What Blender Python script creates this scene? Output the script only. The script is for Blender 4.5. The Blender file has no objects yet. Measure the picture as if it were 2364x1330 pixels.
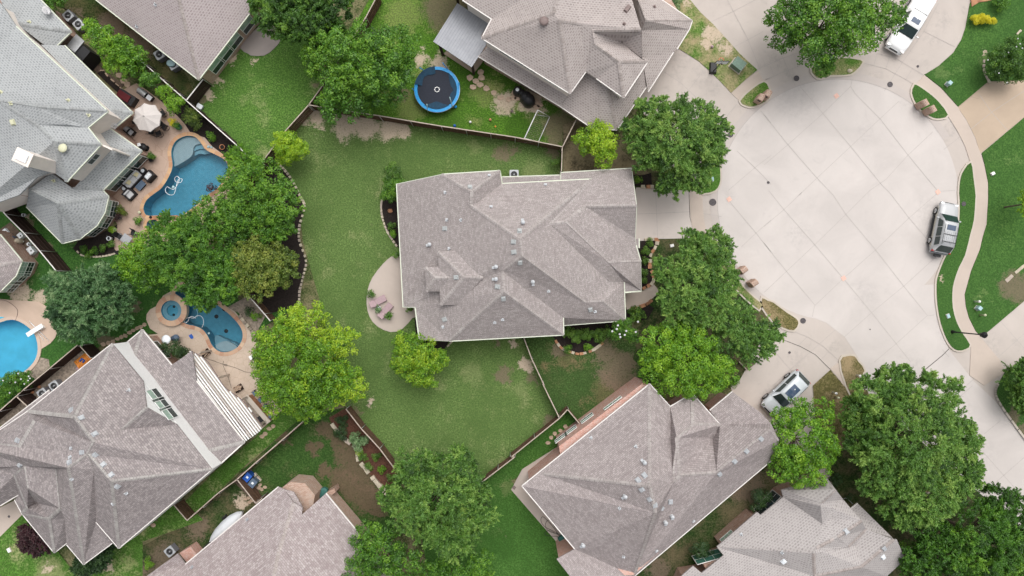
import bpy, bmesh, math, random
import numpy as np
from mathutils import Vector, Matrix
from mathutils.geometry import tessellate_polygon, delaunay_2d_cdt
from mathutils.bvhtree import BVHTree
R = math.radians
rnd = random.Random(7)
S = bpy.context.scene
COL = S.collection
H = 66.0; FPX = 1584.0            # flying height in metres, focal length in photo pixels

# ---------------------------------------------------------------- camera, sky, sun, exposure
cam = bpy.data.cameras.new("camera"); co = bpy.data.objects.new("camera", cam); COL.objects.link(co)
co.location = (0, 0, H); cam.sensor_width = 36; cam.lens = 36 * FPX / 2364; cam.clip_end = 2000
S.camera = co
W = bpy.data.worlds.new("World"); S.world = W; W.use_nodes = True
nt = W.node_tree; bg = nt.nodes["Background"]
sky = nt.nodes.new("ShaderNodeTexSky"); sky.sky_type = 'NISHITA'; sky.sun_disc = False
SUN_EL, SUN_AZ = 62.0, 20.0
sky.sun_elevation = R(SUN_EL); sky.sun_rotation = R(SUN_AZ); sky.dust_density = 6; sky.ozone_density = 0.6; sky.air_density = 1.0
hs = nt.nodes.new("ShaderNodeHueSaturation"); hs.inputs["Saturation"].default_value = 0.22
nt.links.new(sky.outputs[0], hs.inputs["Color"]); nt.links.new(hs.outputs[0], bg.inputs[0])
bg.inputs[1].default_value = 0.15
sl = bpy.data.lights.new("sun", 'SUN'); sl.energy = 1.0; sl.angle = R(75); sl.color = (1, 0.965, 0.92)
so = bpy.data.objects.new("sun", sl); COL.objects.link(so); so.location = (0, 0, 90)
d = Vector((math.sin(R(SUN_AZ)) * math.cos(R(SUN_EL)), math.cos(R(SUN_AZ)) * math.cos(R(SUN_EL)), math.sin(R(SUN_EL))))
so.rotation_euler = d.to_track_quat('Z', 'Y').to_euler()
S.view_settings.view_transform = 'Standard'; S.view_settings.look = 'None'
S.view_settings.exposure = 0.17; S.view_settings.gamma = 1
S.render.resolution_x = 1024; S.render.resolution_y = 576

# ---------------------------------------------------------------- surveying: photo point + height -> metres
k3 = 600 / 1773
TILE = {'_': (0, 0, 1), 'A': (0, 0, k3), 'B': (0, 440, k3), 'C': (0, 880, k3), 'D': (590, 0, k3), 'E': (590, 440, k3), 'F': (590, 880, k3),
        'G': (1180, 0, k3), 'H': (1180, 440, k3), 'I': (1180, 880, k3), 'J': (1764, 0, k3), 'K': (1764, 440, k3), 'L': (1764, 880, k3),
        'M': (900, 380, 600 / 1900), 'N': (240, 180, .1692), 'O': (220, 370, .17286), 'U': (940, 130, .15789), 'V': (420, 780, .17299),
        'W': (0, 480, .16538), 'X': (330, 640, .15787), 'Y': (0, 690, .21804), 'Z': (0, 0, .18043), 'a': (1000, 0, .1692),
        'b': (1280, 0, .22553), 'c': (1550, 1080, .23266), 'd': (540, 1060, .20305), 'e': (0, 1080, .188)}
def px(s):
    out = []; t = TILE['_']
    for tok in s.split():
        if tok in TILE: t = TILE[tok]; continue
        v = [float(q) for q in tok.split(',')]
        out.append((t[0] + v[0] * t[2], t[1] + v[1] * t[2]))
    return out
def P(x, y, z=0.0):
    return Vector(((x - 1182) / FPX * (H - z), -(y - 665) / FPX * (H - z), z))
def PL(s, z=0.0): return [P(a, b, z) for a, b in px(s)]
def P1(s, z=0.0): return PL(s, z)[0]
def smooth_loop(pts, n=3, closed=True):
    out = []; m = len(pts)
    rng = range(m if closed else m - 1)
    for i in rng:
        if closed: a, b, c, e = pts[(i - 1) % m], pts[i], pts[(i + 1) % m], pts[(i + 2) % m]
        else: a, b, c, e = pts[max(i - 1, 0)], pts[i], pts[i + 1], pts[min(i + 2, m - 1)]
        for k in range(n):
            t = k / n
            out.append(0.5 * ((2 * b) + (c - a) * t + (2 * a - 5 * b + 4 * c - e) * t * t + (3 * b - a - 3 * c + e) * t ** 3))
    if not closed: out.append(pts[-1].copy())
    return out
def offset_poly(pts, d):            # d > 0 grows the outline
    n = len(pts); ar = sum(pts[i].x * pts[(i + 1) % n].y - pts[(i + 1) % n].x * pts[i].y for i in range(n))
    s = 1 if ar > 0 else -1; out = []
    for i in range(n):
        a, b, c = pts[i - 1], pts[i], pts[(i + 1) % n]
        e1 = Vector((b.x - a.x, b.y - a.y)); e2 = Vector((c.x - b.x, c.y - b.y))
        if e1.length < 1e-6 or e2.length < 1e-6: out.append(b.copy()); continue
        e1.normalize(); e2.normalize()
        n1 = Vector((e1.y, -e1.x)) * s; n2 = Vector((e2.y, -e2.x)) * s
        m = n1 + n2
        if m.length < 0.3: m = n1
        else: m = m / max(0.35, m.dot(n1) if m.dot(n1) > 0 else .35)
        out.append(Vector((b.x + m.x * d, b.y + m.y * d, b.z)))
    return out

# ---------------------------------------------------------------- mesh building
class MB:
    def __init__(s): s.v = []; s.f = []; s.uv = []; s.sm = []
    def face(s, pts, uv=None, smooth=False):
        i = len(s.v); s.v += [Vector(p) for p in pts]; s.f.append(tuple(range(i, i + len(pts)))); s.uv.append(uv); s.sm.append(smooth)
        return s
    def shared(s, verts, faces, smooth=False):
        i = len(s.v); s.v += [Vector(p) for p in verts]
        for f in faces: s.f.append(tuple(i + k for k in f)); s.uv.append(None); s.sm.append(smooth)
        return s
    def box(s, c, size, rz=0, rx=0, ry=0, taper=1.0):
        m = Matrix.Rotation(rz, 3, 'Z') @ Matrix.Rotation(ry, 3, 'Y') @ Matrix.Rotation(rx, 3, 'X'); c = Vector(c); vs = []
        for z in (-.5, .5):
            t = 1 if z < 0 else taper
            for x, y in ((-.5, -.5), (.5, -.5), (.5, .5), (-.5, .5)): vs.append(c + m @ Vector((x * size[0] * t, y * size[1] * t, z * size[2])))
        return s.shared(vs, [(3, 2, 1, 0), (4, 5, 6, 7), (0, 1, 5, 4), (1, 2, 6, 5), (2, 3, 7, 6), (3, 0, 4, 7)])
    def beam(s, a, b, w, h, up=Vector((0, 0, 1))):
        a = Vector(a); b = Vector(b); d = (b - a)
        if d.length < 1e-6: return s
        d.normalize(); x = d.cross(up)
        if x.length < 1e-4: x = Vector((1, 0, 0))
        x.normalize(); y = x.cross(d); x = x * w / 2; y = y * h / 2
        vs = [a - x - y, a + x - y, a + x + y, a - x + y, b - x - y, b + x - y, b + x + y, b - x + y]
        return s.shared(vs, [(0, 1, 2, 3), (7, 6, 5, 4), (0, 4, 5, 1), (1, 5, 6, 2), (2, 6, 7, 3), (3, 7, 4, 0)])
    def prism(s, pts, z0, z1, bottom=False):
        n = len(pts); ar = sum(pts[i].x * pts[(i + 1) % n].y - pts[(i + 1) % n].x * pts[i].y for i in range(n))
        if ar < 0: pts = pts[::-1]
        top = [Vector((p.x, p.y, z1)) for p in pts]; bot = [Vector((p.x, p.y, z0)) for p in pts]
        i0 = len(s.v); s.v += top
        for t in tessellate_polygon([top]):
            a, b, c = (top[k] for k in t)
            if (b - a).cross(c - a).z < 0: t = (t[0], t[2], t[1])
            s.f.append(tuple(i0 + k for k in t)); s.uv.append(None); s.sm.append(False)
        u = 0
        for i in range(n):
            j = (i + 1) % n; l = (top[i] - top[j]).length
            s.face([bot[i], bot[j], top[j], top[i]], [(u, z0), (u + l, z0), (u + l, z1), (u, z1)]); u += l
        if bottom: s.face(bot[::-1])
        return s
    def sheet(s, pts, z, holes=()):
        if holes:
            loops = [[Vector((p.x, p.y)) for p in l] for l in [pts] + list(holes)]; vs = []; es = []
            for l in loops:
                k = len(vs); vs += l; es += [(k + i, k + (i + 1) % len(l)) for i in range(len(l))]
            ov, oe, of, *_ = delaunay_2d_cdt(vs, es, [], 0, 1e-5)
            def inside(q_, l):
                c = False; n = len(l)
                for i in range(n):
                    a, b = l[i], l[i - 1]
                    if (a.y > q_.y) != (b.y > q_.y) and q_.x < (b.x - a.x) * (q_.y - a.y) / (b.y - a.y) + a.x: c = not c
                return c
            i0 = len(s.v); s.v += [Vector((v.x, v.y, z)) for v in ov]
            for f in of:
                cen = sum((ov[i] for i in f), Vector((0, 0))) / len(f)
                if not inside(cen, loops[0]) or any(inside(cen, l) for l in loops[1:]): continue
                a, b, c = (ov[i] for i in f[:3])
                if (b - a).cross(c - a) < 0: f = f[::-1]
                s.f.append(tuple(i0 + k for k in f)); s.uv.append(None); s.sm.append(False)
            return s
        flat = [Vector((p.x, p.y, z)) for p in pts]; i0 = len(s.v); s.v += flat
        for t in tessellate_polygon([flat]):
            a, b, c = (flat[k] for k in t)
            if (b - a).cross(c - a).z < 0: t = (t[0], t[2], t[1])
            s.f.append(tuple(i0 + k for k in t)); s.uv.append(None); s.sm.append(False)
        return s
    def ring(s, A, B, za, zb, smooth=False):
        n = len(A); u = 0
        for i in range(n):
            j = (i + 1) % n; l = (A[i] - A[j]).length
            s.face([Vector((A[i].x, A[i].y, za)), Vector((A[j].x, A[j].y, za)), Vector((B[j].x, B[j].y, zb)), Vector((B[i].x, B[i].y, zb))],
                   [(u, 0), (u + l, 0), (u + l, 1), (u, 1)], smooth); u += l
        return s
    def tube(s, path, r, n=6, cap=True, smooth=True):
        path = [Vector(p) for p in path]; rs = r if isinstance(r, (list, tuple)) else [r] * len(path); vs = []; fs = []
        up = Vector((0, 0, 1))
        for i, p in enumerate(path):
            d = (path[min(i + 1, len(path) - 1)] - path[max(i - 1, 0)])
            if d.length < 1e-7: d = Vector((0, 0, 1))
            d.normalize(); x = d.cross(up)
            if x.length < .05: x = d.cross(Vector((1, 0, 0)))
            x.normalize(); y = x.cross(d)
            for k in range(n):
                a = 2 * math.pi * k / n; vs.append(p + (x * math.cos(a) + y * math.sin(a)) * rs[i])
        for i in range(len(path) - 1):
            for k in range(n): fs.append((i * n + k, i * n + (k + 1) % n, (i + 1) * n + (k + 1) % n, (i + 1) * n + k))
        if cap: fs.append(tuple(range(n))[::-1]); fs.append(tuple((len(path) - 1) * n + k for k in range(n)))
        return s.shared(vs, fs, smooth)
    def lathe(s, c, prof, n=16, smooth=True, sx=1, sy=1, rz=0):   # prof: list of (r, z)
        c = Vector(c); vs = []; fs = []
        for r, z in prof:
            for k in range(n):
                a = 2 * math.pi * k / n; x = math.cos(a) * r * sx; y = math.sin(a) * r * sy
                vs.append(c + Vector((x * math.cos(rz) - y * math.sin(rz), x * math.sin(rz) + y * math.cos(rz), z)))
        for i in range(len(prof) - 1):
            for k in range(n): fs.append((i * n + k, i * n + (k + 1) % n, (i + 1) * n + (k + 1) % n, (i + 1) * n + k))
        if prof[0][0] > 1e-4: fs.append(tuple(range(n))[::-1])
        if prof[-1][0] > 1e-4: fs.append(tuple((len(prof) - 1) * n + k for k in range(n)))
        return s.shared(vs, fs, smooth)
    def xform(s, m):
        s.v = [m @ v for v in s.v]; return s
WL = {}
def wl(o): return WL.get(o.name, Vector((0, 0, 0)))
def obj(name, mb, mat, parent=None, kind=None, bevel=0, world=True):
    me = bpy.data.meshes.new(name); off = wl(parent) if (parent is not None and world) else Vector((0, 0, 0))
    me.from_pydata([tuple(v - off) for v in mb.v], [], mb.f)
    if any(u is not None for u in mb.uv):
        ul = me.uv_layers.new(name="UVMap"); i = 0
        for f, u in zip(mb.f, mb.uv):
            for k in range(len(f)):
                if u is not None: ul.data[i].uv = u[k]
                else: ul.data[i].uv = (mb.v[f[k]].x, mb.v[f[k]].y)
                i += 1
    me.polygons.foreach_set("use_smooth", mb.sm)
    if bevel:
        b = bmesh.new(); b.from_mesh(me); bmesh.ops.remove_doubles(b, verts=b.verts, dist=.0005)
        es = [e for e in b.edges if len(e.link_faces) == 2 and e.calc_face_angle(0) > .4]
        bmesh.ops.bevel(b, geom=es, offset=bevel, segments=2, affect='EDGES', profile=.6, clamp_overlap=True)
        b.to_mesh(me); b.free()
    me.validate(); me.update()
    if isinstance(mat, (list, tuple)):
        for m in mat: me.materials.append(m)
    else: me.materials.append(mat)
    o = bpy.data.objects.new(name, me); COL.objects.link(o)
    if parent is not None: o.parent = parent; WL[o.name] = off
    if kind: o['kind'] = kind
    return o
def tag(o, label, cat, group=None, kind=None):
    if label: o['label'] = label
    if cat: o['category'] = cat
    if group: o['group'] = group
    if kind: o['kind'] = kind
    return o
def thing(name, label, cat, loc=(0, 0, 0), group=None, rz=0):
    o = bpy.data.objects.new(name, None); COL.objects.link(o); o.empty_display_size = .3
    o.location = loc; o.rotation_euler = (0, 0, rz); WL[o.name] = Vector(loc)
    return tag(o, label, cat, group)
def dup(root, loc, rz, label=None, scale=None):
    r = root.copy(); COL.objects.link(r); r.location = loc; r.rotation_euler = (0, 0, rz)
    if scale: r.scale = (scale,) * 3
    if label: r['label'] = label
    for ch in list(root.children):
        c = ch.copy(); COL.objects.link(c); c.parent = r
        for g in list(ch.children):
            q = g.copy(); COL.objects.link(q); q.parent = c
    return r

# ---------------------------------------------------------------- materials
class NT:
    def __init__(s, name):
        s.m = bpy.data.materials.new(name); s.m.use_nodes = True; s.t = s.m.node_tree; s.b = s.t.nodes["Principled BSDF"]
        s.tc = s.t.nodes.new("ShaderNodeTexCoord")
    def n(s, ty, **kw):
        nd = s.t.nodes.new(ty)
        for k, v in kw.items():
            if k in nd.inputs: 
                if isinstance(v, bpy.types.NodeSocket): s.t.links.new(v, nd.inputs[k])
                else: nd.inputs[k].default_value = v
            else: setattr(nd, k, v)
        return nd
    def link(s, a, b): s.t.links.new(a, b)
    def noise(s, scale, detail=3, rough=.6, vec=None, dist=0):
        nd = s.n("ShaderNodeTexNoise"); nd.inputs["Scale"].default_value = scale; nd.inputs["Detail"].default_value = detail
        nd.inputs["Roughness"].default_value = rough; nd.inputs["Distortion"].default_value = dist
        s.link(vec if vec is not None else s.tc.outputs["Object"], nd.inputs["Vector"]); return nd.outputs["Fac"]
    def ramp(s, fac, stops):
        nd = s.n("ShaderNodeValToRGB"); e = nd.color_ramp.elements
        while len(e) > 1: e.remove(e[-1])
        e[0].position = stops[0][0]; e[0].color = c4(stops[0][1])
        for p, c in stops[1:]: q = e.new(p); q.color = c4(c)
        s.link(fac, nd.inputs[0]); return nd.outputs[0]
    def mix(s, fac, a, b, mode='MIX'):
        nd = s.n("ShaderNodeMixRGB"); nd.blend_type = mode
        for i, v in enumerate((fac, a, b)):
            if isinstance(v, bpy.types.NodeSocket): s.link(v, nd.inputs[i])
            else: nd.inputs[i].default_value = v if i == 0 else c4(v)
        return nd.outputs[0]
    def math(s, op, a, b=0, clamp=False):
        nd = s.n("ShaderNodeMath"); nd.operation = op; nd.use_clamp = clamp
        for i, v in enumerate((a, b)):
            if isinstance(v, bpy.types.NodeSocket): s.link(v, nd.inputs[i])
            else: nd.inputs[i].default_value = v
        return nd.outputs[0]
    def maprange(s, v, a, b, c=0, e=1, smooth=True):
        nd = s.n("ShaderNodeMapRange"); nd.interpolation_type = 'SMOOTHSTEP' if smooth else 'LINEAR'
        s.link(v, nd.inputs[0])
        for i, q in enumerate((a, b, c, e)): nd.inputs[1 + i].default_value = q
        return nd.outputs[0]
    def bump(s, h, strength=.3, dist=.02):
        nd = s.n("ShaderNodeBump"); nd.inputs["Strength"].default_value = strength; nd.inputs["Distance"].default_value = dist
        s.link(h, nd.inputs["Height"]); s.link(nd.outputs[0], s.b.inputs["Normal"])
    def out(s, col, rough=.8, spec=.3, metal=0):
        if isinstance(col, bpy.types.NodeSocket): s.link(col, s.b.inputs["Base Color"])
        else: s.b.inputs["Base Color"].default_value = c4(col)
        s.b.inputs["Roughness"].default_value = rough; s.b.inputs["Specular IOR Level"].default_value = spec; s.b.inputs["Metallic"].default_value = metal
        return s.m
def c4(c): return tuple(c) + (1,) if len(c) == 3 else tuple(c)
def mul(c, k): return tuple(min(1, x * k) for x in c[:3])
def plain(name, c, rough=.6, var=.12, scale=6, metal=0, spec=.4, bump=0):
    t = NT(name); f = t.noise(scale, 3)
    col = t.ramp(f, [(.3, mul(c, 1 - var)), (.7, mul(c, 1 + var))])
    if bump: t.bump(t.noise(scale * 6, 2), bump, .01)
    return t.out(col, rough, spec, metal)
def grass(name, dark, light, dry=(.30, .25, .15), patches=(), dryness=.15, speck=1.0, soil=(.20, .145, .11)):
    t = NT(name)
    big = t.noise(.11, 4, .6); mid = t.noise(.9, 4, .65); fine = t.noise(7, 3, .7); vf = t.noise(30, 2, .6)
    f = t.math('ADD', t.math('MULTIPLY', big, .8), t.math('MULTIPLY', mid, .35))
    col = t.ramp(f, [(.40, dark), (.72, light)])
    col = t.mix(t.maprange(fine, .40, .66), mul(dark, .8), col)
    tip = t.mix(.5, light, dry)
    col = t.mix(t.math('MULTIPLY', t.maprange(vf, .52, .72), .55 * speck), col, tip)
    dr = t.maprange(t.math('ADD', t.math('MULTIPLY', t.noise(.35, 5, .7), .75), t.math('MULTIPLY', fine, .3)), .62 - dryness * .4, .80 - dryness * .3)
    col = t.mix(t.math('MULTIPLY', dr, .75), col, dry)
    if patches:
        wob = t.n("ShaderNodeTexNoise"); wob.inputs["Scale"].default_value = .8; wob.inputs["Detail"].default_value = 6; wob.inputs["Roughness"].default_value = .75
        t.link(t.tc.outputs["Object"], wob.inputs["Vector"])
        sc = t.n("ShaderNodeVectorMath"); sc.operation = 'SCALE'; sc.inputs["Scale"].default_value = 3.2; t.link(wob.outputs["Color"], sc.inputs[0])
        ad = t.n("ShaderNodeVectorMath"); ad.operation = 'ADD'; t.link(t.tc.outputs["Object"], ad.inputs[0]); t.link(sc.outputs[0], ad.inputs[1])
        for kind in sorted(set(p[3] for p in patches)):
            acc = None
            for (x, y, r, kd) in [p for p in patches if p[3] == kind]:
                w = P(x, y)
                ds = t.n("ShaderNodeVectorMath"); ds.operation = 'DISTANCE'; t.link(ad.outputs[0], ds.inputs[0]); ds.inputs[1].default_value = (w.x + 1.6, w.y + 1.6, 1.6)
                v = t.maprange(ds.outputs["Value"], r / 24 * .55, r / 24 * 1.35, 1, 0)
                acc = v if acc is None else t.math('MAXIMUM', acc, v)
            c = {'soil': soil, 'pale': (.56, .45, .35), 'dry': dry, 'lush': mul(light, 1.15), 'dark': mul(dark, .75), 'mulch': (.035, .026, .022)}[kind]
            cc = t.mix(fine, mul(c, .75), mul(c, 1.2))
            m = t.math('MULTIPLY', t.math('MULTIPLY', acc, {'dry': .28, 'dark': .5, 'lush': .6, 'soil': .72}.get(kind, .9)), t.maprange(t.math('ADD', t.math('ADD', t.math('MULTIPLY', fine, .75), t.math('MULTIPLY', t.noise(2.6, 5, .75), .45)), t.math('MULTIPLY', acc, .3)), .66, .86))
            col = t.mix(m, col, cc)
    t.bump(t.math('ADD', fine, t.math('MULTIPLY', vf, .6)), .55, .05)
    return t.out(col, .95, .1)
def concrete(name, c, var=.08, blot=.25, tint=(.36, .33, .32), stains=''):
    t = NT(name); a = t.noise(.22, 5, .6, dist=.6); b = t.noise(3, 4, .7); g = t.noise(60, 2)
    col = t.ramp(a, [(.3, mul(c, 1 - var)), (.7, mul(c, 1 + var))])
    col = t.mix(t.math('MULTIPLY', t.maprange(t.noise(.6, 6, .7, dist=1), .56, .78), blot), col, tint)
    col = t.mix(t.math('MULTIPLY', b, .18), col, mul(c, .78)); col = t.mix(t.math('MULTIPLY', g, .12), col, mul(c, .6))
    if stains:       # worn tyre and oil marks: tile letter, x,y,radius
        w2 = t.n("ShaderNodeTexNoise"); w2.inputs["Scale"].default_value = 1.1; w2.inputs["Detail"].default_value = 6; w2.inputs["Roughness"].default_value = .7; t.link(t.tc.outputs["Object"], w2.inputs["Vector"])
        s2 = t.n("ShaderNodeVectorMath"); s2.operation = 'SCALE'; s2.inputs["Scale"].default_value = 2.6; t.link(w2.outputs["Color"], s2.inputs[0])
        a2 = t.n("ShaderNodeVectorMath"); a2.operation = 'ADD'; t.link(t.tc.outputs["Object"], a2.inputs[0]); t.link(s2.outputs[0], a2.inputs[1]); acc = None; tl = None
        for tok in stains.split():
            if tok in TILE: tl = TILE[tok]; continue
            x, y, r = (float(v) for v in tok.split(',')); w = P(tl[0] + x * tl[2], tl[1] + y * tl[2]); ds = t.n("ShaderNodeVectorMath"); ds.operation = 'DISTANCE'; t.link(a2.outputs[0], ds.inputs[0]); ds.inputs[1].default_value = (w.x + 1.3, w.y + 1.3, 1.3)
            v = t.maprange(ds.outputs["Value"], r * tl[2] / 24 * .4, r * tl[2] / 24 * 1.3, 1, 0); acc = v if acc is None else t.math('MAXIMUM', acc, v)
        col = t.mix(t.math('MULTIPLY', acc, t.maprange(t.noise(2.2, 6, .75), .38, .68, 0, .5)), col, tint)
    t.bump(g, .15, .005)
    return t.out(col, .9, .2)
def flag_concrete(name, c, dark, scale=1.4, w=.04):       # stamped random-stone pattern
    t = NT(name); vo = t.n("ShaderNodeTexVoronoi"); vo.feature = 'DISTANCE_TO_EDGE'; vo.inputs["Scale"].default_value = scale
    t.link(t.tc.outputs["Object"], vo.inputs["Vector"])
    a = t.noise(.5, 5, .65); b = t.noise(5, 4, .7)
    col = t.ramp(a, [(.32, mul(c, .86)), (.68, mul(c, 1.1))]); col = t.mix(t.math('MULTIPLY', b, .4), col, dark)
    col = t.mix(t.maprange(vo.outputs["Distance"], 0, w, .55, 0), col, dark)
    return t.out(col, .85, .25)
def shingle(name, ca, cb, row, tab, mode='random', dark=None, weather=.15):
    t = NT(name); uv = t.tc.outputs["UV"]
    br = t.n("ShaderNodeTexBrick"); t.link(uv, br.inputs["Vector"])
    br.inputs["Scale"].default_value = 1; br.inputs["Brick Width"].default_value = tab; br.inputs["Row Height"].default_value = row
    if mode == 'random':
        br.inputs["Mortar Size"].default_value = .012; br.inputs["Mortar Smooth"].default_value = .3; br.offset = .37; br.squash = .8; br.squash_frequency = 3
        br.inputs["Color1"].default_value = c4(ca); br.inputs["Color2"].default_value = c4(cb); br.inputs["Mortar"].default_value = c4(mul(cb, .62))
        br.inputs["Bias"].default_value = 0
        br2 = t.n("ShaderNodeTexBrick"); t.link(uv, br2.inputs["Vector"]); br2.inputs["Scale"].default_value = 1
        br2.inputs["Brick Width"].default_value = tab * 2.3; br2.inputs["Row Height"].default_value = row; br2.inputs["Mortar Size"].default_value = 0; br2.offset = .29
        br2.inputs["Color1"].default_value = (1, 1, 1, 1); br2.inputs["Color2"].default_value = (.90, .89, .89, 1)
        col = t.mix(1, br.outputs["Color"], br2.outputs["Color"], 'MULTIPLY')
    else:
        br.inputs["Mortar Size"].default_value = row * .27; br.inputs["Mortar Smooth"].default_value = .25; br.offset = .5
        br.inputs["Color1"].default_value = c4(cb); br.inputs["Color2"].default_value = c4(mul(ca, .85)); br.inputs["Mortar"].default_value = c4(ca)
        col = br.outputs["Color"]
    nz = t.noise(.35, 5, .65); col = t.mix(t.math('MULTIPLY', t.maprange(nz, .45, .75), weather * 2), col, mul(cb, .75))
    g = t.noise(9, 4, .7); col = t.mix(t.maprange(g, .45, .7, 0, .25), col, mul(cb, .8))
    g2 = t.noise(2.2, 3, .7); col = t.mix(t.maprange(g2, .5, .75, 0, .18), col, mul(ca, 1.15))
    t.bump(br.outputs["Fac"], .25, .012)
    return t.out(col, .95, .12)
def brick(name, ca, cb, mortar, bw=.26, bh=.09):
    t = NT(name); br = t.n("ShaderNodeTexBrick"); t.link(t.tc.outputs["UV"], br.inputs["Vector"])
    br.inputs["Scale"].default_value = 1; br.inputs["Brick Width"].default_value = bw; br.inputs["Row Height"].default_value = bh
    br.inputs["Mortar Size"].default_value = .012; br.inputs["Color1"].default_value = c4(ca); br.inputs["Color2"].default_value = c4(cb); br.inputs["Mortar"].default_value = c4(mortar)
    n = t.noise(2.5, 4, .7); col = t.mix(t.maprange(n, .45, .7, 0, .55), br.outputs["Color"], mul(mortar, .9))
    n2 = t.noise(11, 3, .7); col = t.mix(t.maprange(n2, .5, .7, 0, .6), col, mul(cb, .6))
    t.bump(br.outputs["Fac"], .3, .01); return t.out(col, .9, .15)
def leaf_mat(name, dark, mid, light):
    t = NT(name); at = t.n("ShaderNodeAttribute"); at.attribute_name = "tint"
    col = t.ramp(at.outputs["Fac"], [(0, dark), (.5, mid), (1, light)])  # wide dark-to-light span puts crown light and shade into the leaf colour
    df = t.n("ShaderNodeBsdfDiffuse"); t.link(col, df.inputs[0]); tr = t.n("ShaderNodeBsdfTranslucent")
    hv = t.mix(.5, col, light); t.link(hv, tr.inputs[0])
    mx = t.n("ShaderNodeMixShader"); mx.inputs[0].default_value = .28; t.link(df.outputs[0], mx.inputs[1]); t.link(tr.outputs[0], mx.inputs[2])
    gl = t.n("ShaderNodeBsdfGlossy"); gl.inputs["Roughness"].default_value = .5; gl.inputs[0].default_value = (.9, 1, .9, 1)
    m2 = t.n("ShaderNodeMixShader"); m2.inputs[0].default_value = .035; t.link(mx.outputs[0], m2.inputs[1]); t.link(gl.outputs[0], m2.inputs[2])
    t.link(m2.outputs[0], t.t.nodes["Material Output"].inputs[0]); return t.m
def water_mat(name, tint):
    t = NT(name); tr = t.n("ShaderNodeBsdfTransparent"); tr.inputs[0].default_value = c4(tint)
    gl = t.n("ShaderNodeBsdfGlossy"); gl.inputs["Roughness"].default_value = .06
    fr = t.n("ShaderNodeFresnel"); fr.inputs[0].default_value = 1.33
    bp = t.n("ShaderNodeBump"); bp.inputs["Strength"].default_value = .25; bp.inputs["Distance"].default_value = .02; t.link(t.noise(5, 3), bp.inputs["Height"])
    t.link(bp.outputs[0], gl.inputs["Normal"]); t.link(bp.outputs[0], fr.inputs["Normal"])
    mx = t.n("ShaderNodeMixShader"); t.link(fr.outputs[0], mx.inputs[0]); t.link(tr.outputs[0], mx.inputs[1]); t.link(gl.outputs[0], mx.inputs[2])
    t.link(mx.outputs[0], t.t.nodes["Material Output"].inputs[0]); return t.m
def glass(name, c):
    t = NT(name); return t.out(t.ramp(t.noise(1.5, 2), [(.3, mul(c, .8)), (.7, mul(c, 1.2))]), .08, .6)

M = {}
M['road'] = concrete('road concrete', (.565, .522, .495), .09, .35, (.42, .39, .375), 'J 250,700,170 120,620,90 700,900,80 1000,700,60 K 700,700,90 250,300,100 1130,150,120 1150,330,80 1000,1200,120 L 1350,250,130 1500,500,120 G 1620,900,60 H 1500,40,60')
M['gutter'] = concrete('gutter concrete', (.50, .45, .42), .07, .35, (.36, .32, .29))
M['drive'] = concrete('driveway concrete', (.515, .46, .42), .08, .5, (.34, .31, .29), 'G 1180,400,90 1130,520,60 1300,520,80 1400,600,60 J 1230,150,80 1150,260,60 90,420,60 180,520,50 780,520,60 1280,880,60 1200,960,70 K 500,1060,60 230,1150,80 1560,1050,70 H 1270,180,60 L 60,100,80')
M['walk'] = concrete('sidewalk concrete', (.53, .45, .39), .08, .3, (.36, .31, .27))
M['tan_drive'] = concrete('tan driveway concrete', (.48, .38, .29), .08, .5, (.33, .27, .22))
M['patio'] = concrete('patio concrete', (.50, .43, .38), .1, .3, (.36, .30, .26))
M['grey_patio'] = concrete('weathered patio concrete', (.33, .29, .27), .1, .5, (.2, .18, .17))
M['kerb'] = concrete('kerb concrete', (.55, .49, .42), .08, .4, (.35, .3, .25))
M['joint'] = plain('joint filler', (.42, .385, .365), .9)
M['crack'] = plain('dark joint filler', (.11, .10, .095), .9)
M['stamped'] = flag_concrete('stamped patio concrete', (.50, .375, .30), (.30, .19, .14), .9, .02)
M['flagged'] = flag_concrete('flagstone pattern concrete', (.58, .475, .385), (.36, .27, .20), 1.7, .035)
M['pebble'] = concrete('exposed pebble deck', (.56, .43, .34), .12, .4, (.42, .30, .22))
M['mulch'] = plain('dark mulch', (.022, .016, .014), 1, .5, 9, bump=1)
M['redmulch'] = plain('red mulch', (.11, .05, .033), 1, .45, 9, bump=1)
M['soil'] = plain('bare soil', (.13, .095, .07), 1, .35, 3, bump=.8)
M['sandy'] = plain('gravelly soil', (.30, .25, .20), 1, .4, 5, bump=.8)
M['stone'] = plain('pale limestone', (.50, .44, .34), .9, .25, 3, bump=.4)
M['redstone'] = plain('rust sandstone', (.40, .20, .11), .9, .35, 2.2, bump=.4)
M['flag'] = plain('sandstone slab', (.47, .35, .26), .9, .2, 2.5, bump=.3)
M['tile'] = plain('orange sandstone coping', (.56, .32, .17), .8, .28, 1.6, bump=.3)
M['wood'] = plain('weathered brown fence board', (.10, .055, .033), .9, .35, 4)
M['darkwood'] = plain('dark stained fence board', (.035, .018, .013), .85, .3, 4)
M['palewood'] = plain('pale weathered timber', (.44, .37, .31), .9, .2, 4)
M['tanfence'] = plain('sun bleached cedar', (.36, .24, .17), .9, .25, 5)
M['galv'] = plain('galvanised steel', (.55, .55, .55), .4, .1, 4, metal=.6)
M['black'] = plain('black plastic', (.018, .018, .02), .5, .2)
M['rubber'] = plain('tyre rubber', (.02, .02, .021), .8, .2)
M['grey'] = plain('grey painted metal', (.35, .36, .38), .5, .1)
M['midgrey'] = plain('mid grey cloth', (.2, .2, .22), .8, .1)
M['white'] = plain('white paint', (.86, .86, .85), .45, .05)
M['cream'] = plain('cream siding', (.80, .73, .67), .75, .05, 2)
M['offwhite'] = plain('off white canvas', (.54, .50, .475), .85, .05, 3)
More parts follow.
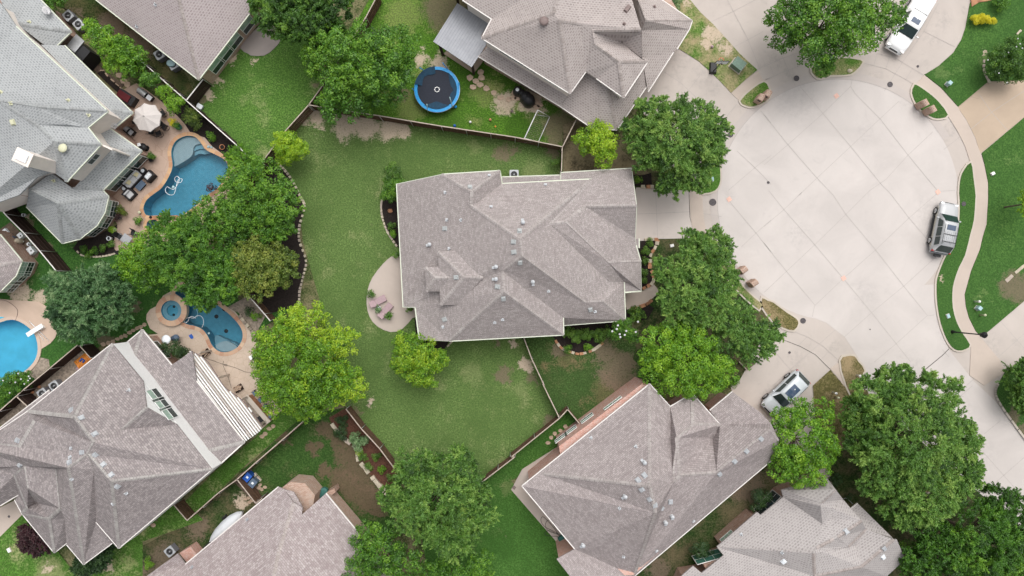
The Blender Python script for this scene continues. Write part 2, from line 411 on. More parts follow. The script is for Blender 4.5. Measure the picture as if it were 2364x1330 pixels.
M['trim'] = plain('pale gutter paint', (.62, .66, .54), .5, .08)
M['trimw'] = plain('white gutter paint', (.72, .69, .66), .5, .06)
M['ventw'] = plain('white vent cap', (.78, .82, .85), .4, .06)
M['ventr'] = plain('weathered white vent', (.50, .52, .54), .5, .12)
M['drive2'] = concrete('clean driveway concrete', (.60, .54, .50), .07, .4, (.42, .38, .35))  # clean concrete, lightened further to offset the shade of house and trees
M['ventg'] = plain('grey box vent', (.40, .42, .42), .5, .08)
M['vents'] = plain('pale steel box vent', (.42, .44, .46), .4, .1)
M['ventt'] = plain('cream plastic vent', (.60, .60, .42), .5, .08)
M['brown'] = plain('brown vent', (.20, .15, .14), .6, .1)
M['brick'] = brick('brown brick', (.27, .12, .075), (.44, .27, .20), (.50, .42, .36))
M['redbrick'] = brick('red brick', (.50, .20, .14), (.60, .33, .26), (.66, .55, .50))
M['tanbrick'] = brick('tan brick', (.38, .21, .145), (.50, .34, .26), (.54, .46, .40))
M['shA'] = shingle('mauve grey shingles', (.435, .395, .383), (.315, .280, .272), .14, .22)
M['shB'] = shingle('mauve brown shingles', (.43, .385, .376), (.305, .268, .264), .14, .26)
M['shC'] = shingle('cool grey shingles', (.385, .40, .405), (.235, .245, .25), .20, .30, 'dash')
M['shD'] = shingle('taupe tab shingles', (.455, .405, .385), (.27, .235, .225), .20, .29, 'dash')
M['shE'] = shingle('rose taupe tab shingles', (.455, .40, .395), (.285, .24, .24), .20, .29, 'dash')
M['shF'] = shingle('warm grey tab shingles', (.43, .40, .39), (.27, .25, .245), .20, .30, 'dash')
M['shG'] = shingle('dark mottled shingles', (.41, .37, .362), (.26, .232, .232), .15, .28)
M['shH'] = shingle('pink blend shingles', (.46, .415, .405), (.325, .272, .27), .17, .30)
M['capA'] = shingle('mauve ridge cap', (.43, .395, .38), (.345, .312, .30), 2, .30)
M['capC'] = shingle('grey ridge cap', (.38, .40, .40), (.30, .31, .31), 2, .30)
M['capD'] = shingle('taupe ridge cap', (.46, .41, .39), (.34, .30, .28), 2, .30)
M['capG'] = shingle('pale ridge cap', (.43, .41, .39), (.33, .31, .30), 2, .30)
M['winl'] = glass('pale blind behind glass', (.33, .46, .38)); M['wind'] = glass('dark window glass', (.035, .055, .05))
M['wing'] = glass('green tinted glass', (.06, .18, .14)); M['winb'] = glass('deep teal glass', (.03, .05, .06))
# ================================================================ THE SETTING: ground, road, lawns, beds, decks, pools
POOLS = {
 'lagoon': PL("A 1290,928 1340,940 1380,985 1410,1025 1480,1060 1545,1100 1560,1170 1530,1230 1480,1290 B 1420,30 1370,80 1290,140 1230,172 1100,170 1015,172 990,150 985,110 1010,60 1060,20 A 1110,1280 1160,1200 1182,1130 1172,1040 1195,975 1240,940"),
 'kidney': PL("X 480,240 510,190 570,140 700,150 900,260 1050,370 1180,470 1290,560 1400,680 1455,780 1465,880 1430,970 1380,1030 1290,1080 1200,1095 1120,1080 1060,1040 1010,980 980,910 930,820 860,750 760,710 660,690 590,640 610,560 640,470 620,370 560,290"),
 'round': PL("Y 0,250 90,225 170,225 260,265 340,330 385,400 408,500 400,590 370,660 300,740 200,810 100,870 0,920 -200,900 -330,700 -330,400 -200,270")}
POOLS = {k: smooth_loop(v, 3) for k, v in POOLS.items()}
def circ(c, r, n=40): return [Vector((c.x + r * math.cos(2 * math.pi * i / n), c.y + r * math.sin(2 * math.pi * i / n), 0)) for i in range(n)]
SPA1 = circ(P1("B 1050,240"), .62); SPA2c = P1("X 413,488", .5); SPA2 = circ(SPA2c, .97)
HOLES = [offset_poly(POOLS['lagoon'], .3), offset_poly(POOLS['kidney'], .3), offset_poly(POOLS['round'], .3), offset_poly(SPA1, .2)]
RV = [Vector((-400, -400, 0)), Vector((400, -400, 0)), Vector((400, 400, 0)), Vector((-400, 400, 0))]
g_side = grass('side yard grass', (0.035, 0.066, 0.015), (0.087, 0.138, 0.037), dryness=.5)
obj('ground', MB().sheet(RV, -.03, HOLES), g_side, kind='structure')
LAY = [0]
def lawn(s, mat, z=None, name='lawn', holes=(), base=-.2):
    LAY[0] += 1
    zz = z if z is not None else .0 + .0045 * LAY[0]
    pts = PL(s) if isinstance(s, str) else s
    o = obj(name, MB().sheet(pts, zz, holes), mat, kind='structure'); return o
def slab(s, mat, z, name, sm=0, base=-.25, closed=True):
    pts = PL(s) if isinstance(s, str) else s
    if sm: pts = smooth_loop(pts, sm)
    return obj(name, MB().prism(pts, base, z), mat, kind='structure')
def q(tile, *items):   # patches: tile letter, then (x, y, r, kind) in tile units
    t = TILE[tile]; return [(t[0] + x * t[2], t[1] + y * t[2], r * t[2], k) for x, y, r, k in items]
GD = (.040, .088, .020); GL = (.105, .200, .050)
g_main = grass('main lawn grass', (0.081, 0.145, 0.038), (0.165, 0.264, 0.078), dry=(.30, .32, .15), dryness=.2, speck=1.3, patches=
    q('D', (420, 800, 75, 'pale'), (620, 850, 110, 'pale'), (760, 850, 100, 'pale'), (920, 880, 90, 'pale'), (1010, 895, 60, 'pale'), (440, 890, 25, 'pale'), (1690, 1040, 70, 'soil'), (1500, 1000, 60, 'dry'), (330, 800, 45, 'pale'))
  + q('G', (280, 1020, 60, 'soil'), (150, 1180, 90, 'dry'), (20, 1040, 40, 'soil'))
  + q('E', (1480, 1250, 90, 'dry'), (1690, 1260, 70, 'soil'), (780, 215, 8, 'soil'), (1640, 1040, 30, 'soil'))
  + q('H', (95, 1200, 55, 'pale'), (20, 1040, 35, 'pale'), (140, 1280, 50, 'soil')) + q('F', (785, 150, 30, 'pale'), (760, 165, 30, 'dark'), (690, 200, 40, 'soil')) + q('I', (70, 60, 60, 'dry'), (270, 260, 40, 'soil')))
g_tramp = grass('play yard grass', (0.052, 0.127, 0.016), (0.133, 0.330, 0.026), dry=(.36, .33, .15), dryness=.22, patches=
    q('G', (330, 880, 130, 'soil'), (400, 760, 60, 'soil'), (150, 700, 100, 'pale'), (290, 980, 60, 'soil'), (50, 720, 60, 'dry'), (80, 880, 130, 'dark'))
  + q('D', (1130, 400, 70, 'pale'), (1260, 430, 70, 'pale'), (1060, 720, 120, 'dry'), (1000, 650, 60, 'soil'), (1280, 60, 160, 'soil'), (1560, 640, 110, 'dry'), (1700, 700, 90, 'pale'), (1180, 800, 200, 'dark'), (1000, 100, 150, 'dry'), (1500, 540, 100, 'dark'), (480, 650, 50, 'pale')))
g_north = grass('north yard grass', (0.058, 0.138, 0.025), (0.145, 0.297, 0.053), dry=(.36, .38, .18), dryness=.16, patches=
    q('A', (1490, 560, 40, 'pale'), (1420, 650, 45, 'pale'), (1600, 390, 30, 'pale'), (1380, 700, 30, 'soil')) + q('D', (100, 1060, 80, 'dry'), (410, 600, 30, 'soil'), (0, 410, 25, 'pale')))
g_lush = grass('front lawn grass', (0.046, 0.119, 0.027), (0.090, 0.196, 0.042), dry=(.22, .30, .11), dryness=.12, speck=.8, patches=
    q('J', (1490, 400, 40, 'dry'), (1500, 370, 22, 'pale'), (1200, 500, 50, 'dry'), (1480, 600, 20, 'soil')) + q('K', (1700, 650, 110, 'soil'), (1760, 690, 90, 'soil'), (1200, 590, 14, 'pale'), (1480, 700, 30, 'dry')) + q('L', (1690, 220, 60, 'soil'), (1760, 330, 50, 'soil')))
g_west = grass('west yard grass', (0.035, 0.110, 0.023), (0.075, 0.193, 0.037), dry=(.4, .32, .22), dryness=.10, speck=.4, patches=
    q('B', (150, 700, 75, 'pale'), (270, 725, 60, 'pale'), (210, 220, 35, 'soil'), (330, 390, 40, 'soil'), (180, 170, 25, 'pale'), (900, 800, 60, 'soil'), (720, 1010, 60, 'soil')))
g_strip = grass('narrow side grass', (0.021, 0.046, 0.011), (0.052, 0.094, 0.023), dry=(.15, .12, .06), dryness=.5, speck=.5, patches=
    q('A', (760, 180, 120, 'soil'), (950, 300, 120, 'soil'), (1200, 560, 90, 'dark'), (480, 160, 120, 'soil')))
g_h7 = grass('south yard grass', (0.032, 0.079, 0.017), (0.067, 0.143, 0.032), dry=(.20, .15, .09), dryness=.2, speck=.5, soil=(.145, .090, .068), patches=
    q('F', (700, 600, 150, 'soil'), (650, 480, 130, 'soil'), (760, 800, 130, 'soil'), (600, 680, 110, 'soil'), (480, 330, 70, 'soil'), (400, 450, 60, 'soil'), (820, 850, 90, 'soil'), (680, 730, 120, 'soil'), (480, 620, 60, 'soil'), (200, 380, 60, 'soil'), (560, 400, 70, 'soil')))
g_south = grass('centre south grass', (0.046, 0.127, 0.023), (0.102, 0.226, 0.047), dry=(.25, .25, .12), dryness=.10, speck=.6, patches=q('F', (1680, 1100, 120, 'dark'), (1690, 1080, 12, 'soil'), (1720, 720, 60, 'dry')))
g_front = grass('bottom left lawn grass', (0.052, 0.138, 0.019), (0.116, 0.281, 0.042), dry=(.50, .44, .25), dryness=.22, patches=
    q('C', (340, 1290, 110, 'dry'), (330, 1260, 40, 'pale'), (740, 1250, 45, 'pale'), (880, 1230, 60, 'dry'), (1050, 970, 25, 'soil'), (900, 1200, 50, 'dark')))
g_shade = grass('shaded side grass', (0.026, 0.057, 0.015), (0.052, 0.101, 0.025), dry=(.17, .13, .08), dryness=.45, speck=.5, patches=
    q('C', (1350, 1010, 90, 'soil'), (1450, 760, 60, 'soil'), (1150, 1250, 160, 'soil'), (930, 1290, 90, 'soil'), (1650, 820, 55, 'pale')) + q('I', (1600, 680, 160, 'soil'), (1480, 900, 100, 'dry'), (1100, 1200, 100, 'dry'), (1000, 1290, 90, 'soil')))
g_olive = grass('olive front grass', (0.110, 0.105, 0.037), (0.220, 0.193, 0.079), dry=(.40, .30, .18), dryness=.45)
g_mid = grass('bed side lawn grass', (0.041, 0.086, 0.023), (0.081, 0.160, 0.042), dry=(.27, .17, .11), dryness=.2, speck=.7, patches=
    q('H', (380, 1160, 70, 'dry'), (640, 1100, 100, 'soil'), (760, 1180, 110, 'soil'), (700, 1260, 120, 'soil'), (320, 1080, 60, 'soil'), (800, 1290, 60, 'soil')) + q('I', (660, 70, 120, 'dry'), (770, 20, 100, 'soil')))
g_ne = grass('patchy drive side grass', (0.070, 0.165, 0.023), (0.139, 0.319, 0.047), dry=(.45, .34, .22), dryness=.5, patches=
    q('G', (1380, 220, 70, 'pale'), (1330, 300, 40, 'pale'), (1470, 320, 60, 'pale'), (1200, 30, 30, 'pale'), (1550, 470, 80, 'dry'), (1460, 480, 50, 'dry'), (1620, 500, 50, 'dry')))
# --- road sheet (the whole cul-de-sac and the street that leaves it)
CX, CY, CR = 1935, 462, 279
def arc(r, a0, a1, n=24): return [P(CX + r * math.cos(R(a0 + (a1 - a0) * i / n)), CY - r * math.sin(R(a0 + (a1 - a0) * i / n))) for i in range(n + 1)]
obj('road', MB().sheet(PL("_ 1585,-60 2600,-60 2600,1500 2300,1500 1690,905 1660,780 1560,400 1450,180"), .004), M['drive'], kind='structure')
circle = circ(P(CX, CY), CR / 24, 72)
obj('road_court', MB().sheet(circle, .010), M['road'], kind='structure')
obj('street', MB().sheet(PL("K 20,715 200,820 420,900 550,1000 640,1140 L 560,30 900,500 1100,720 1400,900 1773,1330 1900,1400 2300,1400 2300,900 1773,380 1640,210 1560,120 1430,0 K 1260,1085 1200,950 1170,780 1160,640"), .014), M['road'], kind='structure')
def strip(path, w, z, mat, name, closed=False):
    mb = MB(); n = len(path)
    for i in range(n if closed else n - 1):
        a = path[i]; b = path[(i + 1) % n]; d = Vector((b.x - a.x, b.y - a.y, 0))
        if d.length < 1e-5: continue
        d.normalize(); nn = Vector((-d.y, d.x, 0)) * w / 2; e = d * w * .2
        mb.face([Vector((*(a - nn - e).xy, z)), Vector((*(b - nn + e).xy, z)), Vector((*(b + nn + e).xy, z)), Vector((*(a + nn - e).xy, z))])
    return obj(name, mb, mat, kind='structure')
# gutter band round the court
gm = MB(); A_ = arc(CR, 30, 232, 60); B_ = arc(CR + 17, 30, 232, 60)
for i in range(60): gm.face([Vector((*A_[i].xy, .0185)), Vector((*B_[i].xy, .0185)), Vector((*B_[i + 1].xy, .0185)), Vector((*A_[i + 1].xy, .0185))][::-1])
obj('gutter_band', gm, M['gutter'], kind='structure')
# joints
jm = MB(); cm = MB()
def jl(mb, s, w=.035, z=.023, sm=0):
    pts = PL(s)
    if sm: pts = smooth_loop(pts, sm, False)
    for a, b in zip(pts, pts[1:]):
        d = (b - a); d.z = 0
        if d.length < 1e-4: continue
        d.normalize(); nn = Vector((-d.y, d.x, 0)) * w / 2
        mb.face([Vector((*(a - nn).xy, z)), Vector((*(b - nn).xy, z)), Vector((*(b + nn).xy, z)), Vector((*(a + nn).xy, z))])
for s in ["J 0,785 160,985 360,1215 470,1330 K 555,160 760,405 950,650 1115,855 1160,848", "J 245,590 405,780 590,1000 800,1260 K 860,20 990,190 1110,330",
          "J 620,640 790,810 975,1050 1185,1305", "K 0,360 155,555 345,780 328,860", "K 30,0 130,125 345,370 540,600 730,830 900,1045 1000,1170",
          "J 0,1125 165,985 400,775 590,590 600,540", "K 0,245 135,130 255,15 J 240,1330 360,1215 590,1000 785,815 920,690",
          "K 0,695 345,370 560,160 720,0 J 830,1225 980,1060 1150,900", "K 345,785 540,600 760,405 985,190 1185,15 J 1190,1305 1300,1300",
          "K 545,1000 730,835 955,650 1180,445", "K 750,1170 900,1045 1110,855", "L 1320,120 1420,30", "L 1500,360 1610,270", "L 1490,480 1640,650 1773,800", "L 1580,690 1773,520",
          "J 590,590 620,640", "H 1490,75 1670,290 1773,420", "H 1570,385 1670,290 1773,200", "G 1700,755 1773,840", "G 1540,1030 1700,1180 1773,1260", "G 1480,1300 1680,1130 1773,1060",
          "H 860,160 1000,155 1215,145", "H 1305,155 1435,178", "H 985,0 1000,330", "H 1218,0 1220,150 1235,235", "H 1303,0 1306,150 1320,260",
          "H 1220,75 1303,85", "K 1215,1085 1260,1135", "K 485,950 175,1225", "K 200,960 300,1000 400,1060 520,1170", "K 110,1010 250,1065 350,1120 450,1220", "K 290,1000 230,1060", "K 440,1100 385,1155",
          "K 70,1095 195,1240", "K 175,1225 60,1330", "K 1610,890 1725,1020 1773,1075", "K 1380,1330 1725,1020 1773,975", "K 1400,1260 1600,1110", "K 1420,1060 1610,1290",
          "J 0,455 120,400 225,362", "J 60,240 215,595", "J 40,450 65,510", "J 0,550 110,500 240,450", "J 205,375 220,420", "J 820,620 940,430 1090,215 1190,20", "J 1090,215 1300,320",
          "J 770,365 750,440", "J 855,390 830,470", "J 770,365 900,400 1000,460 1090,515", "J 680,430 830,470 960,540 1040,590", "J 1010,470 965,545", "G 1365,150 1520,75 1665,0",
          "G 1475,0 1615,270 1700,480", "G 1520,320 1610,275 1720,215", "G 1610,545 1650,600", "G 1750,430 1680,480", "G 1040,490 1150,560 1300,700", "G 1310,490 1215,610", "G 1560,690 1480,780 1450,850",
          "G 1720,555 1773,525", "J 1320,732 1250,785", "J 1470,650 1550,765 1660,890", "J 1340,930 1410,880 1560,760 1773,620", "J 1225,1020 1340,930", "J 1110,630 1160,570", "J 1180,690 1230,625", "J 1215,740 1270,680",
          "J 1300,870 1360,820", "J 1375,1015 1445,970", "J 1425,1180 1500,1165", "J 1435,1265 1520,1255", "J 1250,790 1320,900 1380,1020 1405,1110",
          "K 1435,45 1525,45", "K 1430,130 1515,130", "K 1420,222 1510,232", "K 1405,300 1490,310", "K 1385,370 1475,385", "K 1365,440 1450,455", "K 1330,520 1415,545", "K 1300,620 1385,635", "K 1280,710 1365,710", "K 1280,790 1375,785", "K 1300,875 1390,860", "L 20,1 30,1"]:
    jl(jm, s, .035)
jl(cm, "K 1075,1240 1130,1195 1215,1125 1260,1080", .07); jl(cm, "K 110,1010 250,1065 350,1120 450,1220", .05, .024)
jl(cm, "G 1610,545 1650,600", .06); jl(cm, "_ 1590,438 1592,500 1598,520", .04, .024)
GA = [(CX + CR * math.cos(R(a)), CY - CR * math.sin(R(a))) for a in range(34, 232, 3)]
jl(jm, "_ " + " ".join("%.1f,%.1f" % p for p in GA), .05)
obj('pavement_joints', jm, M['joint'], kind='structure'); obj('pavement_cracks', cm, M['crack'], kind='structure')
# tan driveway on the right, sidewalks (raised)
slab("J 1320,732 1530,556 1773,530 1900,500 1900,720 1773,800 1475,1048 1440,940 1380,820", M['tan_drive'], .022, 'driveway')
slab("J 1090,512 1200,600 1320,732 1390,850 1445,970 1475,1048 1500,1130 1525,1250 1525,1330 K 1525,60 1515,230 1490,310 1470,400 1410,545 1385,635 1365,710 1372,790 1395,870 1440,960 1475,1000 1610,1160 1640,1240 1500,1330 1400,1260 1410,1070 1340,960 1300,875 1280,790 1277,700 1290,620 1330,520 1365,440 1405,300 1425,200 1435,100 1435,0 J 1435,1300 1425,1180 1405,1110 1370,1000 1320,900 1250,787 1180,690 1110,630 1035,578", M['walk'], .05, 'sidewalk')
slab("G 1500,637 1600,545 1682,483 1722,556 1650,602 1560,692", M['walk'], .05, 'sidewalk')
sw = arc(CR + 34, 176, 240, 24) + arc(CR + 64, 176, 240, 24)[::-1]
slab(sw, M['walk'], .05, 'sidewalk')
slab("K 450,1215 520,1165 640,1330 L 560,0 700,200 900,420 840,460 600,160 520,0", M['walk'], .05, 'sidewalk')
def kerbed(s, mat, name='verge', sm=2, top=.10):
    pts = smooth_loop(PL(s), sm); obj('kerb', MB().prism(offset_poly(pts, .17), -.1, top), M['kerb'], kind='structure')
    return obj(name, MB().prism(pts, -.1, top + .035), mat, kind='structure')
kerbed("J 1005,640 1018,590 1035,582 1110,632 1180,692 1248,785 1200,808 1150,805 1090,770 1040,720", g_lush)
kerbed("J 1405,1112 1420,1200 1435,1320 K 1435,60 1425,200 1400,300 1365,440 1325,520 1290,620 1278,700 1282,800 1305,890 1345,970 1398,1050 1370,1080 1320,1090 1275,1065 1235,1000 1200,900 1178,780 1172,640 1190,560 1240,440 1300,350 1328,200 1330,60 J 1326,1320 1335,1220 1360,1160", g_lush)
kerbed("G 1562,690 1640,612 1722,562 1752,600 1765,650 1730,695 1650,728 1600,722", g_ne)
kerbed("J 322,470 345,520 380,535 450,515 560,512 615,490 668,425 620,408 530,400 400,425", g_ne)
kerbed("K -15,735 20,752 60,765 150,832 212,872 230,905 200,952 130,935 60,890 -10,800", g_olive)
kerbed("K 518,1162 560,1130 612,1130 640,1170 680,1230 L 620,60 800,300 1000,560 1150,700 1060,760 900,560 700,300 560,30", g_olive)
ring1 = arc(CR + 19, 199, 234, 16) + arc(CR + 33, 199, 234, 16)[::-1]
obj('kerb', MB().prism(offset_poly(ring1, .15), -.1, .10), M['kerb'], kind='structure'); obj('verge', MB().prism(ring1, -.1, .135), g_ne, kind='structure')
kerbed("_ 1641,350 1655,345 1662,400 1660,425 1650,440 1628,446 1622,440 1622,390", g_front)
slab("J 1403,20 1560,-60 2400,-60 2400,200 1900,480 1773,548 1528,556 1322,728 1205,598 1092,510 1190,450 1290,360 1345,270 1372,190", g_lush, .075, 'lawn')
slab("J 1773,802 1482,1046 1502,1120 1527,1250 1527,1330 K 1527,60 1515,230 1490,320 1470,400 1412,545 1367,710 1375,790 1397,870 1442,958 1478,996 1540,950 1773,752 2200,400 2200,-300", g_lush, .075, 'lawn')
slab("K 1478,1000 1773,755 2200,420 2200,1330 1773,1400 1640,1240 1610,1160", M['drive'], .022, 'driveway')
slab("L 1590,30 1580,95 1640,200 1773,380 2100,800 2300,800 2300,-100 1773,-150 1640,-60", g_lush, .13, 'lawn')
strip(smooth_loop(PL("L 1590,20 1573,60 1580,110 1640,210 1773,390 1900,560"), 3, False), .2, .16, M['kerb'], 'kerb')
slab("J 1410,50 1460,20 1580,0 1560,-60 1400,-60", M['redstone'], .15, 'stone_bed_edge')
slab("G 1230,-60 1220,0 1290,85 1380,170 1480,280 1560,370 1678,478 1600,542 1500,635 1430,560 1370,500 1280,420 1210,375 1137,330 1215,200 1235,150 1100,70 1000,-20 1000,-200", g_ne, .07, 'lawn')
# --- back yards
lawn("_ 885,-60 745,190 712,243 850,268 1000,292 1299,342 1298,300 1345,270 1200,160 1060,40 1060,-60", g_tramp)
lawn("_ 712,243 850,268 1000,292 1299,342 1300,400 1180,420 950,600 1030,770 1205,780 1290,960 1116,1104 1050,1150 930,1100 800,940 740,700 700,560 690,470 600,400 640,330", g_main)
lawn("_ 700,20 760,190 712,243 610,372 540,340 437,238 483,190 560,110 610,40", g_north)
lawn("_ 90,-60 180,-60 430,175 460,235 437,238 350,160 230,60 130,10", g_strip)
lawn("_ 1205,780 1300,760 1500,780 1520,880 1480,905 1345,990 1310,945 1290,960", g_mid)
lawn("_ 1116,1104 1290,960 1310,945 1345,990 1290,1040 1180,1110 1310,1270 1345,1400 1000,1400 960,1150", g_south)
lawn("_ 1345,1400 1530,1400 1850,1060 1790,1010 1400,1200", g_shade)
lawn("_ -60,440 40,460 180,560 300,590 340,640 300,720 230,800 100,870 110,905 60,930 -60,1010 -60,860", g_west, holes=HOLES)
lawn("_ 300,590 400,560 560,700 700,700 600,760 340,770 230,800", g_west, holes=[HOLES[1]])
lawn("_ 420,1165 500,1085 590,1010 645,935 700,960 560,1080 440,1200", g_front)
lawn("_ 560,1085 700,960 800,940 930,1100 900,1260 820,1260 640,1150 600,1160", g_h7)
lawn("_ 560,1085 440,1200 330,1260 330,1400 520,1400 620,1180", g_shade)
lawn("_ 0,1240 60,1180 180,1330 420,1150 470,1200 330,1250 330,1400 -60,1400 -60,1250", g_front)
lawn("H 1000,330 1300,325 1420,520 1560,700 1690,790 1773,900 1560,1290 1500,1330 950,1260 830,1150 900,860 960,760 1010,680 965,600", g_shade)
lawn("G 960,1180 1215,1180 1222,1300 970,1290", g_shade); lawn("_ 1300,290 1340,270 1500,400 1480,405 1300,400", grass('planting strip soil', (0.058, 0.050, 0.032), (0.093, 0.077, 0.047), dryness=.6))
lawn("K 330,1330 450,1222 545,1335 L 700,60 900,500 700,700 500,700 350,300", g_olive)
lawn("_ 1905,1060 2060,960 2364,1230 2450,1400 2050,1400 1960,1250", g_shade)
slab("e -100,560 0,490 180,400 265,560 330,650 20,925 -100,1000", M['walk'], .03, 'driveway'); slab("e -80,860 0,935 330,1330 330,1500 100,1500 -80,1200", M['walk'], .035, 'sidewalk')
slab("_ 1592,433 1469,433 1440,500 1440,556 1520,556 1600,556 1600,433", M['drive2'], .018, 'driveway')
slab("G 1137,330 1210,375 1280,420 1430,560 1560,692 1600,760 1480,1000 1400,1170 1215,1180 800,640 900,560", M['drive'], .016, 'driveway')
# small patios
slab("E 985,430 930,448 870,500 800,590 765,680 758,770 778,860 830,925 920,965 1000,945 1070,870 1120,820 1100,500", M['patio'], .06, 'patio', 2)
slab("A 1640,330 1700,250 1773,180 D 120,170 175,260 130,330 60,380 -30,380 A 1700,370", M['grey_patio'], .06, 'patio', 2)
slab("I 75,600 310,450 340,520 220,640 130,690 340,1040 430,1150 340,1130 0,740", M['patio'], .06, 'patio')
slab("d 1140,390 1170,390 1430,705 1370,790 1060,420", M['patio'], .06, 'patio')
slab("H 780,697 885,690 972,640 1015,690 930,765 870,792 790,812 770,760", M['walk'], .05, 'front_walk')
slab("c 1640,190 1740,100 1830,130 1860,340 1800,360 1700,300", M['walk'], .05, 'front_walk')
slab("a 140,735 330,600 700,800 660,870 552,1005", M['tan_drive'], .10, 'patio')
# --- planting beds
for s, m in [("D 60,1120 130,1090 190,1150 250,1230 300,1330 E 335,110 302,240 300,340 345,480 325,590 302,690 300,780 100,840 0,740 -200,400 -200,0", 'mulch'),
             ("E 985,405 930,330 895,270 865,180 858,100 870,50 900,-100 985,-100", 'mulch'),
             ("H 845,345 992,340 978,400 950,440 945,520 965,570 965,625 925,655 870,680 850,600", 'mulch'),
             ("H 790,812 930,775 975,800 930,880 730,905 640,1015 560,1080 480,1110 420,1105 340,1070 285,995 355,900 700,880", 'mulch'),
             ("G 815,1160 955,1180 960,1270 815,1270", 'mulch'), ("B 500,395 540,340 640,320 800,235 800,290 778,370 800,425 700,450 600,455 530,430", 'mulch'),
             ("A 1090,600 1280,700 1400,800 1655,1020 1600,1090 1420,1030 1380,960 1290,900 1240,830 1190,770 1100,690", 'mulch'),
             ("F 620,180 700,270 985,620 900,770 770,620 690,480 620,400 540,330 500,250", 'redmulch'), ("X 1240,440 1540,270 1800,560 1650,830 1400,520", 'sandy'),
             ("Y 0,1190 820,500 960,640 150,1330 0,1330", 'sandy'), ("Y 430,620 520,640 530,720 380,850 300,800", 'sandy'), ("Z 1050,770 1180,700 1320,900 1600,1080 1500,1170 1310,900 1250,940", 'soil'),
             ("Z 1250,945 1320,905 1600,1175 1500,1180", 'mulch'), ("Z 640,130 830,180 960,400 1000,470 1130,720 1080,800 700,500", 'soil'), ("H 1560,1165 1680,1165 1615,1225", 'soil'),
             ("E 1085,870 1230,1030 1320,1030 1290,1080 1100,1060", 'mulch'), ("W 150,200 560,610 520,700 300,700 0,300", 'soil'), ("d 0,250 60,170 200,100 330,480 250,520", 'soil'),
             ("K 1725,250 1773,215 1900,215 1900,330 1773,315 1730,290", 'redmulch')]:
    slab(s, M[m], .055 if m != 'mulch' else .065, 'planting_bed', base=-.1)
# --- pool decks and pools
def deck(s, mat, holes, z=.09, name='pool_deck'):
    pts = PL(s); mb = MB().sheet(pts, z, holes)
    for i in range(len(pts)):
        a, b = pts[i], pts[(i + 1) % len(pts)]; mb.face([Vector((*a.xy, -.1)), Vector((*b.xy, -.1)), Vector((*b.xy, z)), Vector((*a.xy, z))])
    return obj(name, mb, mat, kind='structure')
deck("A 790,650 870,600 935,570 1010,620 1110,700 1210,790 1265,850 1300,905 1400,940 1450,1000 1560,1080 1620,1150 B 1560,60 1400,220 1200,330 1000,430 820,435 785,400 778,350 800,290 805,230 750,160 700,0 A 830,1000 750,850", M['stamped'], [offset_poly(POOLS['lagoon'], .18), offset_poly(SPA1, .12)])
deck("X 55,620 62,540 110,470 210,420 300,270 430,200 520,60 720,60 930,190 1230,430 1350,500 1500,700 1640,830 V 990,60 1000,500 1250,620 1375,925 1180,1120 1060,1220 900,1330 700,1330 C 1500,540 1000,0 B 1150,1180 1130,1100 1000,985 X 230,830 110,750", M['flagged'], [offset_poly(POOLS['kidney'], .18)])
deck("Y -400,0 0,0 120,12 300,22 420,32 505,85 560,170 608,250 615,340 590,410 540,470 445,530 435,590 400,690 330,760 200,860 100,920 -400,1020", M['pebble'], [offset_poly(POOLS['round'], .18)])
def pool(key, name, label, cat, wcol, floor, depth, cop, copw=.33, wz=-.02, dz=.13):
    pts = POOLS[key] if isinstance(key, str) else key; c = sum(pts, Vector()) / len(pts); root = thing(name, label, cat, (c.x, c.y, 0))
    mb = MB().ring(pts, pts, dz, -depth); mb.sheet(pts, -depth)
    obj('basin', mb, floor, root)
    cm_ = MB(); out = offset_poly(pts, copw); n = len(pts)
    cm_.ring(out, pts, dz, dz); cm_.ring(out, out, -.1, dz); obj('coping', cm_, cop, root)
    obj('water', MB().sheet(offset_poly(pts, -.002), wz), wcol, root)
    return root
def tilemat(name, ca, cb, w):
    t = NT(name); br = t.n("ShaderNodeTexBrick"); t.link(t.tc.outputs["UV"], br.inputs["Vector"]); br.inputs["Scale"].default_value = 1
    br.inputs["Brick Width"].default_value = w; br.inputs["Row Height"].default_value = 3; br.inputs["Mortar Size"].default_value = .02; br.offset = 0
    br.inputs["Color1"].default_value = c4(ca); br.inputs["Color2"].default_value = c4(cb); br.inputs["Mortar"].default_value = (.45, .36, .28, 1)
    return t.out(t.mix(t.maprange(t.noise(2, 3), .4, .7, 0, .5), br.outputs["Color"], mul(ca, .8)), .8, .25)
cop1 = tilemat('orange stone coping', (.62, .40, .23), (.45, .24, .14), .55); cop2 = tilemat('rust and cream stone coping', (.60, .44, .31), (.42, .20, .13), .5)
cop3 = concrete('pale pool rim', (.60, .47, .38), .05)
wat = water_mat('pool water', (.82, .93, .96)); plaster = plain('deep blue plaster', (.07, .265, .365), .7, .12, 3); plasterl = plain('bright blue plaster', (.09, .46, .64), .7, .10, .8)
shelf = plain('grey blue plaster shelf', (.30, .34, .36), .7, .06, 3); shelf2 = plain('pale blue plaster step', (.17, .30, .36), .7, .08, 3)
pl = pool('lagoon', 'swimming_pool', 'freeform blue swimming pool with grey tanning ledge and orange stone rim beside grey roofed house', 'swimming pool', wat, plaster, 1.3, cop1, .36)
lp = smooth_loop(PL("A 1290,930 1340,940 1372,975 1330,985 1312,1010 1308,1045 1285,1075 1230,1110 1180,1135 1183,1110 1172,1040 1195,975 1240,940"), 2)
obj('tanning_ledge', MB().prism(lp, -1.3, -.22), shelf, pl)
obj('step', MB().prism(smooth_loop(PL("A 1372,975 1400,1000 1380,1012 1345,1010 1312,1025 1312,1005 1330,983"), 2), -1.3, -.42), shelf2, pl)
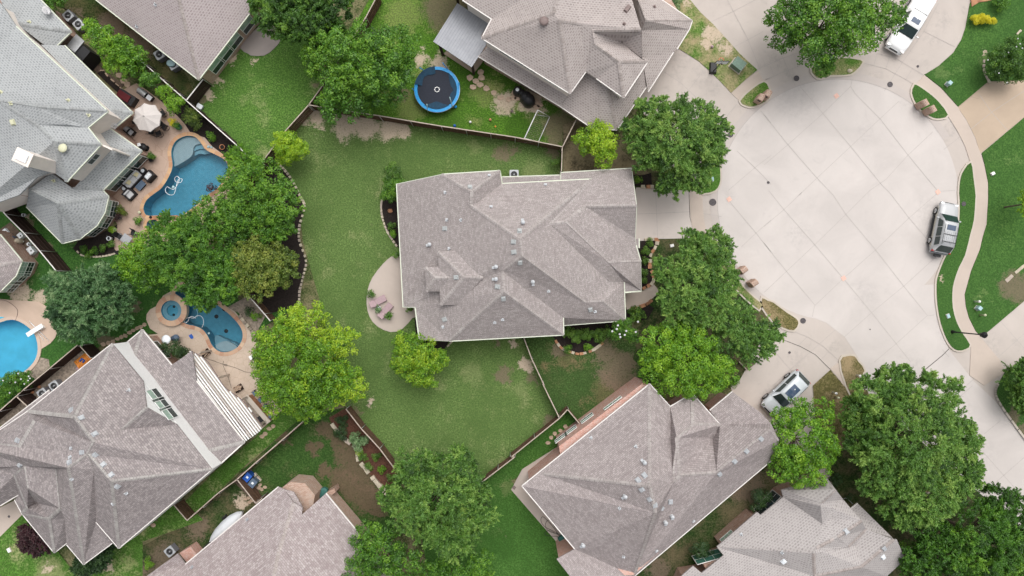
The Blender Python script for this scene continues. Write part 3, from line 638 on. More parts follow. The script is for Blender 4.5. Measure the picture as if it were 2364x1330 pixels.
obj('step', MB().prism(smooth_loop(PL("A 1400,1000 1420,1030 1380,1045 1340,1040 1305,1055 1312,1025 1345,1010 1380,1012"), 2), -1.3, -.62), shelf2, pl)
pool([v.copy() for v in SPA1], 'hot_tub', 'small round grey spa joined to the lagoon pool beside the tree', 'hot tub', wat, shelf2, .8, cop1, .3, .0, .2)
obj('spa_wall', MB().box(P1("B 1120,185", .1), (2.6, .35, .3), R(2)), M['redstone'], pl)
pl2 = pool('kidney', 'swimming_pool', 'kidney shaped dark blue swimming pool with rust stone rim and curved steps', 'swimming pool', wat, plaster, 1.3, cop2, .38)
obj('step', MB().prism(smooth_loop(PL("X 1010,860 1080,870 1150,910 1210,930 1120,950 1060,990 1020,985 1000,940"), 2), -1.3, -.75), shelf2, pl2)
obj('step', MB().prism(smooth_loop(PL("X 1020,985 1070,950 1160,905 1240,945 1300,960 1380,1030 1290,1078 1150,1060 1040,1010"), 2), -1.3, -.5), shelf2, pl2)
obj('step', MB().prism(smooth_loop(PL("X 1050,1000 1130,950 1210,940 1290,970 1370,1032 1290,1078 1200,1092 1120,1078 1060,1038"), 2), -1.3, -.22), shelf, pl2)
for s in ("X 990,583", "X 1108,475", "X 1135,800"):
    p = P1(s); obj('drain', MB().lathe((p.x, p.y, -1.29), [(.2, 0), (.2, .01), (0, .012)], 16), M['black'], pl2)
pl3 = pool('round', 'swimming_pool', 'bright turquoise rounded swimming pool with a white diving board', 'swimming pool', wat, plasterl, 1.3, cop3, .32)
obj('shallow_corner', MB().prism(smooth_loop(PL("Y 0,250 70,232 90,226 60,200 30,190 0,195"), 2), -.3, .10), plasterl, pl3)
# raised spa of the kidney pool
r = thing('hot_tub', 'raised round spa with stone rim spilling towards the kidney shaped pool', 'hot tub', (SPA2c.x, SPA2c.y, 0)); c0 = Vector((SPA2c.x, SPA2c.y, 0))
mb = MB().ring(circ(c0, 1.45), circ(c0, 1.45), -.1, .5); obj('spa_wall', mb, M['stone'], r)
mb = MB().ring(circ(c0, 1.5), circ(c0, .97), .5, .5); mb.ring(circ(c0, 1.5), circ(c0, 1.5), .42, .5); obj('coping', mb, cop2, r)
mb = MB().ring(circ(c0, .97), circ(c0, .97), .5, -.5); mb.sheet(circ(c0, .97), .12); obj('basin', mb, plaster, r)
mb = MB().ring(circ(c0, .97), circ(c0, .55), .24, .24); mb.ring(circ(c0, .55), circ(c0, .55), .24, .12); obj('bench', mb, shelf2, r)
obj('water', MB().sheet(circ(c0, .97), .38), wat, r)
for s in ("X 465,432", "X 460,550"):
    p = P1(s); obj('drain', MB().lathe((p.x, p.y, .125), [(.13, 0), (.13, .01), (0, .012)], 14), M['black'], r)
# --- stone edging of the beds
def edging(s, label, mats, w=.2, h=.16, step=.38, sm=4):
    pts = smooth_loop(PL(s), sm, False); L = 0; mb = MB(); mb2 = MB(); acc = 0; root = None; k = 0
    for a, b in zip(pts, pts[1:]):
        d = (b - a); l = d.length
        if l < 1e-4: continue
        acc += l
        if acc >= step:
            acc -= step; a_ = math.atan2(d.y, d.x); k += 1
            (mb if rnd.random() < .5 else mb2).box((b.x, b.y, h / 2), (step * rnd.uniform(.8, .95), w * rnd.uniform(.85, 1.2), h + rnd.uniform(-.03, .03)), a_ + rnd.uniform(-.08, .08))
    p0 = pts[0]; root = thing('stone_edging', label, 'garden edging', (p0.x, p0.y, 0))
    obj('edging_stones', mb, M[mats[0]], root, bevel=.015); obj('edging_stones', mb2, M[mats[1]], root, bevel=.015)
edging("D 130,1095 190,1150 250,1230 300,1330 E 335,110 302,240 300,340 345,480 325,590 302,690 300,780", 'long wavy pale stone edging between the lawn and the tree bed', ('stone', 'palewood'), .2, .14, .3)
edging("E 985,410 930,330 895,270 865,180 858,100 870,50", 'pale stone edging of the bed left of the central house', ('stone', 'palewood'), .18, .14, .3)
edging("H 860,340 988,335 980,390 950,440 944,520 965,570 965,625 925,655 890,672", 'rust stone edging of the bed with round shrubs beside the central driveway', ('redstone', 'stone'), .3, .2, .42)
edging("H 790,812 870,795 930,770 965,740", 'rust stone edging curving along the front walk', ('redstone', 'redstone'), .3, .2, .4)
edging("H 285,995 340,1070 420,1105 480,1112 560,1085 630,1035", 'brick coloured edging of the bed under the clipped shrubs', ('redstone', 'stone'), .25, .16, .4)
edging("G 835,1275 960,1275", 'short rust and white stone edging above the central driveway', ('redstone', 'stone'), .3, .2, .42)
edging("B 520,400 560,440 640,452 730,445 800,425", 'thin pale edging around the bay window bed', ('stone', 'stone'), .16, .12, .3)
edging("F 500,250 545,320 620,400 690,460 700,530 740,580 770,620", 'broken rock edging of the red mulch bed', ('stone', 'palewood'), .35, .2, .5)
edging("F 775,620 840,700 900,760", 'straight limestone edging at the end of the red mulch bed', ('stone', 'stone'), .42, .3, .42)
edging("J 1500,370 1495,480 1530,560", 'curved pale edging around the flowering shrub at the right edge', ('stone', 'palewood'), .22, .15, .35)
edging("J 1700,255 1750,205", 'short pale edging above the flowering shrub', ('stone', 'stone'), .2, .15, .35)
edging("K 1625,640 1700,570 1773,510", 'straight pale border dividing the right lawn', ('palewood', 'stone'), .3, .12, .5)
edging("E 1290,1085 1340,1030", 'tiny pale edging below the central house', ('stone', 'stone'), .16, .12, .3)
edging("X 1390,510 1500,660 1640,830", 'rough grey stone edging behind the kidney pool', ('sandy', 'stone'), .3, .25, .4)
edging("Z 1255,940 1315,905 1400,990 1600,1175", 'thin tan timber edging beside the grill patio', ('flag', 'flag'), .12, .12, .5)
edging("d 200,110 300,230", 'small limestone blocks beside the blue bins', ('stone', 'palewood'), .28, .3, .34)
# --- fences
def fence(s, label, mat, height=1.9, rails=True, cap='palewood', flip=None, posts=True, step=2.4, board=.15):
    top = PL(s, height); p0 = top[0]; root = thing('fence', label, 'fence', (p0.x, p0.y, 0))
    pan = MB(); rl = MB(); cp = MB()
    for a, b in zip(top, top[1:]):
        d = b - a; l = d.length
        if l < .2: continue
        d.normalize(); nn = Vector((-d.y, d.x, 0))
        side = 1 if nn.dot(-a.xyz.xy.to_3d() if hasattr(a.xy, 'to_3d') else Vector((-a.x, -a.y, 0))) > 0 else -1
        if flip: side = -side
        k = 0.0; ang = math.atan2(d.y, d.x)
        while k < l - .01:
            w = min(board, l - k); c = a + d * (k + w / 2)
            pan.box((c.x, c.y, height / 2 + rnd.uniform(-.012, .012)), (w - .012, .022, height), ang); k += board
        off = nn * side
        if rails:
            for z in (.35, .95, 1.6): rl.beam(Vector((*(a + off * .045).xy, z)), Vector((*(b + off * .045).xy, z)), .045, .09)
        if cap: cp.beam(Vector((*(a + off * .02).xy, height + .02)), Vector((*(b + off * .02).xy, height + .02)), .09, .035)
        if posts:
            n = max(1, round(l / step))
            for i in range(n + 1):
                c = a + d * (l * i / n) + off * .12
                if i == n and b is not top[-1]: continue
                obj('post', MB().lathe((c.x, c.y, 0), [(.033, 0), (.033, height + .03), (0, height + .05)], 8), M['galv'], root)
    obj('panel', pan, M[mat], root); 
    if rails: obj('rail', rl, M[mat], root)
    if cap: obj('cap', cp, M[cap], root)
    return root
fence("D 835,-40 750,120 455,585 362,715", 'brown board fence above the trampoline lawn, partly under the big oak', 'wood')
fence("D 362,715 205,890 40,1110 -60,1230", 'brown board fence behind the small yellow green tree', 'wood')
fence("D 362,715 850,790 1270,860 1773,935 G 350,1000", 'long brown board fence between the trampoline yard and the central lawn', 'wood')
fence("G 440,820 350,1000 345,1170", 'short pale topped fence beside the yellow green tree right of the central lawn', 'wood', rails=False)
fence("A 640,150 690,195 1000,450 1335,745 1640,1015 1700,1080", 'white topped fence between the lagoon pool bed and the north lawn', 'darkwood', cap='trimw')
fence("A 1270,685 1385,540", 'short dark gate fence at the corner of the pink roofed house', 'darkwood', cap='trimw')
fence("W -120,-150 80,100 340,360 560,610 790,890", 'tall dark fence between the grey roofed house and the pool equipment', 'darkwood', 2.4, cap='trimw')
fence("Y -200,1345 0,1180 250,960 530,730 820,488", 'dark stained fence below the turquoise pool', 'darkwood', 2.1, rails=False)
fence("Y 845,500 960,630", 'short cross fence beside the orange pool float', 'darkwood', 2.1, rails=False)
fence("Y 180,1040 290,1140", 'short cross fence beside the two air conditioners', 'darkwood', 2.1)
fence("X 1480,190 1540,270 1780,545 1860,640", 'pale topped fence behind the kidney pool gravel bed', 'wood', cap='trimw')
fence("F 345,255 180,400 0,555 C 1615,670 1490,760 1275,950 1185,845", 'thin pale topped fence between the long grass strip and the brown yard', 'wood', rails=True)
fence("C 1615,670 1745,835 1790,800", 'low fence corner around the blue bins', 'wood')
fence("F 615,190 720,325 845,460 970,628 1010,680", 'brown board fence above the red mulch bed', 'wood')
fence("F 1545,690 1773,515 I 0,520 330,255 385,195 490,320", 'board fence with pale cap below the central lawn', 'wood')
fence("H 85,1005 140,1150 225,1330 I 215,20 325,245", 'thin pale topped fence running down from the central house', 'wood', rails=False)
fence("H 1555,1165 1615,1228", 'short dark timber edge fence beside the lower driveway', 'darkwood', .4, rails=False, cap='palewood', posts=False)
# ================================================================ HOUSES
class Roof:
    """Roof faces given as (eave height, pitch, outline[, eave line]); the first two outline points are the eave unless a line is given."""
    def __init__(s): s.pts = []; s.zs = []; s.faces = []; s.eaves = []
    def idx(s, p, tol=4.2):
        best = None
        for i, q_ in enumerate(s.pts):
            dd = math.hypot(p[0] - q_[0], p[1] - q_[1])
            if dd < tol and (best is None or dd < best[0]): best = (dd, i)
        if best: return best[1]
        s.pts.append(p); s.zs.append([]); return len(s.pts) - 1
    def add(s, z0, pitch, outline, line=None):
        pp = px(outline); ln = px(line) if line else pp[:2]
        a = P(*ln[0], z0); b = P(*ln[1], z0); d = (b - a); d.z = 0; d.normalize(); ids = []
        for p in pp:
            z = z0
            for _ in range(4):
                w = P(p[0], p[1], z); dist = abs((w - a).xy.to_3d().cross(d).z) if False else abs((w.x - a.x) * d.y - (w.y - a.y) * d.x)
                z = z0 + pitch * dist
            i = s.idx(p)
            if i in ids: continue
            ids.append(i); s.zs[i].append((z, dist < .35))
        s.faces.append((ids, (d.x, d.y), line is None and pitch > 0, abs(pitch)))
    def build(s, house, mat, cap, gut='trim', thick=.16, name='roof', rake=False, zfix='', zsc=1.0):
        z = []
        for q_ in s.zs:
            e = [a for a, on in q_ if on]; q2 = e if e and max(e) - min(e) < 1.2 else [a for a, on in q_]
            z.append(sum(q2) / len(q2))
        zm = min(z); z = [zm + (v - zm) * zsc for v in z]
        if zfix:
            tl = TILE['_']
            for tok in zfix.split():
                if tok in TILE: tl = TILE[tok]; continue
                a, b, c = (float(v) for v in tok.split(',')); z[s.idx((tl[0] + a * tl[2], tl[1] + b * tl[2]), 6)] = c
        V = [P(p[0], p[1], zz) for p, zz in zip(s.pts, z)]; mb = MB(); ec = {}; tris = []
        for ids, d, eave, pit in s.faces:
            loop = [V[i] for i in ids]; flat = [Vector((p.x, p.y, 0)) for p in loop]
            dv = Vector((d[0], d[1], 0)); nv = Vector((-d[1], d[0], 0)); k = math.sqrt(1 + pit * pit)
            for t in tessellate_polygon([flat]):
                a, b, c = (flat[i] for i in t)
                if (b - a).cross(c - a).z < 0: t = (t[0], t[2], t[1])
                q3 = [loop[i] for i in t]; tris.append(tuple(q3))
                mb.face(q3, [(p.dot(dv), p.dot(nv) * k) for p in q3])
            n = len(ids)
            for i in range(n):
                a, b = ids[i], ids[(i + 1) % n]; ec.setdefault(tuple(sorted((a, b))), []).append((a, b, ids, eave and i == 0))
        dn = Vector((0, 0, thick)); s.gut = []
        for key, l in ec.items():
            if len(l) == 1:
                a, b = V[l[0][0]], V[l[0][1]]; mb.face([a, b, b - dn, a - dn])
                if l[0][3] or (rake and abs(a.z - b.z) < .12 and (a - b).length > 1): s.gut.append((a, b))
                elif rake: s.gut.append((a, b, 1))
        ro = obj(name, mb, M[mat], house); s.V = V
        bv = [v for t in tris for v in t]; s.bvh = BVHTree.FromPolygons([tuple(v) for v in bv], [(i, i + 1, i + 2) for i in range(0, len(bv), 3)])
        # ridge and hip caps on convex inner edges
        for key, l in ec.items():
            if len(l) == 2:
                a, b = V[key[0]], V[key[1]]; cen = []
                for q_ in l:
                    ids = [i for i in q_[2] if i not in key]; cen.append(sum((V[i] for i in ids), Vector()) / max(1, len(ids)))
                m = (a + b) / 2; dd = (b - a); 
                if dd.length < .8: continue
                # height of chord between the two faces below the edge -> convex
                t0 = dd.normalized(); side = Vector((-t0.y, t0.x, 0)); conv = 0; dr = []
                for c in cen:
                    v = c - m; v = v - t0 * v.dot(t0); hl = math.hypot(v.x, v.y)
                    dr.append((v.z / hl) if hl > .05 else 0)
                if sum(dr) < -.18:
                    cm_ = MB(); cap_strip(cm_, a, b, dr, cen, m)
                    if cm_.f: obj('ridge_cap', cm_, M[cap], ro)
        for g in s.gut:
            gm_ = MB(); rk = MB()
            a, b = g[0], g[1]
            if len(g) == 3: rk.beam(a - Vector((0, 0, .09)), b - Vector((0, 0, .09)), .05, .17)
            else: gm_.beam(a - Vector((0, 0, .05)), b - Vector((0, 0, .05)), .13, .12)
            if gm_.f and gut: obj('gutter', gm_, M[gut], ro)
            if rk.f: obj('rake_board', rk, M[gut or 'trimw'], ro)
        s.obj = ro; return ro
    def hit(s, x, y):
        o = Vector((0, 0, H)); w = P(x, y, 0); d = (w - o).normalized(); h = s.bvh.ray_cast(o, d)
        return (h[0], h[1]) if h[0] is not None else (None, None)
def cap_strip(mb, a, b, dr, cen, m):
    d = b - a; L = d.length; d.normalize(); n = max(1, int(L / .34)); sides = []
    for k in range(2):
        v = cen[k] - m; v = v - d * v.dot(d)
        if v.length < .01: return
        v.normalize(); sides.append(v)
    s0, s1 = sides; w = .17; base = rnd.random() * 50
    for i in range(n):
        t0 = a + d * (L * i / n); t1 = a + d * (L * (i + 1.06) / n); up = Vector((0, 0, .035)); up2 = Vector((0, 0, .055))
        uv = (base + i * .3 + .05, .3)
        uvs = [(uv[0], .3), (uv[0] + .2, .3), (uv[0] + .2, .6), (uv[0], .6)]
        mb.face([t0 + up2, t1 + up, t1 + s0 * w + up, t0 + s0 * w + up2], uvs); mb.face([t1 + up, t0 + up2, t0 + s1 * w + up2, t1 + s1 * w + up], uvs)
class House:
    def __init__(s, label, base, name='house', cat='house'):
        p = P1(base); s.o = thing(name, label, cat, (p.x, p.y, 0)); s.roofs = []; s.walls = []
    def roof(s, faces, mat, cap, gut='trim', thick=.16, rake=False, zfix='', zsc=1.0):
        r = Roof()
        for f in faces: r.add(*f)
        r.build(s.o, mat, cap, gut, thick, rake=rake, zfix=zfix, zsc=zsc); s.roofs.append(r); return r
    def wall(s, outline, z, mat, inset=.35, z0=-.1, name='wall'):
        pts = offset_poly(PL(outline, z), -inset); mb = MB().prism(pts, z0, z - .25); obj(name, mb, M[mat], s.o)
        n = len(pts)
        for i in range(n): s.walls.append((pts[i], pts[(i + 1) % n], z0, z))
    def strip_wall(s, line, z0, z1, mat, thick=.12, name='wall'):
        pts = PL(line, z1); mb = MB()
        for a, b in zip(pts, pts[1:]):
            d = (b - a); d.z = 0; l = d.length; d.normalize(); nn = Vector((-d.y, d.x, 0)) * thick / 2
            c = [a - nn, b - nn, b + nn, a + nn]; sg = 1
            lo = [Vector((*v.xy, z0)) for v in c]; hi = [Vector((*v.xy, z1)) for v in c]
            for i, j, ll in ((0, 1, l), (1, 2, thick), (2, 3, l), (3, 0, thick)):
                mb.face([lo[i], lo[j], hi[j], hi[i]], [(0, z0), (ll, z0), (ll, z1), (0, z1)])
            mb.face(hi); s.walls.append((a, b, z0, z1))
        obj(name, mb, M[mat], s.o)
    def win(s, where, w, h, zc, panes='split', grid=None, proud=.05):
        p = P1(where, zc); best = None
        for a, b, z0, z1 in s.walls:
            if not (z0 - .3 <= zc <= z1 + .6): continue
            ab = Vector((b.x - a.x, b.y - a.y)); t = max(.05, min(.95, (Vector((p.x - a.x, p.y - a.y)).dot(ab)) / max(ab.length_squared, 1e-6)))
            q_ = Vector((a.x, a.y)) + ab * t; dd = (q_ - Vector((p.x, p.y))).length
            if best is None or dd < best[0]: best = (dd, q_, ab.normalized())
        if best is None: return
        q_, d = best[1], best[2]; nn = Vector((-d.y, d.x)); 
        if nn.dot(-q_) < 0: nn = -nn
        d3 = Vector((d.x, d.y, 0)); n3 = Vector((nn.x, nn.y, 0)); c = Vector((q_.x, q_.y, zc)) + n3 * (.07 + proud - .05)
        def pane(u0, u1, v0, v1, off):
            f = [c + d3 * u0 + Vector((0, 0, v0)) + n3 * off, c + d3 * u1 + Vector((0, 0, v0)) + n3 * off, c + d3 * u1 + Vector((0, 0, v1)) + n3 * off, c + d3 * u0 + Vector((0, 0, v1)) + n3 * off]
            return f
        fr = MB(); ft = .05
        def bar(u0, u1, v0, v1, t=.06):
            a = c + d3 * u0 + Vector((0, 0, v0)); b = c + d3 * u1 + Vector((0, 0, v1)); fr.beam(a, b, t, t, n3)
        bar(-w / 2, w / 2, h / 2, h / 2, ft); bar(-w / 2, w / 2, -h / 2, -h / 2, ft); bar(-w / 2, -w / 2, -h / 2, h / 2, ft); bar(w / 2, w / 2, -h / 2, h / 2, ft)
        if panes == 'split': bar(-w / 2, w / 2, 0, 0, .05)
        if grid:
            for i in range(1, grid[0]): bar(-w / 2 + w * i / grid[0], -w / 2 + w * i / grid[0], -h / 2, h / 2, .025)
            for i in range(1, grid[1]): bar(-w / 2, w / 2, -h / 2 + h * i / grid[1], -h / 2 + h * i / grid[1], .025)
        f = obj('window', fr, M['white'], s.o)
        if panes == 'split':
            obj('pane', MB().face(pane(-w / 2, w / 2, 0, h / 2, .004)), M['winl'], f); obj('pane', MB().face(pane(-w / 2, w / 2, -h / 2, 0, .004)), M['wind'], f)
        else: obj('pane', MB().face(pane(-w / 2, w / 2, -h / 2, h / 2, .004)), M[{'dark': 'wind', 'light': 'winl', 'green': 'wing', 'teal': 'winb'}[panes]], f)
    def vents(s, ri, kind, pts, mat=None):
        for x, y in px(pts):
            h = n = None
            for r in ([s.roofs[ri]] if ri is not None else s.roofs):
                a, b = r.hit(x, y)
                if a is not None and (h is None or a.z > h.z): h, n, rr = a, b, r
            if h is None: continue
            if n.z < 0: n = -n
            rot = Vector((0, 0, 1)).rotation_difference(n).to_matrix(); sl_ = Vector((n.x, n.y, 0)); ang = math.atan2(sl_.y, sl_.x) if sl_.length > .01 else 0
            mb = MB()
            if kind == 'box':
                mb.box((0, 0, .02), (.62, .52, .03)); mb.box((0, 0, .12), (.46, .42, .16), taper=.9); m = mat or 'ventg'
            elif kind == 'pipe':
                mb.box((0, 0, .02), (.42, .36, .025)); m = mat or 'ventr'
                mb.lathe((-.02, 0, 0), [(.13, .02), (.07, .12), (.07, .34), (.055, .36), (0, .33)], 12)
            elif kind == 'cap':
                mb.lathe((0, 0, 0), [(.24, .01), (.2, .05), (.12, .1), (.12, .42)], 14); mb.lathe((0, 0, .42), [(.12, 0), (.24, .02), (.22, .1), (0, .16)], 14); m = mat or 'ventr'
                mb.box((.28, .05, .02), (.34, .3, .025))
            elif kind == 'dome':
                mb.lathe((0, 0, 0), [(.34, .01), (.34, .2), (.5, .24), (.5, .28), (.3, .36), (0, .38)], 22); m = mat or 'brown'
            mt = Matrix.Translation(h) @ Matrix.Scale(.78, 4) @ (Matrix.Rotation(ang, 4, 'Z') if kind != 'box' else (rot.to_4x4() @ Matrix.Rotation(ang, 4, 'Z')))
            mb.xform(mt); obj('roof_vent', mb, M[m], rr.obj)

# ---------- central house
h = House('central house with mauve grey hip roof, green gutters and raised west block', 'M 900,650')
h.wall('M 60,150 805,100 812,100 1240,90 1765,60 1790,300 1790,600 1835,640 1835,920 1715,930 1715,1140 1265,1170 1265,1240 220,1280 190,1045 105,1040', 2.9, 'brick', .45)
h.wall('M 378,72 805,45 820,140 1268,600 1268,1120 1270,1245 435,1290 380,600', 4.6, 'tanbrick', .5, 1)
h.roof([(2.8, .687, "98,1042 50,142 378,72 600,200 595,300 950,545 967,670 825,780 835,930 435,1290 215,1280 185,1045".join(["M ", ""])),
        (5.5, .9, "M 378,72 805,45 600,200"), (5.3, .7, "M 805,45 820,140 625,290 595,300 600,200"), (4.2, 1.0, "M 820,140 1475,107 950,545 595,300 625,290"),
        (2.8, .9, "M 818,92 1245,78 1250,113 820,140"), (3.0, .8, "M 1250,60 1768,28 1805,300 1430,305 1280,420 1165,432 1475,107 1250,113"),
        (10.3, -.8, "M 967,670 950,545 1475,107 1165,432 1600,857 1712,858 1560,1003 1430,1010"), (3.4, .6, "M 1835,710 1800,590 1430,305 1280,420 1165,432 1600,720"[:0] + "M 1835,710 1800,590 1430,305 1280,420 1600,720"),
        (5.7, -.8, "M 1430,305 1805,300 1795,540 1800,590"), (2.8, .9, "M 1720,935 1840,925 1835,710 1600,720 1280,420 1165,432 1600,857 1715,858"),
        (3.0, .95, "M 1712,858 1722,1140 1560,1003"), (3.0, 1.05, "M 1270,1175 1722,1140 1560,1003 1430,1010 967,670 825,780 1268,1120"),
        (4.8, .75, "M 1270,1245 1268,1120 825,780 835,930"), (4.9, 1.05, "M 435,1290 1270,1245 835,930")], 'shA', 'capA', rake=True, zsc=.7)
h.wall('M 350,637 475,632 660,815 495,1025 370,1028', 5.2, 'tanbrick', .25, 3)
h.wall('M 255,750 360,745 360,928 265,928', 5.0, 'tanbrick', .2, 3)
h.roof([(5.2, .5, "M 350,637 370,1028 540,825"), (5.2, .5, "M 475,632 350,637 540,825 680,828"), (5.2, .5, "M 370,1028 495,1025 680,828 540,825")], 'shA', 'capA', None)
h.roof([(5.1, .55, "M 255,750 265,928 330,828"), (5.1, .55, "M 360,745 255,750 330,828 440,830"), (5.1, .55, "M 265,928 365,928 440,830 330,828")], 'shA', 'capA', None)
h.roof([(3.1, .3, "M 1822,540 1822,610 1792,612 1792,545")], 'shA', 'capA')
h.vents(None, 'pipe', "M 407,203 420,404 522,404 436,615 727,82 1138,150 740,311 392,1186 766,1150 824,1130 1160,922 1500,1072")
h.vents(None, 'cap', "M 292,586 973,425 776,748 776,838 1044,858")
h.vents(None, 'box', "M 402,468 586,166 948,486 904,566 907,640 952,716 787,893 485,825 400,1132 830,980 1466,1060")
# ---------- house with the metal patio roof (top)
h = House('taupe two storey house above the trampoline yard with a metal patio roof', '_ 1340,100')
h.wall('_ 1112,92 1316,218 1352,168 1377,182 1404,203 1440,227 1496,140 1436,98 1480,-80 1080,-120 1068,0 1135,44', 5.5, 'cream', .3, 2.5)
h.wall('_ 1104,132 1293,244 1366,295 1424,300 1494,198 1555,120 1591,68 1598,48 1450,-200 1000,-200 1068,0', 3.0, 'tanbrick', .55)
h.roof([(5.6, .6, "_ 1112,88 1316,216 1291,47 1278,30"), (5.6, .6, "_ 1112,88 1135,44 1300,-60 1278,30"), (5.6, .6, "_ 1316,216 1352,166 1341,54 1291,47"), (5.4, .6, "_ 1068,0 1135,44 1300,-60 1330,-200 1000,-200 1000,-45"),
        (8.0, -.3, "_ 1291,47 1341,54 1366,70 1302,-60 1278,30"), (5.6, .5, "_ 1377,181 1440,226 1429,142 1372,101 1366,70 1341,54 1352,166"), (5.6, .6, "_ 1440,226 1496,141 1429,142"),
        (5.6, .6, "_ 1496,141 1436,99 1372,101 1429,142"), (8.0, -.5, "_ 1366,70 1480,69 1483,135 1496,141 1436,99 1372,101"), (8.0, -.35, "_ 1480,69 1366,70 1341,54 1300,-60 1330,-200 1442,-100 1458,-4")], 'shD', 'capD', 'trimw', zfix='_ 1112,88,5.5 1135,44,5.5 1291,47,8 1278,30,8 1341,54,7.9 1366,70,7.6 1372,101,7.3 1429,142,6.8 1352,166,5.9 1480,69,7.3 1483,135,5.9 1302,-60,8.2 1330,-200,8.4 1458,-4,6.9 1442,-100,7.4 1436,99,5.5')
h.roof([(3.0, .55, "_ 1104,130 1293,245 1303,231 1316,216 1126,108"), (3.0, .55, "_ 1293,243 1366,295 1386,286 1377,182 1352,168 1316,216"), (3.0, .55, "_ 1366,296 1424,300 1418,284 1404,203 1377,182 1386,286"[:0] + "_ 1366,295 1424,300 1404,203 1377,182"),
        (3.0, .6, "_ 1424,300 1494,198 1483,135 1404,203"), (3.0, .6, "_ 1496,212 1555,120 1481,70 1483,135"), (3.0, .6, "_ 1563,113 1591,68 1481,70 1555,120"),
        (3.0, .5, "_ 1591,68 1598,48 1490,47 1481,70"), (3.0, .5, "_ 1598,48 1528,0 1472,0 1490,47"), (3.0, .5, "_ 1528,0 1400,-90 1420,-120 1458,-4 1472,0"), (6.0, -.5, "_ 1472,0 1490,47 1481,70 1458,-4")], 'shD', 'capD', 'trimw')
for wc in ("a 990,740", "a 1155,845", "a 1320,950"): h.win(wc, 1.25, .6, 4.8, 'dark')
for wc in ("a 1555,1105", "a 1630,1150", "a 1705,1195"): h.win(wc, .75, .55, 4.8, 'light')
for wc in ("a 750,880", "a 865,945", "a 985,1020"): h.win(wc, .95, .9, 1.9, 'dark')
h.vents(None, 'dome', "a 1510,300"); h.vents(None, 'pipe', "b 712,248 1020,70", 'brown'); h.vents(None, 'box', "b 755,78 735,105", 'brown')
t = thing('patio_cover', 'grey corrugated metal patio roof on dark posts beside the trampoline', 'patio cover', tuple(P1("a 330,500")))
pc = PL("a 330,40 752,318 650,487 730,560 722,615 525,915 0,565", 2.9); mb = MB(); a0, b0 = pc[6], pc[5]; dr_ = (pc[0] - pc[6]); L0 = dr_.length; dr_.normalize(); wd = (b0 - a0); Wd = wd.length; wd.normalize()
mb.prism([Vector((p.x, p.y, 0)) for p in pc], 2.78, 2.86)
ro = obj('metal_roof', mb, plain('galvanised roof sheet', (.30, .31, .335), .5, .1, 1.2, metal=.2), t)
rb = MB(); k = .12
while k < Wd:
    st = a0 + wd * k; en = st + dr_ * (L0 * .99)
    if k > Wd * .76: en = st + dr_ * (L0 * .55)
    rb.beam(Vector((*st.xy, 2.87)), Vector((*en.xy, 2.87)), .035, .022); k += .26
obj('roof_rib', rb, plain('roof rib metal', (.25, .26, .285), .5, .1, metal=.2), ro)
for s_ in ("a 115,690", "a 545,955"): 
    p = P1(s_, 1.2); obj('post', MB().box((p.x, p.y, 1.4), (.22, .22, 2.8)), M['darkwood'], t)
for s_ in ("a 345,70", "a 740,330"): 
    p = P1(s_, 1.2); obj('post', MB().box((p.x, p.y, 1.4), (.2, .2, 2.8)), M['darkwood'], t)
# ---------- pink roofed house, top left centre
h = House('house with rose taupe hip roof and brick window wall above the north lawn', 'A 1200,200')
h.wall('A 500,-140 860,175 1355,545 1700,95 1900,-170', 3.0, 'tanbrick', .35)
h.roof([(3.0, .6, "A 400,-200 1355,545 1215,-20 1180,-200"), (3.0, .6, "A 1355,545 1700,95 1920,-200 1180,-200 1215,-20")], 'shE', 'capD')
for wc in ("A 1475,440", "A 1535,360", "A 1598,280", "A 1690,170"): h.win(wc, 1.55, 1.75, 1.55, 'split')
h.vents(None, 'pipe', "A 935,180 1062,30", 'vents')
# ---------- cool grey house, left
h = House('large grey shingled house with cream upper walls, cream chimney and bay window', 'A 300,900')
h.wall('A 20,20 110,180 735,760 600,870 690,985 455,1240 360,1170 250,1210 130,1330 -200,1450 -200,-100', 6.0, 'cream', .3, 2.5)
h.wall('A 440,312 905,772 800,857 968,1032 B 700,8 740,40 715,150 660,240 545,330 425,358 180,110 130,0 0,60 -300,0 A -300,-200 275,-40 485,215 390,308', 3.0, 'brick', .5)
h.roof([(6.0, .5, "A 110,180 735,760 250,730 0,690 -200,660 -200,-160 0,20 25,50"), (6.0, .5, "A 735,760 600,870 460,850 250,850 0,690 250,730"),
        (6.2, .5, "A 600,870 690,985 370,965 250,850 460,850"), (6.2, .5, "A 690,985 455,1240 370,965"),
        (7.2, -.3, "A 250,850 370,965 455,1240 360,1170 250,1210 130,1330 -200,1450 -200,660 0,690")], 'shC', 'capC', zfix='A 250,1210,6.1 130,1330,6.1 -200,1450,6.1 360,1170,6.1 455,1240,6.1 -200,660,8.2 0,690,8.2 250,730,8.0 250,850,7.6 370,965,7.7 460,850,6.9')
h.roof([(3.0, .5, "A 440,310 905,770 770,750 735,760 280,305"), (3.0, .5, "A 905,770 800,857 735,870 735,760 770,750")], 'shC', 'capC')
h.roof([(3.0, .5, "A 740,870 968,1030 770,1010 640,900"), (3.0, .5, "A 968,1030 700,1300 500,1290 560,1220 690,1100 770,1010"), (3.0, .5, "B 695,-5 740,40 395,90"), (3.0, .5, "B 740,40 715,150 395,90"),
        (3.0, .5, "B 715,150 660,240 395,90"), (3.0, .5, "B 660,240 545,330 395,90"), (3.0, .5, "B 545,330 425,360 395,90"), (3.0, .5, "B 425,360 180,110 200,-10 395,90"),
        (5.4, -.3, "B 395,90 200,-10 A 350,1180 500,1290 700,1300")], 'shC', 'capC')
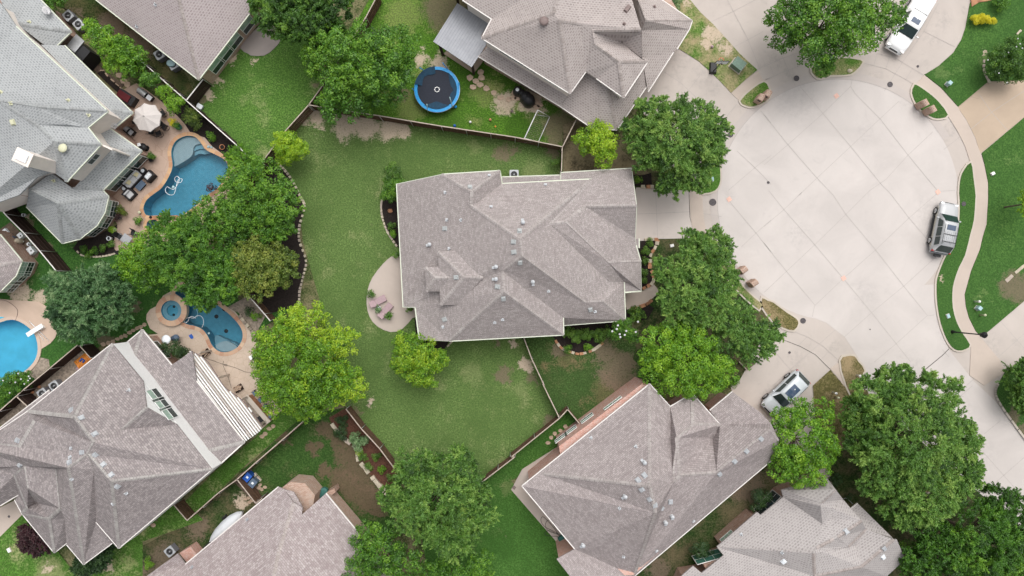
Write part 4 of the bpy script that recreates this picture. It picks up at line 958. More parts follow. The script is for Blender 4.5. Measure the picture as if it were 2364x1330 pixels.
h.roof([(3.2, .5, "A 275,-4 485,215 110,160 25,50 0,-4 -20,-200 90,-200"), (3.2, .6, "A 485,215 390,308 300,305 110,160")], 'shC', 'capC')
h.roof([(3.1, .5, "B 130,0 45,100 0,60 -300,-20 -300,-100 0,-80")], 'shC', 'capC')
h.strip_wall("A 140,1330 250,1212", 3, 5.0, 'brick'); h.strip_wall("A 690,985 765,1022", 3, 6, 'cream')
for wc in ("A 930,1110", "A 870,1190", "A 800,1260"): h.win(wc, 1.7, 1.9, 1.5, 'split')
for wc in ("B 765,125", "B 725,210", "B 650,285"): h.win(wc, 1.5, 1.9, 1.5, 'split', (3, 4))
h.win("A 645,1090", 1.15, .7, 4.9, 'dark', (2, 1))
h.win("A 590,330", .1, .1, 4.9, 'dark') if False else None
h.vents(None, 'pipe', "A 5,630 75,705 200,152 465,685 605,785 365,1235", 'ventt'); h.vents(None, 'box', "A 88,835", 'ventt'); h.vents(None, 'dome', "A 437,1013", 'ventt')
b_, _n = h.roofs[0].hit(*px("A 330,1130")[0]); cz = (b_.z if b_ else 7)
tp = P1("A 160,1075", cz + 3.0); bt = P1("A 330,1130", cz)
mb = MB().box((tp.x, tp.y, cz + 1.2), (1.35, 1.05, 3.6), R(-25)); mb.box((tp.x, tp.y, cz + 3.05), (1.5, 1.2, .14), R(-25)); obj('chimney', mb, M['cream'], h.o, bevel=.03)
obj('chimney_cap', MB().box((tp.x, tp.y, cz + 3.2), (.95, .65, .12), R(-25)), M['ventw'], h.o)
# ---------- small house, left edge
h = House('mauve roofed house cut by the left edge with a brick bay of three windows', 'B 0,480')
h.wall('B -120,200 0,302 150,482 110,580 0,690 -250,700', 3.0, 'brick', .45)
h.roof([(3.0, .5, "B 0,300 150,480 -60,520 -250,420 -250,60"), (3.0, .5, "B 150,480 110,580 -60,520"), (3.0, .5, "B 110,580 0,690 -60,520"), (3.0, .5, "B 0,690 -250,760 -250,420 -60,520")], 'shB', 'capA')
for wc in ("B 175,535", "B 135,610", "B 75,665"): h.win(wc, 1.4, 1.7, 1.5, 'split', (3, 4))
# ---------- large house bottom left
h = House('mottled grey hip roofed house with a white upper wall beside the slatted pergola', 'C 700,400')
h.wall('B 765,1045 C 1445,602 810,1140 655,960 640,600 590,505 505,240 190,205', 5.6, 'white', .02, 2.8)
obj('gable_wall', MB().face([P1('C 975,0', 5.4), P1('C 1205,297', 5.4), P1('C 1000,180', 7.6)]), M['white'], h.o)
h.wall('C 190,205 500,300 640,600 1400,560 1668,415 1340,0 B 1170,1190 970,950 850,1050 765,1045 C 0,325 -200,470 -200,800 0,845 125,780 100,810 155,900 370,1170 480,1085 455,1115 570,1250 765,1105 810,1140 1445,602', 2.9, 'brick', .5)
h.roof([(5.5, 1.0, "B 765,1045 C 190,205 505,240"), (5.5, .55, "B 765,1045 C 975,0 830,330 1205,297 1445,602 760,685 600,497 640,420 505,240", "B 765,1045 C 1445,602"), (5.5, .9, "C 1445,602 810,1140 760,685"), (7.6, -.6, "C 830,330 1000,180 975,0"), (7.6, -.6, "C 1000,180 830,330 1205,297"),
        (5.5, .7, "C 810,1140 655,960 640,600 600,497 760,685"), (9.3, -.42, "C 505,240 640,420 600,497 465,592 387,600 165,578 95,640 0,595 -200,600 -200,440 0,435 130,450 235,270 190,205"),
        (5.0, .7, "C -200,470 190,205 235,270 130,450 0,435 -200,440"),
        (4.2, .75, "C 570,1250 765,1105 655,960 640,600 600,497 465,592"), (4.2, .75, "C 455,1115 570,1250 465,592 387,600 412,870 440,940"),
        (3.6, .8, "C 370,1170 480,1085 440,940 412,870 335,940"), (3.6, .8, "C 150,903 370,1170 335,940"), (3.6, .7, "C 186,868 150,903 335,940 412,870 245,830"),
        (6.8, -.35, "C 412,870 387,600 165,578 190,730 245,830"), (5.8, .6, "C 95,640 186,868 245,830 190,730 165,578", "C 125,775 186,868"), (3.4, .6, "C 0,850 125,775 95,640 0,595 -200,600 -200,960"),
        (3.2, .7, "C 100,810 155,900 186,868 95,640 125,775")], 'shG', 'capG', 'trimw')
h.roof([(3.0, .4, "B 850,1050 970,950 905,1165"), (3.0, .3, "B 970,950 1170,1190 C 1180,0 1165,170 975,60 B 905,1165"), (3.0, .25, "C 1340,0 1668,415 1400,480 1165,170 1180,0 B 1170,1190 1310,1095"), (3.0, .4, "C 1668,415 1505,562 1400,480"),
        (3.9, -.05, "B 905,1165 C 975,60 1165,170 1400,480 1505,562 1445,602 765,-257 B 850,1050", "C 975,60 1400,480")], 'shG', 'capG', 'trimw')
h.roof([(3.1, .5, "C -40,350 335,62 345,78 0,350"), ], 'shG', 'capG', 'trimw')
for wc in ("C 1040,110", "C 1088,168", "C 1138,228"): h.win(wc, 1.25, 1.75, 5.35, 'split')
h.win("X 220,990", .9, 1.0, 1.5, 'dark'); h.win("X 345,1110", .9, 1.0, 1.5, 'dark')
h.vents(None, 'box', "C 487,197 553,250 646,360 650,503 702,570 756,641 800,718 475,552 560,486 137,570 120,404", 'vents'); h.vents(None, 'pipe', "C 878,62 860,763 490,665 772,835 480,520 488,458")
# ---------- house bottom centre-left
h = House('house with pink and grey blended shingles and a brick bay at its corner', 'd 200,900')
h.wall('d 505,325 640,400 770,630 1045,395 1400,815 1900,1420 0,1420 C 1000,1500 1265,1250', 3.2, 'tanbrick', .35)
h.wall('d 540,332 630,268 800,285 912,420 890,545 775,640 600,520', 2.9, 'tanbrick', 0, -.1)
h.roof([(3.3, .55, "d 505,318 C 1265,1250 1210,1178 1000,1330 600,1640 d 380,1700 500,1100 680,500 570,345"), (3.3, .55, "d 1045,390 1400,820 2130,1700 380,1700 500,1100 680,500 780,548 770,635")], 'shH', 'capD', 'trimw')
h.roof([(3.6, .5, "d 570,345 680,375 780,548 680,500")], 'shH', 'capD', None)
h.win("d 660,330", 1.0, 1.1, 1.7, 'dark'); h.win("d 800,400", 1.0, 1.2, 1.7, 'green'); h.win("d 860,520", .8, 1.1, 1.7, 'dark')
h.wall("d 1045,390 1130,340 1150,385 1075,440", 1.8, 'brick', 0); h.wall("C 1215,1180 1290,1135 1335,1190 1270,1250", 1.6, 'redbrick', 0)
h.vents(None, 'pipe', "d 155,690 C 1312,1270", 'grey')
# ---------- house bottom centre-right
h = House('mauve brown hip roofed house with a red brick wall beside the pale patio', 'I 900,700')
h.wall('I 110,705 330,520 318,445 905,5 960,25 1085,178 1100,600 1175,1045 840,1340 400,1340 312,1215 435,1145', 4.6, 'redbrick', .12)
h.wall('I 1085,178 1235,88 1425,297 1355,200 1510,75 1773,290 1828,400 1800,520 1175,1045 1100,600', 3.6, 'redbrick', .4)
h.roof([(5.2, .62, "I 75,715 945,20 945,714 215,632"), (5.2, .55, "I 435,1145 75,715 215,632 945,714 985,900 840,1330 840,1500 400,1500 400,1330 310,1215"), (4.2, 1.0, "I 840,1330 1800,520 1828,400 1773,330 1400,625 1150,642 1108,690 945,714 985,900"),
        (5.2, .62, "I 945,20 1085,175 1100,600 1108,690 945,714"), (4.2, .7, "I 1085,175 1235,85 1240,295 1130,388 1100,600"), (4.2, .7, "I 1235,85 1425,297 1240,295"),
        (4.2, .7, "I 1425,297 1330,385 1130,388 1240,295"), (3.8, .3, "I 1425,297 1375,400 1330,385"), (7.3, -.6, "I 1130,388 1150,642 1400,625 1375,400 1330,385"[:0] + "I 1150,642 1400,625 1375,400 1330,385 1130,388"), (7.3, -.5, "I 1100,600 1130,388 1150,642 1108,690"),
        (3.6, .55, "I 1355,200 1510,72 1700,215 1773,290 1828,400 1773,330 1400,625 1375,400 1425,297"),], 'shB', 'capA', 'trimw', zsc=.85)
for wc in ("I 375,430", "I 435,378", "I 545,288"): h.win(wc, 1.35, 1.3, 2.2, 'split')
for wc in ("I 690,205", "I 745,160"): h.win(wc, 1.0, .8, 3.6, 'light')
h.vents(None, 'box', "I 910,642 866,676 892,740 947,805 981,847 1031,868 1087,823 1704,394 1605,478 1524,547 1422,634", 'vents'); h.vents(None, 'pipe', "I 547,388 852,447 742,865 990,1155 768,1195 1242,952"); h.vents(None, 'cap', "I 907,552 775,783 1095,920 1050,960 490,1115")
# ---------- house bottom right
h = House('warm grey tab shingled house with teal glass windows at the bottom right', 'c 1100,700')
h.wall('c 100,1075 300,1040 250,940 500,870 450,790 850,440 890,468 1110,240 1540,95 1640,215 1700,310 1935,610 2190,690 2320,905 2140,1085 1900,1300 0,1300', 3.1, 'brick', .5)
h.roof([(3.2, .6, "c 100,1075 215,975 300,1045 520,870 450,785 850,440 888,470 1110,290 1090,220 1540,95 1630,215 1490,345 1480,380 1500,560 1440,800 1410,850 1420,1075 1420,1500 -300,1500", "c 100,1075 850,440"),
        (6.6, -.5, "c 1490,345 1630,215 1705,315 1600,400 1480,380"), (4.6, .5, "c 1600,400 1690,325 1890,530 1655,690 1610,710 1590,500"), (6.4, -.7, "c 1655,690 1890,530 1935,610 1760,780 1500,835 1440,800 1610,710"),
        (6.9, -.4, "c 1480,380 1600,400 1590,500 1610,710 1440,800 1500,560"), (3.1, .5, "c 1780,410 1850,355 2190,690 2210,715 1885,985 1830,770 1935,610"), (5.6, -.6, "c 1885,985 2210,715 2235,710 2322,910 2140,1075 1900,1300 1420,1500 1420,1075"),
        (4.6, .3, "c 1935,610 1830,770 1760,780"), (7.0, -.3, "c 1410,850 1440,800 1500,835 1760,780 1830,770 1885,985 1420,1075")], 'shF', 'capD', 'trimw', zsc=.8)
h.win("c 950,350", 2.6, 2.1, 1.5, 'teal', (3, 2)); h.win("c 1040,290", .1, .1, 1.5, 'teal', None) if False else None
h.win("c 370,910", 2.6, 2.0, 1.6, 'green', (3, 2)); h.win("c 540,670", 1.4, 1.1, 2.0, 'light', (3, 2))
h.vents(None, 'pipe', "c 695,662 1100,840"); h.vents(None, 'box', "c 1112,930 2100,885", 'ventw'); h.vents(None, 'box', "c 1735,630 2110,800", 'capD' if False else 'vents')
# ================================================================ OBJECTS
def paint(name, c, rough=.25): t = NT(name); m = t.out(t.ramp(t.noise(.8, 2), [(.3, mul(c, .97)), (.7, mul(c, 1.03))]), rough, .5); t.b.inputs["Coat Weight"].default_value = .4; return m
silver = paint('silver car paint', (.44, .45, .46)); white_p = paint('white car paint', (.86, .86, .86)); pearl = paint('pearl grey car paint', (.55, .59, .62))
carglass = glass('car glass', (.02, .04, .04)); blueglass = glass('sunroof glass', (.05, .08, .14)); red_l = plain('red lamp lens', (.45, .02, .015), .2); chrome = plain('chrome', (.6, .6, .6), .2, metal=.9)
tan_side = paint('champagne lower paint', (.42, .40, .34))
def loft(mb, secs, smooth=True, caps=True):
    n = len(secs[0]); vs = [p for s_ in secs for p in s_]; fs = []
    for i in range(len(secs) - 1):
        for k in range(n - 1): fs.append((i * n + k, i * n + k + 1, (i + 1) * n + k + 1, (i + 1) * n + k))
    if caps: fs.append(tuple(range(n))); fs.append(tuple((len(secs) - 1) * n + k for k in range(n))[::-1])
    mb.shared(vs, fs, smooth)
def vehicle(name, label, cat, ang, ctr, L=4.8, Wd=1.9, paintm=None, kind='suv', belt=1.05, roof=1.78, wb=2.87, side=None, sunroof=True):
    root = thing(name, label, cat, (ctr.x, ctr.y, .03), None, ang); w = Wd / 2; hl = L / 2; mb = MB(); secs = []
    prof = [(-hl, .80, .90, .55), (-hl + .12, .93, belt - .04, .38), (-hl + .5, 1, belt, .32), (-1.0, 1, belt, .32), (.4, 1, belt, .32), (hl - 1.35, 1, belt - .02, .32), (hl - .75, .985, belt - .08, .33), (hl - .3, .94, belt - .17, .36), (hl - .08, .86, belt - .27, .42), (hl, .74, .62, .48)]
    if kind == 'pickup': prof = [(-hl, .96, belt, .45), (-hl + .06, 1, belt + .02, .38)] + prof[3:]
    for x, kw, zt, zb in prof:
        ww = w * kw; secs.append([(x, -ww * .90, zb), (x, -ww, zb + .18), (x, -ww, zt - .28), (x, -ww * .975, zt - .1), (x, -ww * .90, zt - .01), (x, -ww * .45, zt + .035), (x, 0, zt + .045), (x, ww * .45, zt + .035), (x, ww * .90, zt - .01), (x, ww * .975, zt - .1), (x, ww, zt - .28), (x, ww, zb + .18), (x, ww * .90, zb)])
    loft(mb, secs); mb.face([(-hl + .1, -w * .8, .3), (-hl + .1, w * .8, .3), (hl - .3, w * .8, .3), (hl - .3, -w * .8, .3)]); body = obj('body', mb, paintm, root, world=False)
    ws0, ws1 = (hl - 1.2, hl - 1.95) if kind != 'pickup' else (hl - 1.42, hl - 2.15); rb1, rb0 = (-hl + .62, -hl + .10) if kind == 'suv' else (-hl + .55, -hl + .06)
    if kind == 'pickup': rb1, rb0 = -.72, -.95
    g = MB(); gs = []
    for x, z, kk in ((rb0, belt, .86), (rb1, roof - .05, .76), (rb1 + .3, roof, .74), ((ws1 + rb1) / 2, roof + .02, .74), (ws1 - .25, roof - .01, .74), (ws1, roof - .06, .75), (ws0, belt, .84)):
        zz = max(z, belt + .01); hw = w * kk; gs.append([(x, -w * .93, belt - .03), (x, -hw * 1.03, zz - .10 if z > belt + .1 else belt), (x, -hw * .95, zz - .02), (x, -hw * .5, zz + .02), (x, 0, zz + .03), (x, hw * .5, zz + .02), (x, hw * .95, zz - .02), (x, hw * 1.03, zz - .10 if z > belt + .1 else belt), (x, w * .93, belt - .03)])
    loft(g, gs); cab = obj('cabin', g, paintm, root, world=False)
    def gl(nm, pts, m=carglass, par=cab, t=.0): obj(nm, MB().face(pts), m, root, world=False)
    a, b = w * .72, w * .66
    def tri_panel(x0, z0, hw0, x1, z1, hw1, off): gl('windshield' if x0 > 0 else 'rear_window', [(x0 + off, -hw0, z0 + .03), (x0 + off, hw0, z0 + .03), (x1 + off * .6, hw1, z1 + .045), (x1 + off * .6, -hw1, z1 + .045)] if off > 0 else [(x0 + off, hw0, z0 + .03), (x0 + off, -hw0, z0 + .03), (x1 + off * .6, -hw1, z1 + .045), (x1 + off * .6, hw1, z1 + .045)])
    tri_panel(ws0 - .06, belt + .04, w * .80, ws1 + .04, roof - .07, w * .66, .035); tri_panel(rb0 + .04, belt + .06, w * .78, rb1 - .02, roof - .07, w * .66, -.045)
    cuts = [(ws0 - .55, ws1 - .02, 0), (ws1 - .1, 0, 1)]
    n_w = 3 if kind == 'suv' else 2; xs0, xs1 = ws0 - .42, rb0 + .42; seg = (xs0 - xs1) / n_w
    for sd in (-1, 1):
        for i in range(n_w):
            xa = xs0 - seg * i - .03; xb = xs0 - seg * (i + 1) + .05
            ta = min(xa, ws1 - .02); tb = max(xb, rb1 + .05); yl = w * .935; yu = w * .80
            q4 = [(xa, sd * (yl + .012), belt + .03), (xb, sd * (yl + .012), belt + .03), (tb, sd * (yu + .01), roof - .14), (ta, sd * (yu + .01), roof - .14)]
            gl('side_window', q4 if sd < 0 else q4[::-1])
        mir = MB().box((ws0 - .45, sd * (w + .12), belt + .08), (.14, .22, .15), taper=.85); obj('wing_mirror', mir, paintm, root, bevel=.02, world=False)
        obj('tail_lamp', MB().box((-hl + .10, sd * w * .86, belt - .13), (.16, .16, .26)), red_l, root, bevel=.02, world=False)
        obj('headlight', MB().box((hl - .16, sd * w * .72, belt - .27), (.22, .34, .14), sd * -.25), chrome, root, bevel=.02, world=False)
        for x in (wb / 2 + .08, -wb / 2 + .08):
            y = sd * (w - .06); wm = MB().tube([(x, y - .12, .36), (x, y - .11, .36), (x, y + .11, .36), (x, y + .12, .36)], [.30, .365, .365, .30], 24); wo = obj('wheel', wm, M['rubber'], root, world=False)
            rm = MB().tube([(x, y + sd * .09, .36), (x, y + sd * .128, .36)], .235, 20)
            obj('rim', rm, chrome, wo, world=False); sp = MB()
            for k in range(5):
                an = k * 2 * math.pi / 5; sp.beam((x, y + sd * .132, .36), (x + .2 * math.cos(an), y + sd * .132, .36 + .2 * math.sin(an)), .05, .02, Vector((0, 1, 0)))
            obj('spokes', sp, M['grey'], wo, world=False)
    obj('bumper', MB().box((hl - .02, 0, .5), (.16, Wd * .78, .22)), paintm, root, bevel=.04, world=False); obj('bumper', MB().box((-hl + .01, 0, .52), (.18, Wd * .9, .24)), M['grey'], root, bevel=.04, world=False)
    gr_ = MB()
    for k in range(4): gr_.box((hl + .01 - .035 * k * .4, 0, .60 + k * .05), (.06, Wd * .42, .022))
    obj('grille', gr_, M['black'], root, world=False)
    if sunroof: sx = ws1 - (.55 if kind != 'cross' else .85); obj('sunroof', MB().box((sx, 0, roof + .042), (.5 if kind != 'cross' else 1.25, .82, .012)), blueglass, root, bevel=.03, world=False)
    return root
def heading(front, rear, z, sidew):   # wheels' positions in the photo -> centre, angle (sidew: +1 = we see the left side)
    f = P1(front, z); r_ = P1(rear, z); d_ = (f - r_).normalized(); left = Vector((-d_.y, d_.x, 0)); return (f + r_) / 2 - left * sidew * .86 - d_ * .08, math.atan2(d_.y, d_.x)
c_, a_ = heading("_ 2161.5,487.5", "_ 2147.5,555", .36, 1)
v = vehicle('parked_suv', 'silver SUV with roof rack parked against the right kerb of the cul-de-sac', 'car', a_, c_, 4.85, 1.86, silver, 'suv')
rk = MB()
for sd in (-.62, .62): rk.tube([(-1.75, sd, 1.86), (.15, sd, 1.88)], .022, 6)
for x in (-1.45, -.75): rk.box((x, 0, 1.885), (.05, 1.3, .025))
obj('roof_rack', rk, M['black'], v, world=False); rb_ = MB()
for k in range(6): rb_.box((-1.05, -.45 + k * .18, 1.835), (1.3, .03, .02))
obj('roof_ribs', rb_, M['grey'], v, world=False)
for sd in (-1, 1): obj('running_board', MB().box((.05, sd * .98, .34), (2.0, .2, .06)), M['black'], v, bevel=.015, world=False)
obj('tow_hitch', MB().box((-2.6, 0, .45), (.35, .7, .08)).box((-2.75, 0, .5), (.08, .5, .2)), M['black'], v, world=False); obj('lower_trim', MB().box((0, .925, .62), (3.9, .03, .22)), tan_side, v, bevel=.01, world=False)
c_, a_ = heading("_ 1768.9,916.3", "_ 1818.5,868.9", .36, -1)
v = vehicle('parked_car', 'pearl grey hatchback with big sunroof on the lower driveway, half under a tree', 'car', a_, c_, 4.75, 1.9, pearl, 'cross', 1.0, 1.66, 2.87)
f_ = P(2061, 117, .6); hd = Vector((-.52, -.855, 0)).normalized(); ctr = f_ - hd * 2.95
vehicle('parked_pickup', 'white pickup truck with covered bed and small sunroof beside the top tree', 'pickup truck', math.atan2(hd.y, hd.x), ctr, 5.9, 2.02, white_p, 'pickup', 1.18, 1.93, 3.7)

# ---------- street furniture
def st(s, z=0): return P1(s, z)
p = st("K 1278,963"); r = thing('street_lamp', 'tall black street lamp standing in the grass strip at the right', 'street lamp', (p.x, p.y, .13)); x, y = p.x, p.y
obj('pole', MB().lathe((x, y, .13), [(.16, 0), (.16, .1), (.1, .35), (.065, .6), (.055, 3.9), (.09, 3.95), (.05, 4.0)], 12), M['black'], r)
ln = MB().lathe((x, y, 4.1), [(.08, 0), (.2, .12), (.26, .5), (.3, .52), (.16, .72), (.05, .8), (.03, .95), (0, .96)], 12); ln.beam((x - .35, y, 4.05), (x + .35, y, 4.05), .05, .05); obj('lantern', ln, M['black'], r)
def mailbox(s, label, ang, grp=None, w=.62):
    p = P1(s, .8); r = thing('brick_mailbox', label, 'mailbox', (p.x, p.y, .1), grp); mb = MB(); c, sn = math.cos(ang), math.sin(ang); d = Vector((c, sn, 0)); n = Vector((-sn, c, 0)); q0 = Vector((p.x, p.y, 0))
    pr = [q0 + d * a + n * b for a, b in ((-w / 2, -.3), (w / 2, -.3), (w / 2, .3), (-w / 2, .3))]; mb.prism(pr, .1, 1.15); obj('pillar', mb, M['tanbrick'], r)
    a2 = MB()
    for k in range(7):
        t0 = math.pi * k / 7; t1 = math.pi * (k + 1) / 7
        f = [q0 + n * .3 * math.cos(t) + Vector((0, 0, 1.15 + .32 * math.sin(t))) for t in (t0, t1)]
        a2.face([f[0] - d * w / 2, f[0] + d * w / 2, f[1] + d * w / 2, f[1] - d * w / 2], [(0, k * .1), (w, k * .1), (w, k * .1 + .1), (0, k * .1 + .1)])
        a2.face([f[0] + d * w / 2, f[1] + d * w / 2, q0 + d * w / 2 + Vector((0, 0, 1.15))]); a2.face([f[1] - d * w / 2, f[0] - d * w / 2, q0 - d * w / 2 + Vector((0, 0, 1.15))])
    obj('arched_top', a2, M['tanbrick'], r); obj('letter_slot', MB().box(q0 + d * (w / 2 + .01) + Vector((0, 0, 1.1)), (.02, .3, .24), ang), M['black'], r)
mailbox("J 1080,710", 'upper of the two arched brick mailboxes on the right island', R(-60)); mailbox("J 1132,752", 'lower of the two arched brick mailboxes on the right island', R(-60))
mailbox("G 1695,675", 'left brick mailbox on the small island above the trampoline house driveway', R(-120)); mailbox("G 1742,648", 'right brick mailbox on the small island above the trampoline house driveway', R(-120))
mailbox("H 1577,543", 'brick mailbox at the kerb beside the feathery tree, upper one', R(35)); mailbox("H 1648,632", 'brick mailbox at the kerb beside the feathery tree, lower one', R(35))
for s_, rr, lb in (("G 1495,920", .27, 'dark manhole cover in the gutter right of the feathery tree'), ("J 220,535", .27, 'dark manhole cover left of the top island'), ("J 858,577", .27, 'dark manhole cover in the apron below the white pickup'), ("J 1048,453", .12, 'small brown drain cover in the upper right driveway'),
                   ("J 28,1246", .13, 'small drain cover alone in the open court'), ("H 1375,80", .34, 'large ringed manhole cover at the end of the central driveway'), ("H 1401,252", .27, 'dark manhole cover below the large ringed one'), ("K 265,888", .27, 'dark manhole cover beside the lower olive island'), ("K 173,1105", .12, 'small drain cover in the lower driveway'),
                   ("K 1355,92", .22, 'round meter cover in the grass strip above the silver SUV'), ("e 113,597", .12, 'small drain cover in the bottom left driveway'), ("K 722,947", .06, 'tiny survey marker in the street')):
    p = st(s_); z = .16 if 'grass strip' in lb else .028; r = tag(obj('manhole_cover', MB().lathe((p.x, p.y, z), [(rr, 0), (rr, .012), (rr * .85, .014), (rr * .82, .008), (rr * .45, .008), (rr * .4, .014), (0, .014)], 24), plain('cast iron cover', (.085, .075, .08), .7, .3, 12)), lb, 'manhole cover')
mk = plain('faded orange utility paint', (.72, .46, .38), .9, .1)
for s_ in ("J 493,655", "J 1185,1310", "K 542,598", "H 1487,60"):
    p = st(s_); obj('road_marking', MB().box((p.x, p.y, .030), (.42, .42, .004), R(35)), mk, kind='structure')
def ubox(s_, size, mat, lb, ang, z0=.08, cat='utility box'):
    p = st(s_, size[2]); r = thing('utility_box', lb, cat, (p.x, p.y, z0)); obj('pad', MB().box((p.x, p.y, z0 + .02), (size[0] * 1.15, size[1] * 1.15, .08), ang), M['kerb'], r)
    obj('cabinet', MB().box((p.x, p.y, z0 + size[2] / 2), size, ang, taper=.93), M[mat], r, bevel=.02); obj('lid', MB().box((p.x, p.y, z0 + size[2]), (size[0] * .98, size[1] * .98, .05), ang), M[mat], r, bevel=.015)
M['ugreen'] = plain('grey green cabinet paint', (.16, .24, .19), .6, .12); M['ublue'] = plain('pale blue cabinet', (.36, .52, .55), .6, .1); M['blue'] = plain('bright blue plastic', (.02, .10, .42), .4, .1); M['slate'] = plain('slate blue plastic', (.09, .13, .19), .5, .1)
M['teal'] = plain('dark teal plastic', (.04, .15, .13), .6, .1); M['tramp'] = plain('sky blue vinyl pad', (.02, .28, .62), .5, .1); M['navy'] = plain('dark navy mesh', (.018, .022, .035), .8, .15); M['net'] = plain('dark blue net', (.015, .05, .09), .9, .2); M['pink'] = plain('dusty mauve cushion', (.40, .29, .31), .9, .08)
M['orange'] = plain('orange plastic', (.72, .27, .05), .5, .1); M['cushion'] = plain('pale grey cushion', (.55, .55, .56), .9, .06, 4); M['lemon'] = plain('pale yellow cushion', (.62, .55, .34), .9, .06); M['terra'] = plain('terracotta', (.48, .22, .11), .8, .15); M['maroon'] = plain('dark red cover', (.10, .008, .012), .7, .2); M['steel'] = plain('brushed steel', (.50, .51, .52), .35, .1, metal=.5)
M['tarp'] = plain('white tarpaulin', (.66, .69, .72), .7, .06, 2)
ubox("G 1555,435", (1.15, .95, .75), 'ugreen', 'large grey green transformer box on the grass beside the upper driveway', R(-38)); ubox("L 1160,950", (.95, .85, .7), 'ugreen', 'green transformer box between the trees at the lower right', R(-30))
ubox("J 1268,566", (.36, .36, .55), 'ublue', 'pale blue utility box on the lawn right of the two brick mailboxes', R(-40)); ubox("J 1560,1185", (.34, .26, .15), 'white', 'small white box on the right lawn above the silver SUV', R(30)); ubox("K 1472,803", (.36, .36, .55), 'ublue', 'blue topped box between two short bollards on the right lawn', R(-40))
ubox("K 1252,856", (.30, .38, .1), 'ublue', 'flat pale blue cover in the grass strip left of the lamp', R(20), .13); ubox("G 1370,1222", (.3, .4, .3), 'ublue', 'pale blue box in the grass beside the feathery tree', R(5), .1); ubox("H 1097,376", (.34, .26, .1), 'white', 'flat white cover in the shaded lawn below the central driveway', R(15)); ubox("e 115,1010", (.3, .4, .1), 'white', 'flat white cover beside the bottom left sidewalk', R(30))
for s_, lb, m_ in (("K 1450,757", 'short white bollard pipe lying left of the blue topped box', 'white'), ("K 1488,849", 'short yellow green bollard pipe below the blue topped box', 'ventt'), ("L 478,80", 'short white standpipe on the olive grass', 'white'), ("L 494,110", 'short pale green standpipe on the olive grass', 'ventt'), ("K 640,1262", 'short white standpipe at the edge of the street tree', 'white'), ("C 630,-600", '', 'white')):
    if lb: p = st(s_, .4); tag(obj('standpipe', MB().lathe((p.x, p.y, .05), [(.09, 0), (.09, .7), (.12, .72), (.12, .8), (0, .86)], 12), M[m_]), lb, 'standpipe')
# ---------- basketball hoop
p = st("b 1625,695", .2); r = thing('basketball_hoop', 'portable basketball hoop with black base beside the patchy grass', 'basketball hoop', (p.x, p.y, .07)); d_ = (st("b 1715,640", 3) - p); d_.z = 0; d_.normalize(); n_ = Vector((-d_.y, d_.x, 0)); an = math.atan2(d_.y, d_.x)
obj('base', MB().box((p.x, p.y, .22), (1.15, .72, .3), an, taper=.8), M['black'], r, bevel=.05); pt = Vector((p.x, p.y, 0)) + d_ * .35
obj('pole', MB().tube([pt + Vector((0, 0, .3)), pt + Vector((0, 0, 2.6)), pt + d_ * .25 + Vector((0, 0, 3.0))], .045, 8), M['black'], r); bb = P1("b 1715,640", 3.0)
bo = MB(); bo.box((bb.x, bb.y, 3.0), (.04, 1.1, .75), an); obj('backboard', bo, M['ventw'], r); q_ = MB()
for zz in (2.63, 3.37): q_.beam(bb + n_ * .56 + Vector((0, 0, zz - 3)), bb - n_ * .56 + Vector((0, 0, zz - 3)), .06, .06)
for sg in (-1, 1): q_.beam(bb + n_ * .56 * sg + Vector((0, 0, -.4)), bb + n_ * .56 * sg + Vector((0, 0, .4)), .06, .06)
obj('backboard_frame', q_, M['black'], r); rc_ = bb - d_ * .28 + Vector((0, 0, -.25)); obj('rim', MB().tube([rc_ + Vector((.23 * math.cos(k * math.pi / 8), .23 * math.sin(k * math.pi / 8), 0)) for k in range(17)], .02, 6, False), plain('red rim paint', (.75, .12, .07), .4), r)
nt_ = MB()
for k in range(10): a = k * math.pi / 5; nt_.tube([rc_ + Vector((.22 * math.cos(a), .22 * math.sin(a), 0)), rc_ + Vector((.13 * math.cos(a + .3), .13 * math.sin(a + .3), -.4))], .008, 4, False)
obj('net', nt_, M['white'], r)
# ---------- balls
for s_, rr, m_, lb in (("G 1370,320", .14, 'pink', 'pink and white ball on the patchy grass above the hoop'), ("U 708,740", .15, 'tramp', 'blue ball beside the trampoline'), ("U 923,963", .12, 'white', 'white football on the lawn'), ("U 1215,930", .13, 'terra', 'brown ball on the lawn right of the white football'), ("U 1290,1030", .09, 'orange', 'small orange ball on the lawn'), ("U 695,1018", .14, 'blue', 'dark blue ball beside the long fence'), ("U 1530,805", .13, 'brown', 'dark olive ball below the stepping stones')):
    p = st(s_, rr); prof = [(rr * math.sin(math.pi * k / 10), rr - rr * math.cos(math.pi * k / 10)) for k in range(11)]; tag(obj('ball', MB().lathe((p.x, p.y, .07), prof, 16), M[m_]), lb, 'ball')
# ---------- trampoline
pc_ = P(1009, 207, .85); r = thing('trampoline', 'round trampoline with blue pad and black mat in the play yard', 'trampoline', (pc_.x, pc_.y, .05)); RR = 2.16; c0 = Vector((pc_.x, pc_.y, 0)); N = 48
pad = MB(); ci, co_ = circ(c0, RR - .30, N), circ(c0, RR, N); pad.ring(co_, ci, .93, .95, True); pad.ring(co_, co_, .86, .93); obj('pad', pad, M['tramp'], r)
obj('mat', MB().sheet(circ(c0, RR - .28, N), .90), M['navy'], r); obj('frame', MB().tube([q_ + Vector((0, 0, .86)) for q_ in circ(c0, RR, N)] + [circ(c0, RR, N)[0] + Vector((0, 0, .86))], .035, 6, False), M['steel'], r)
star = MB()
for k in range(8): a = k * math.pi / 4; star.box((c0.x + .22 * math.cos(a), c0.y + .22 * math.sin(a), .905), (.075, .12, .006), a)
obj('centre_mark', star, M['white'], r)
nb = MB(); ang0 = [R(a) for a in range(95, 172, 6)]
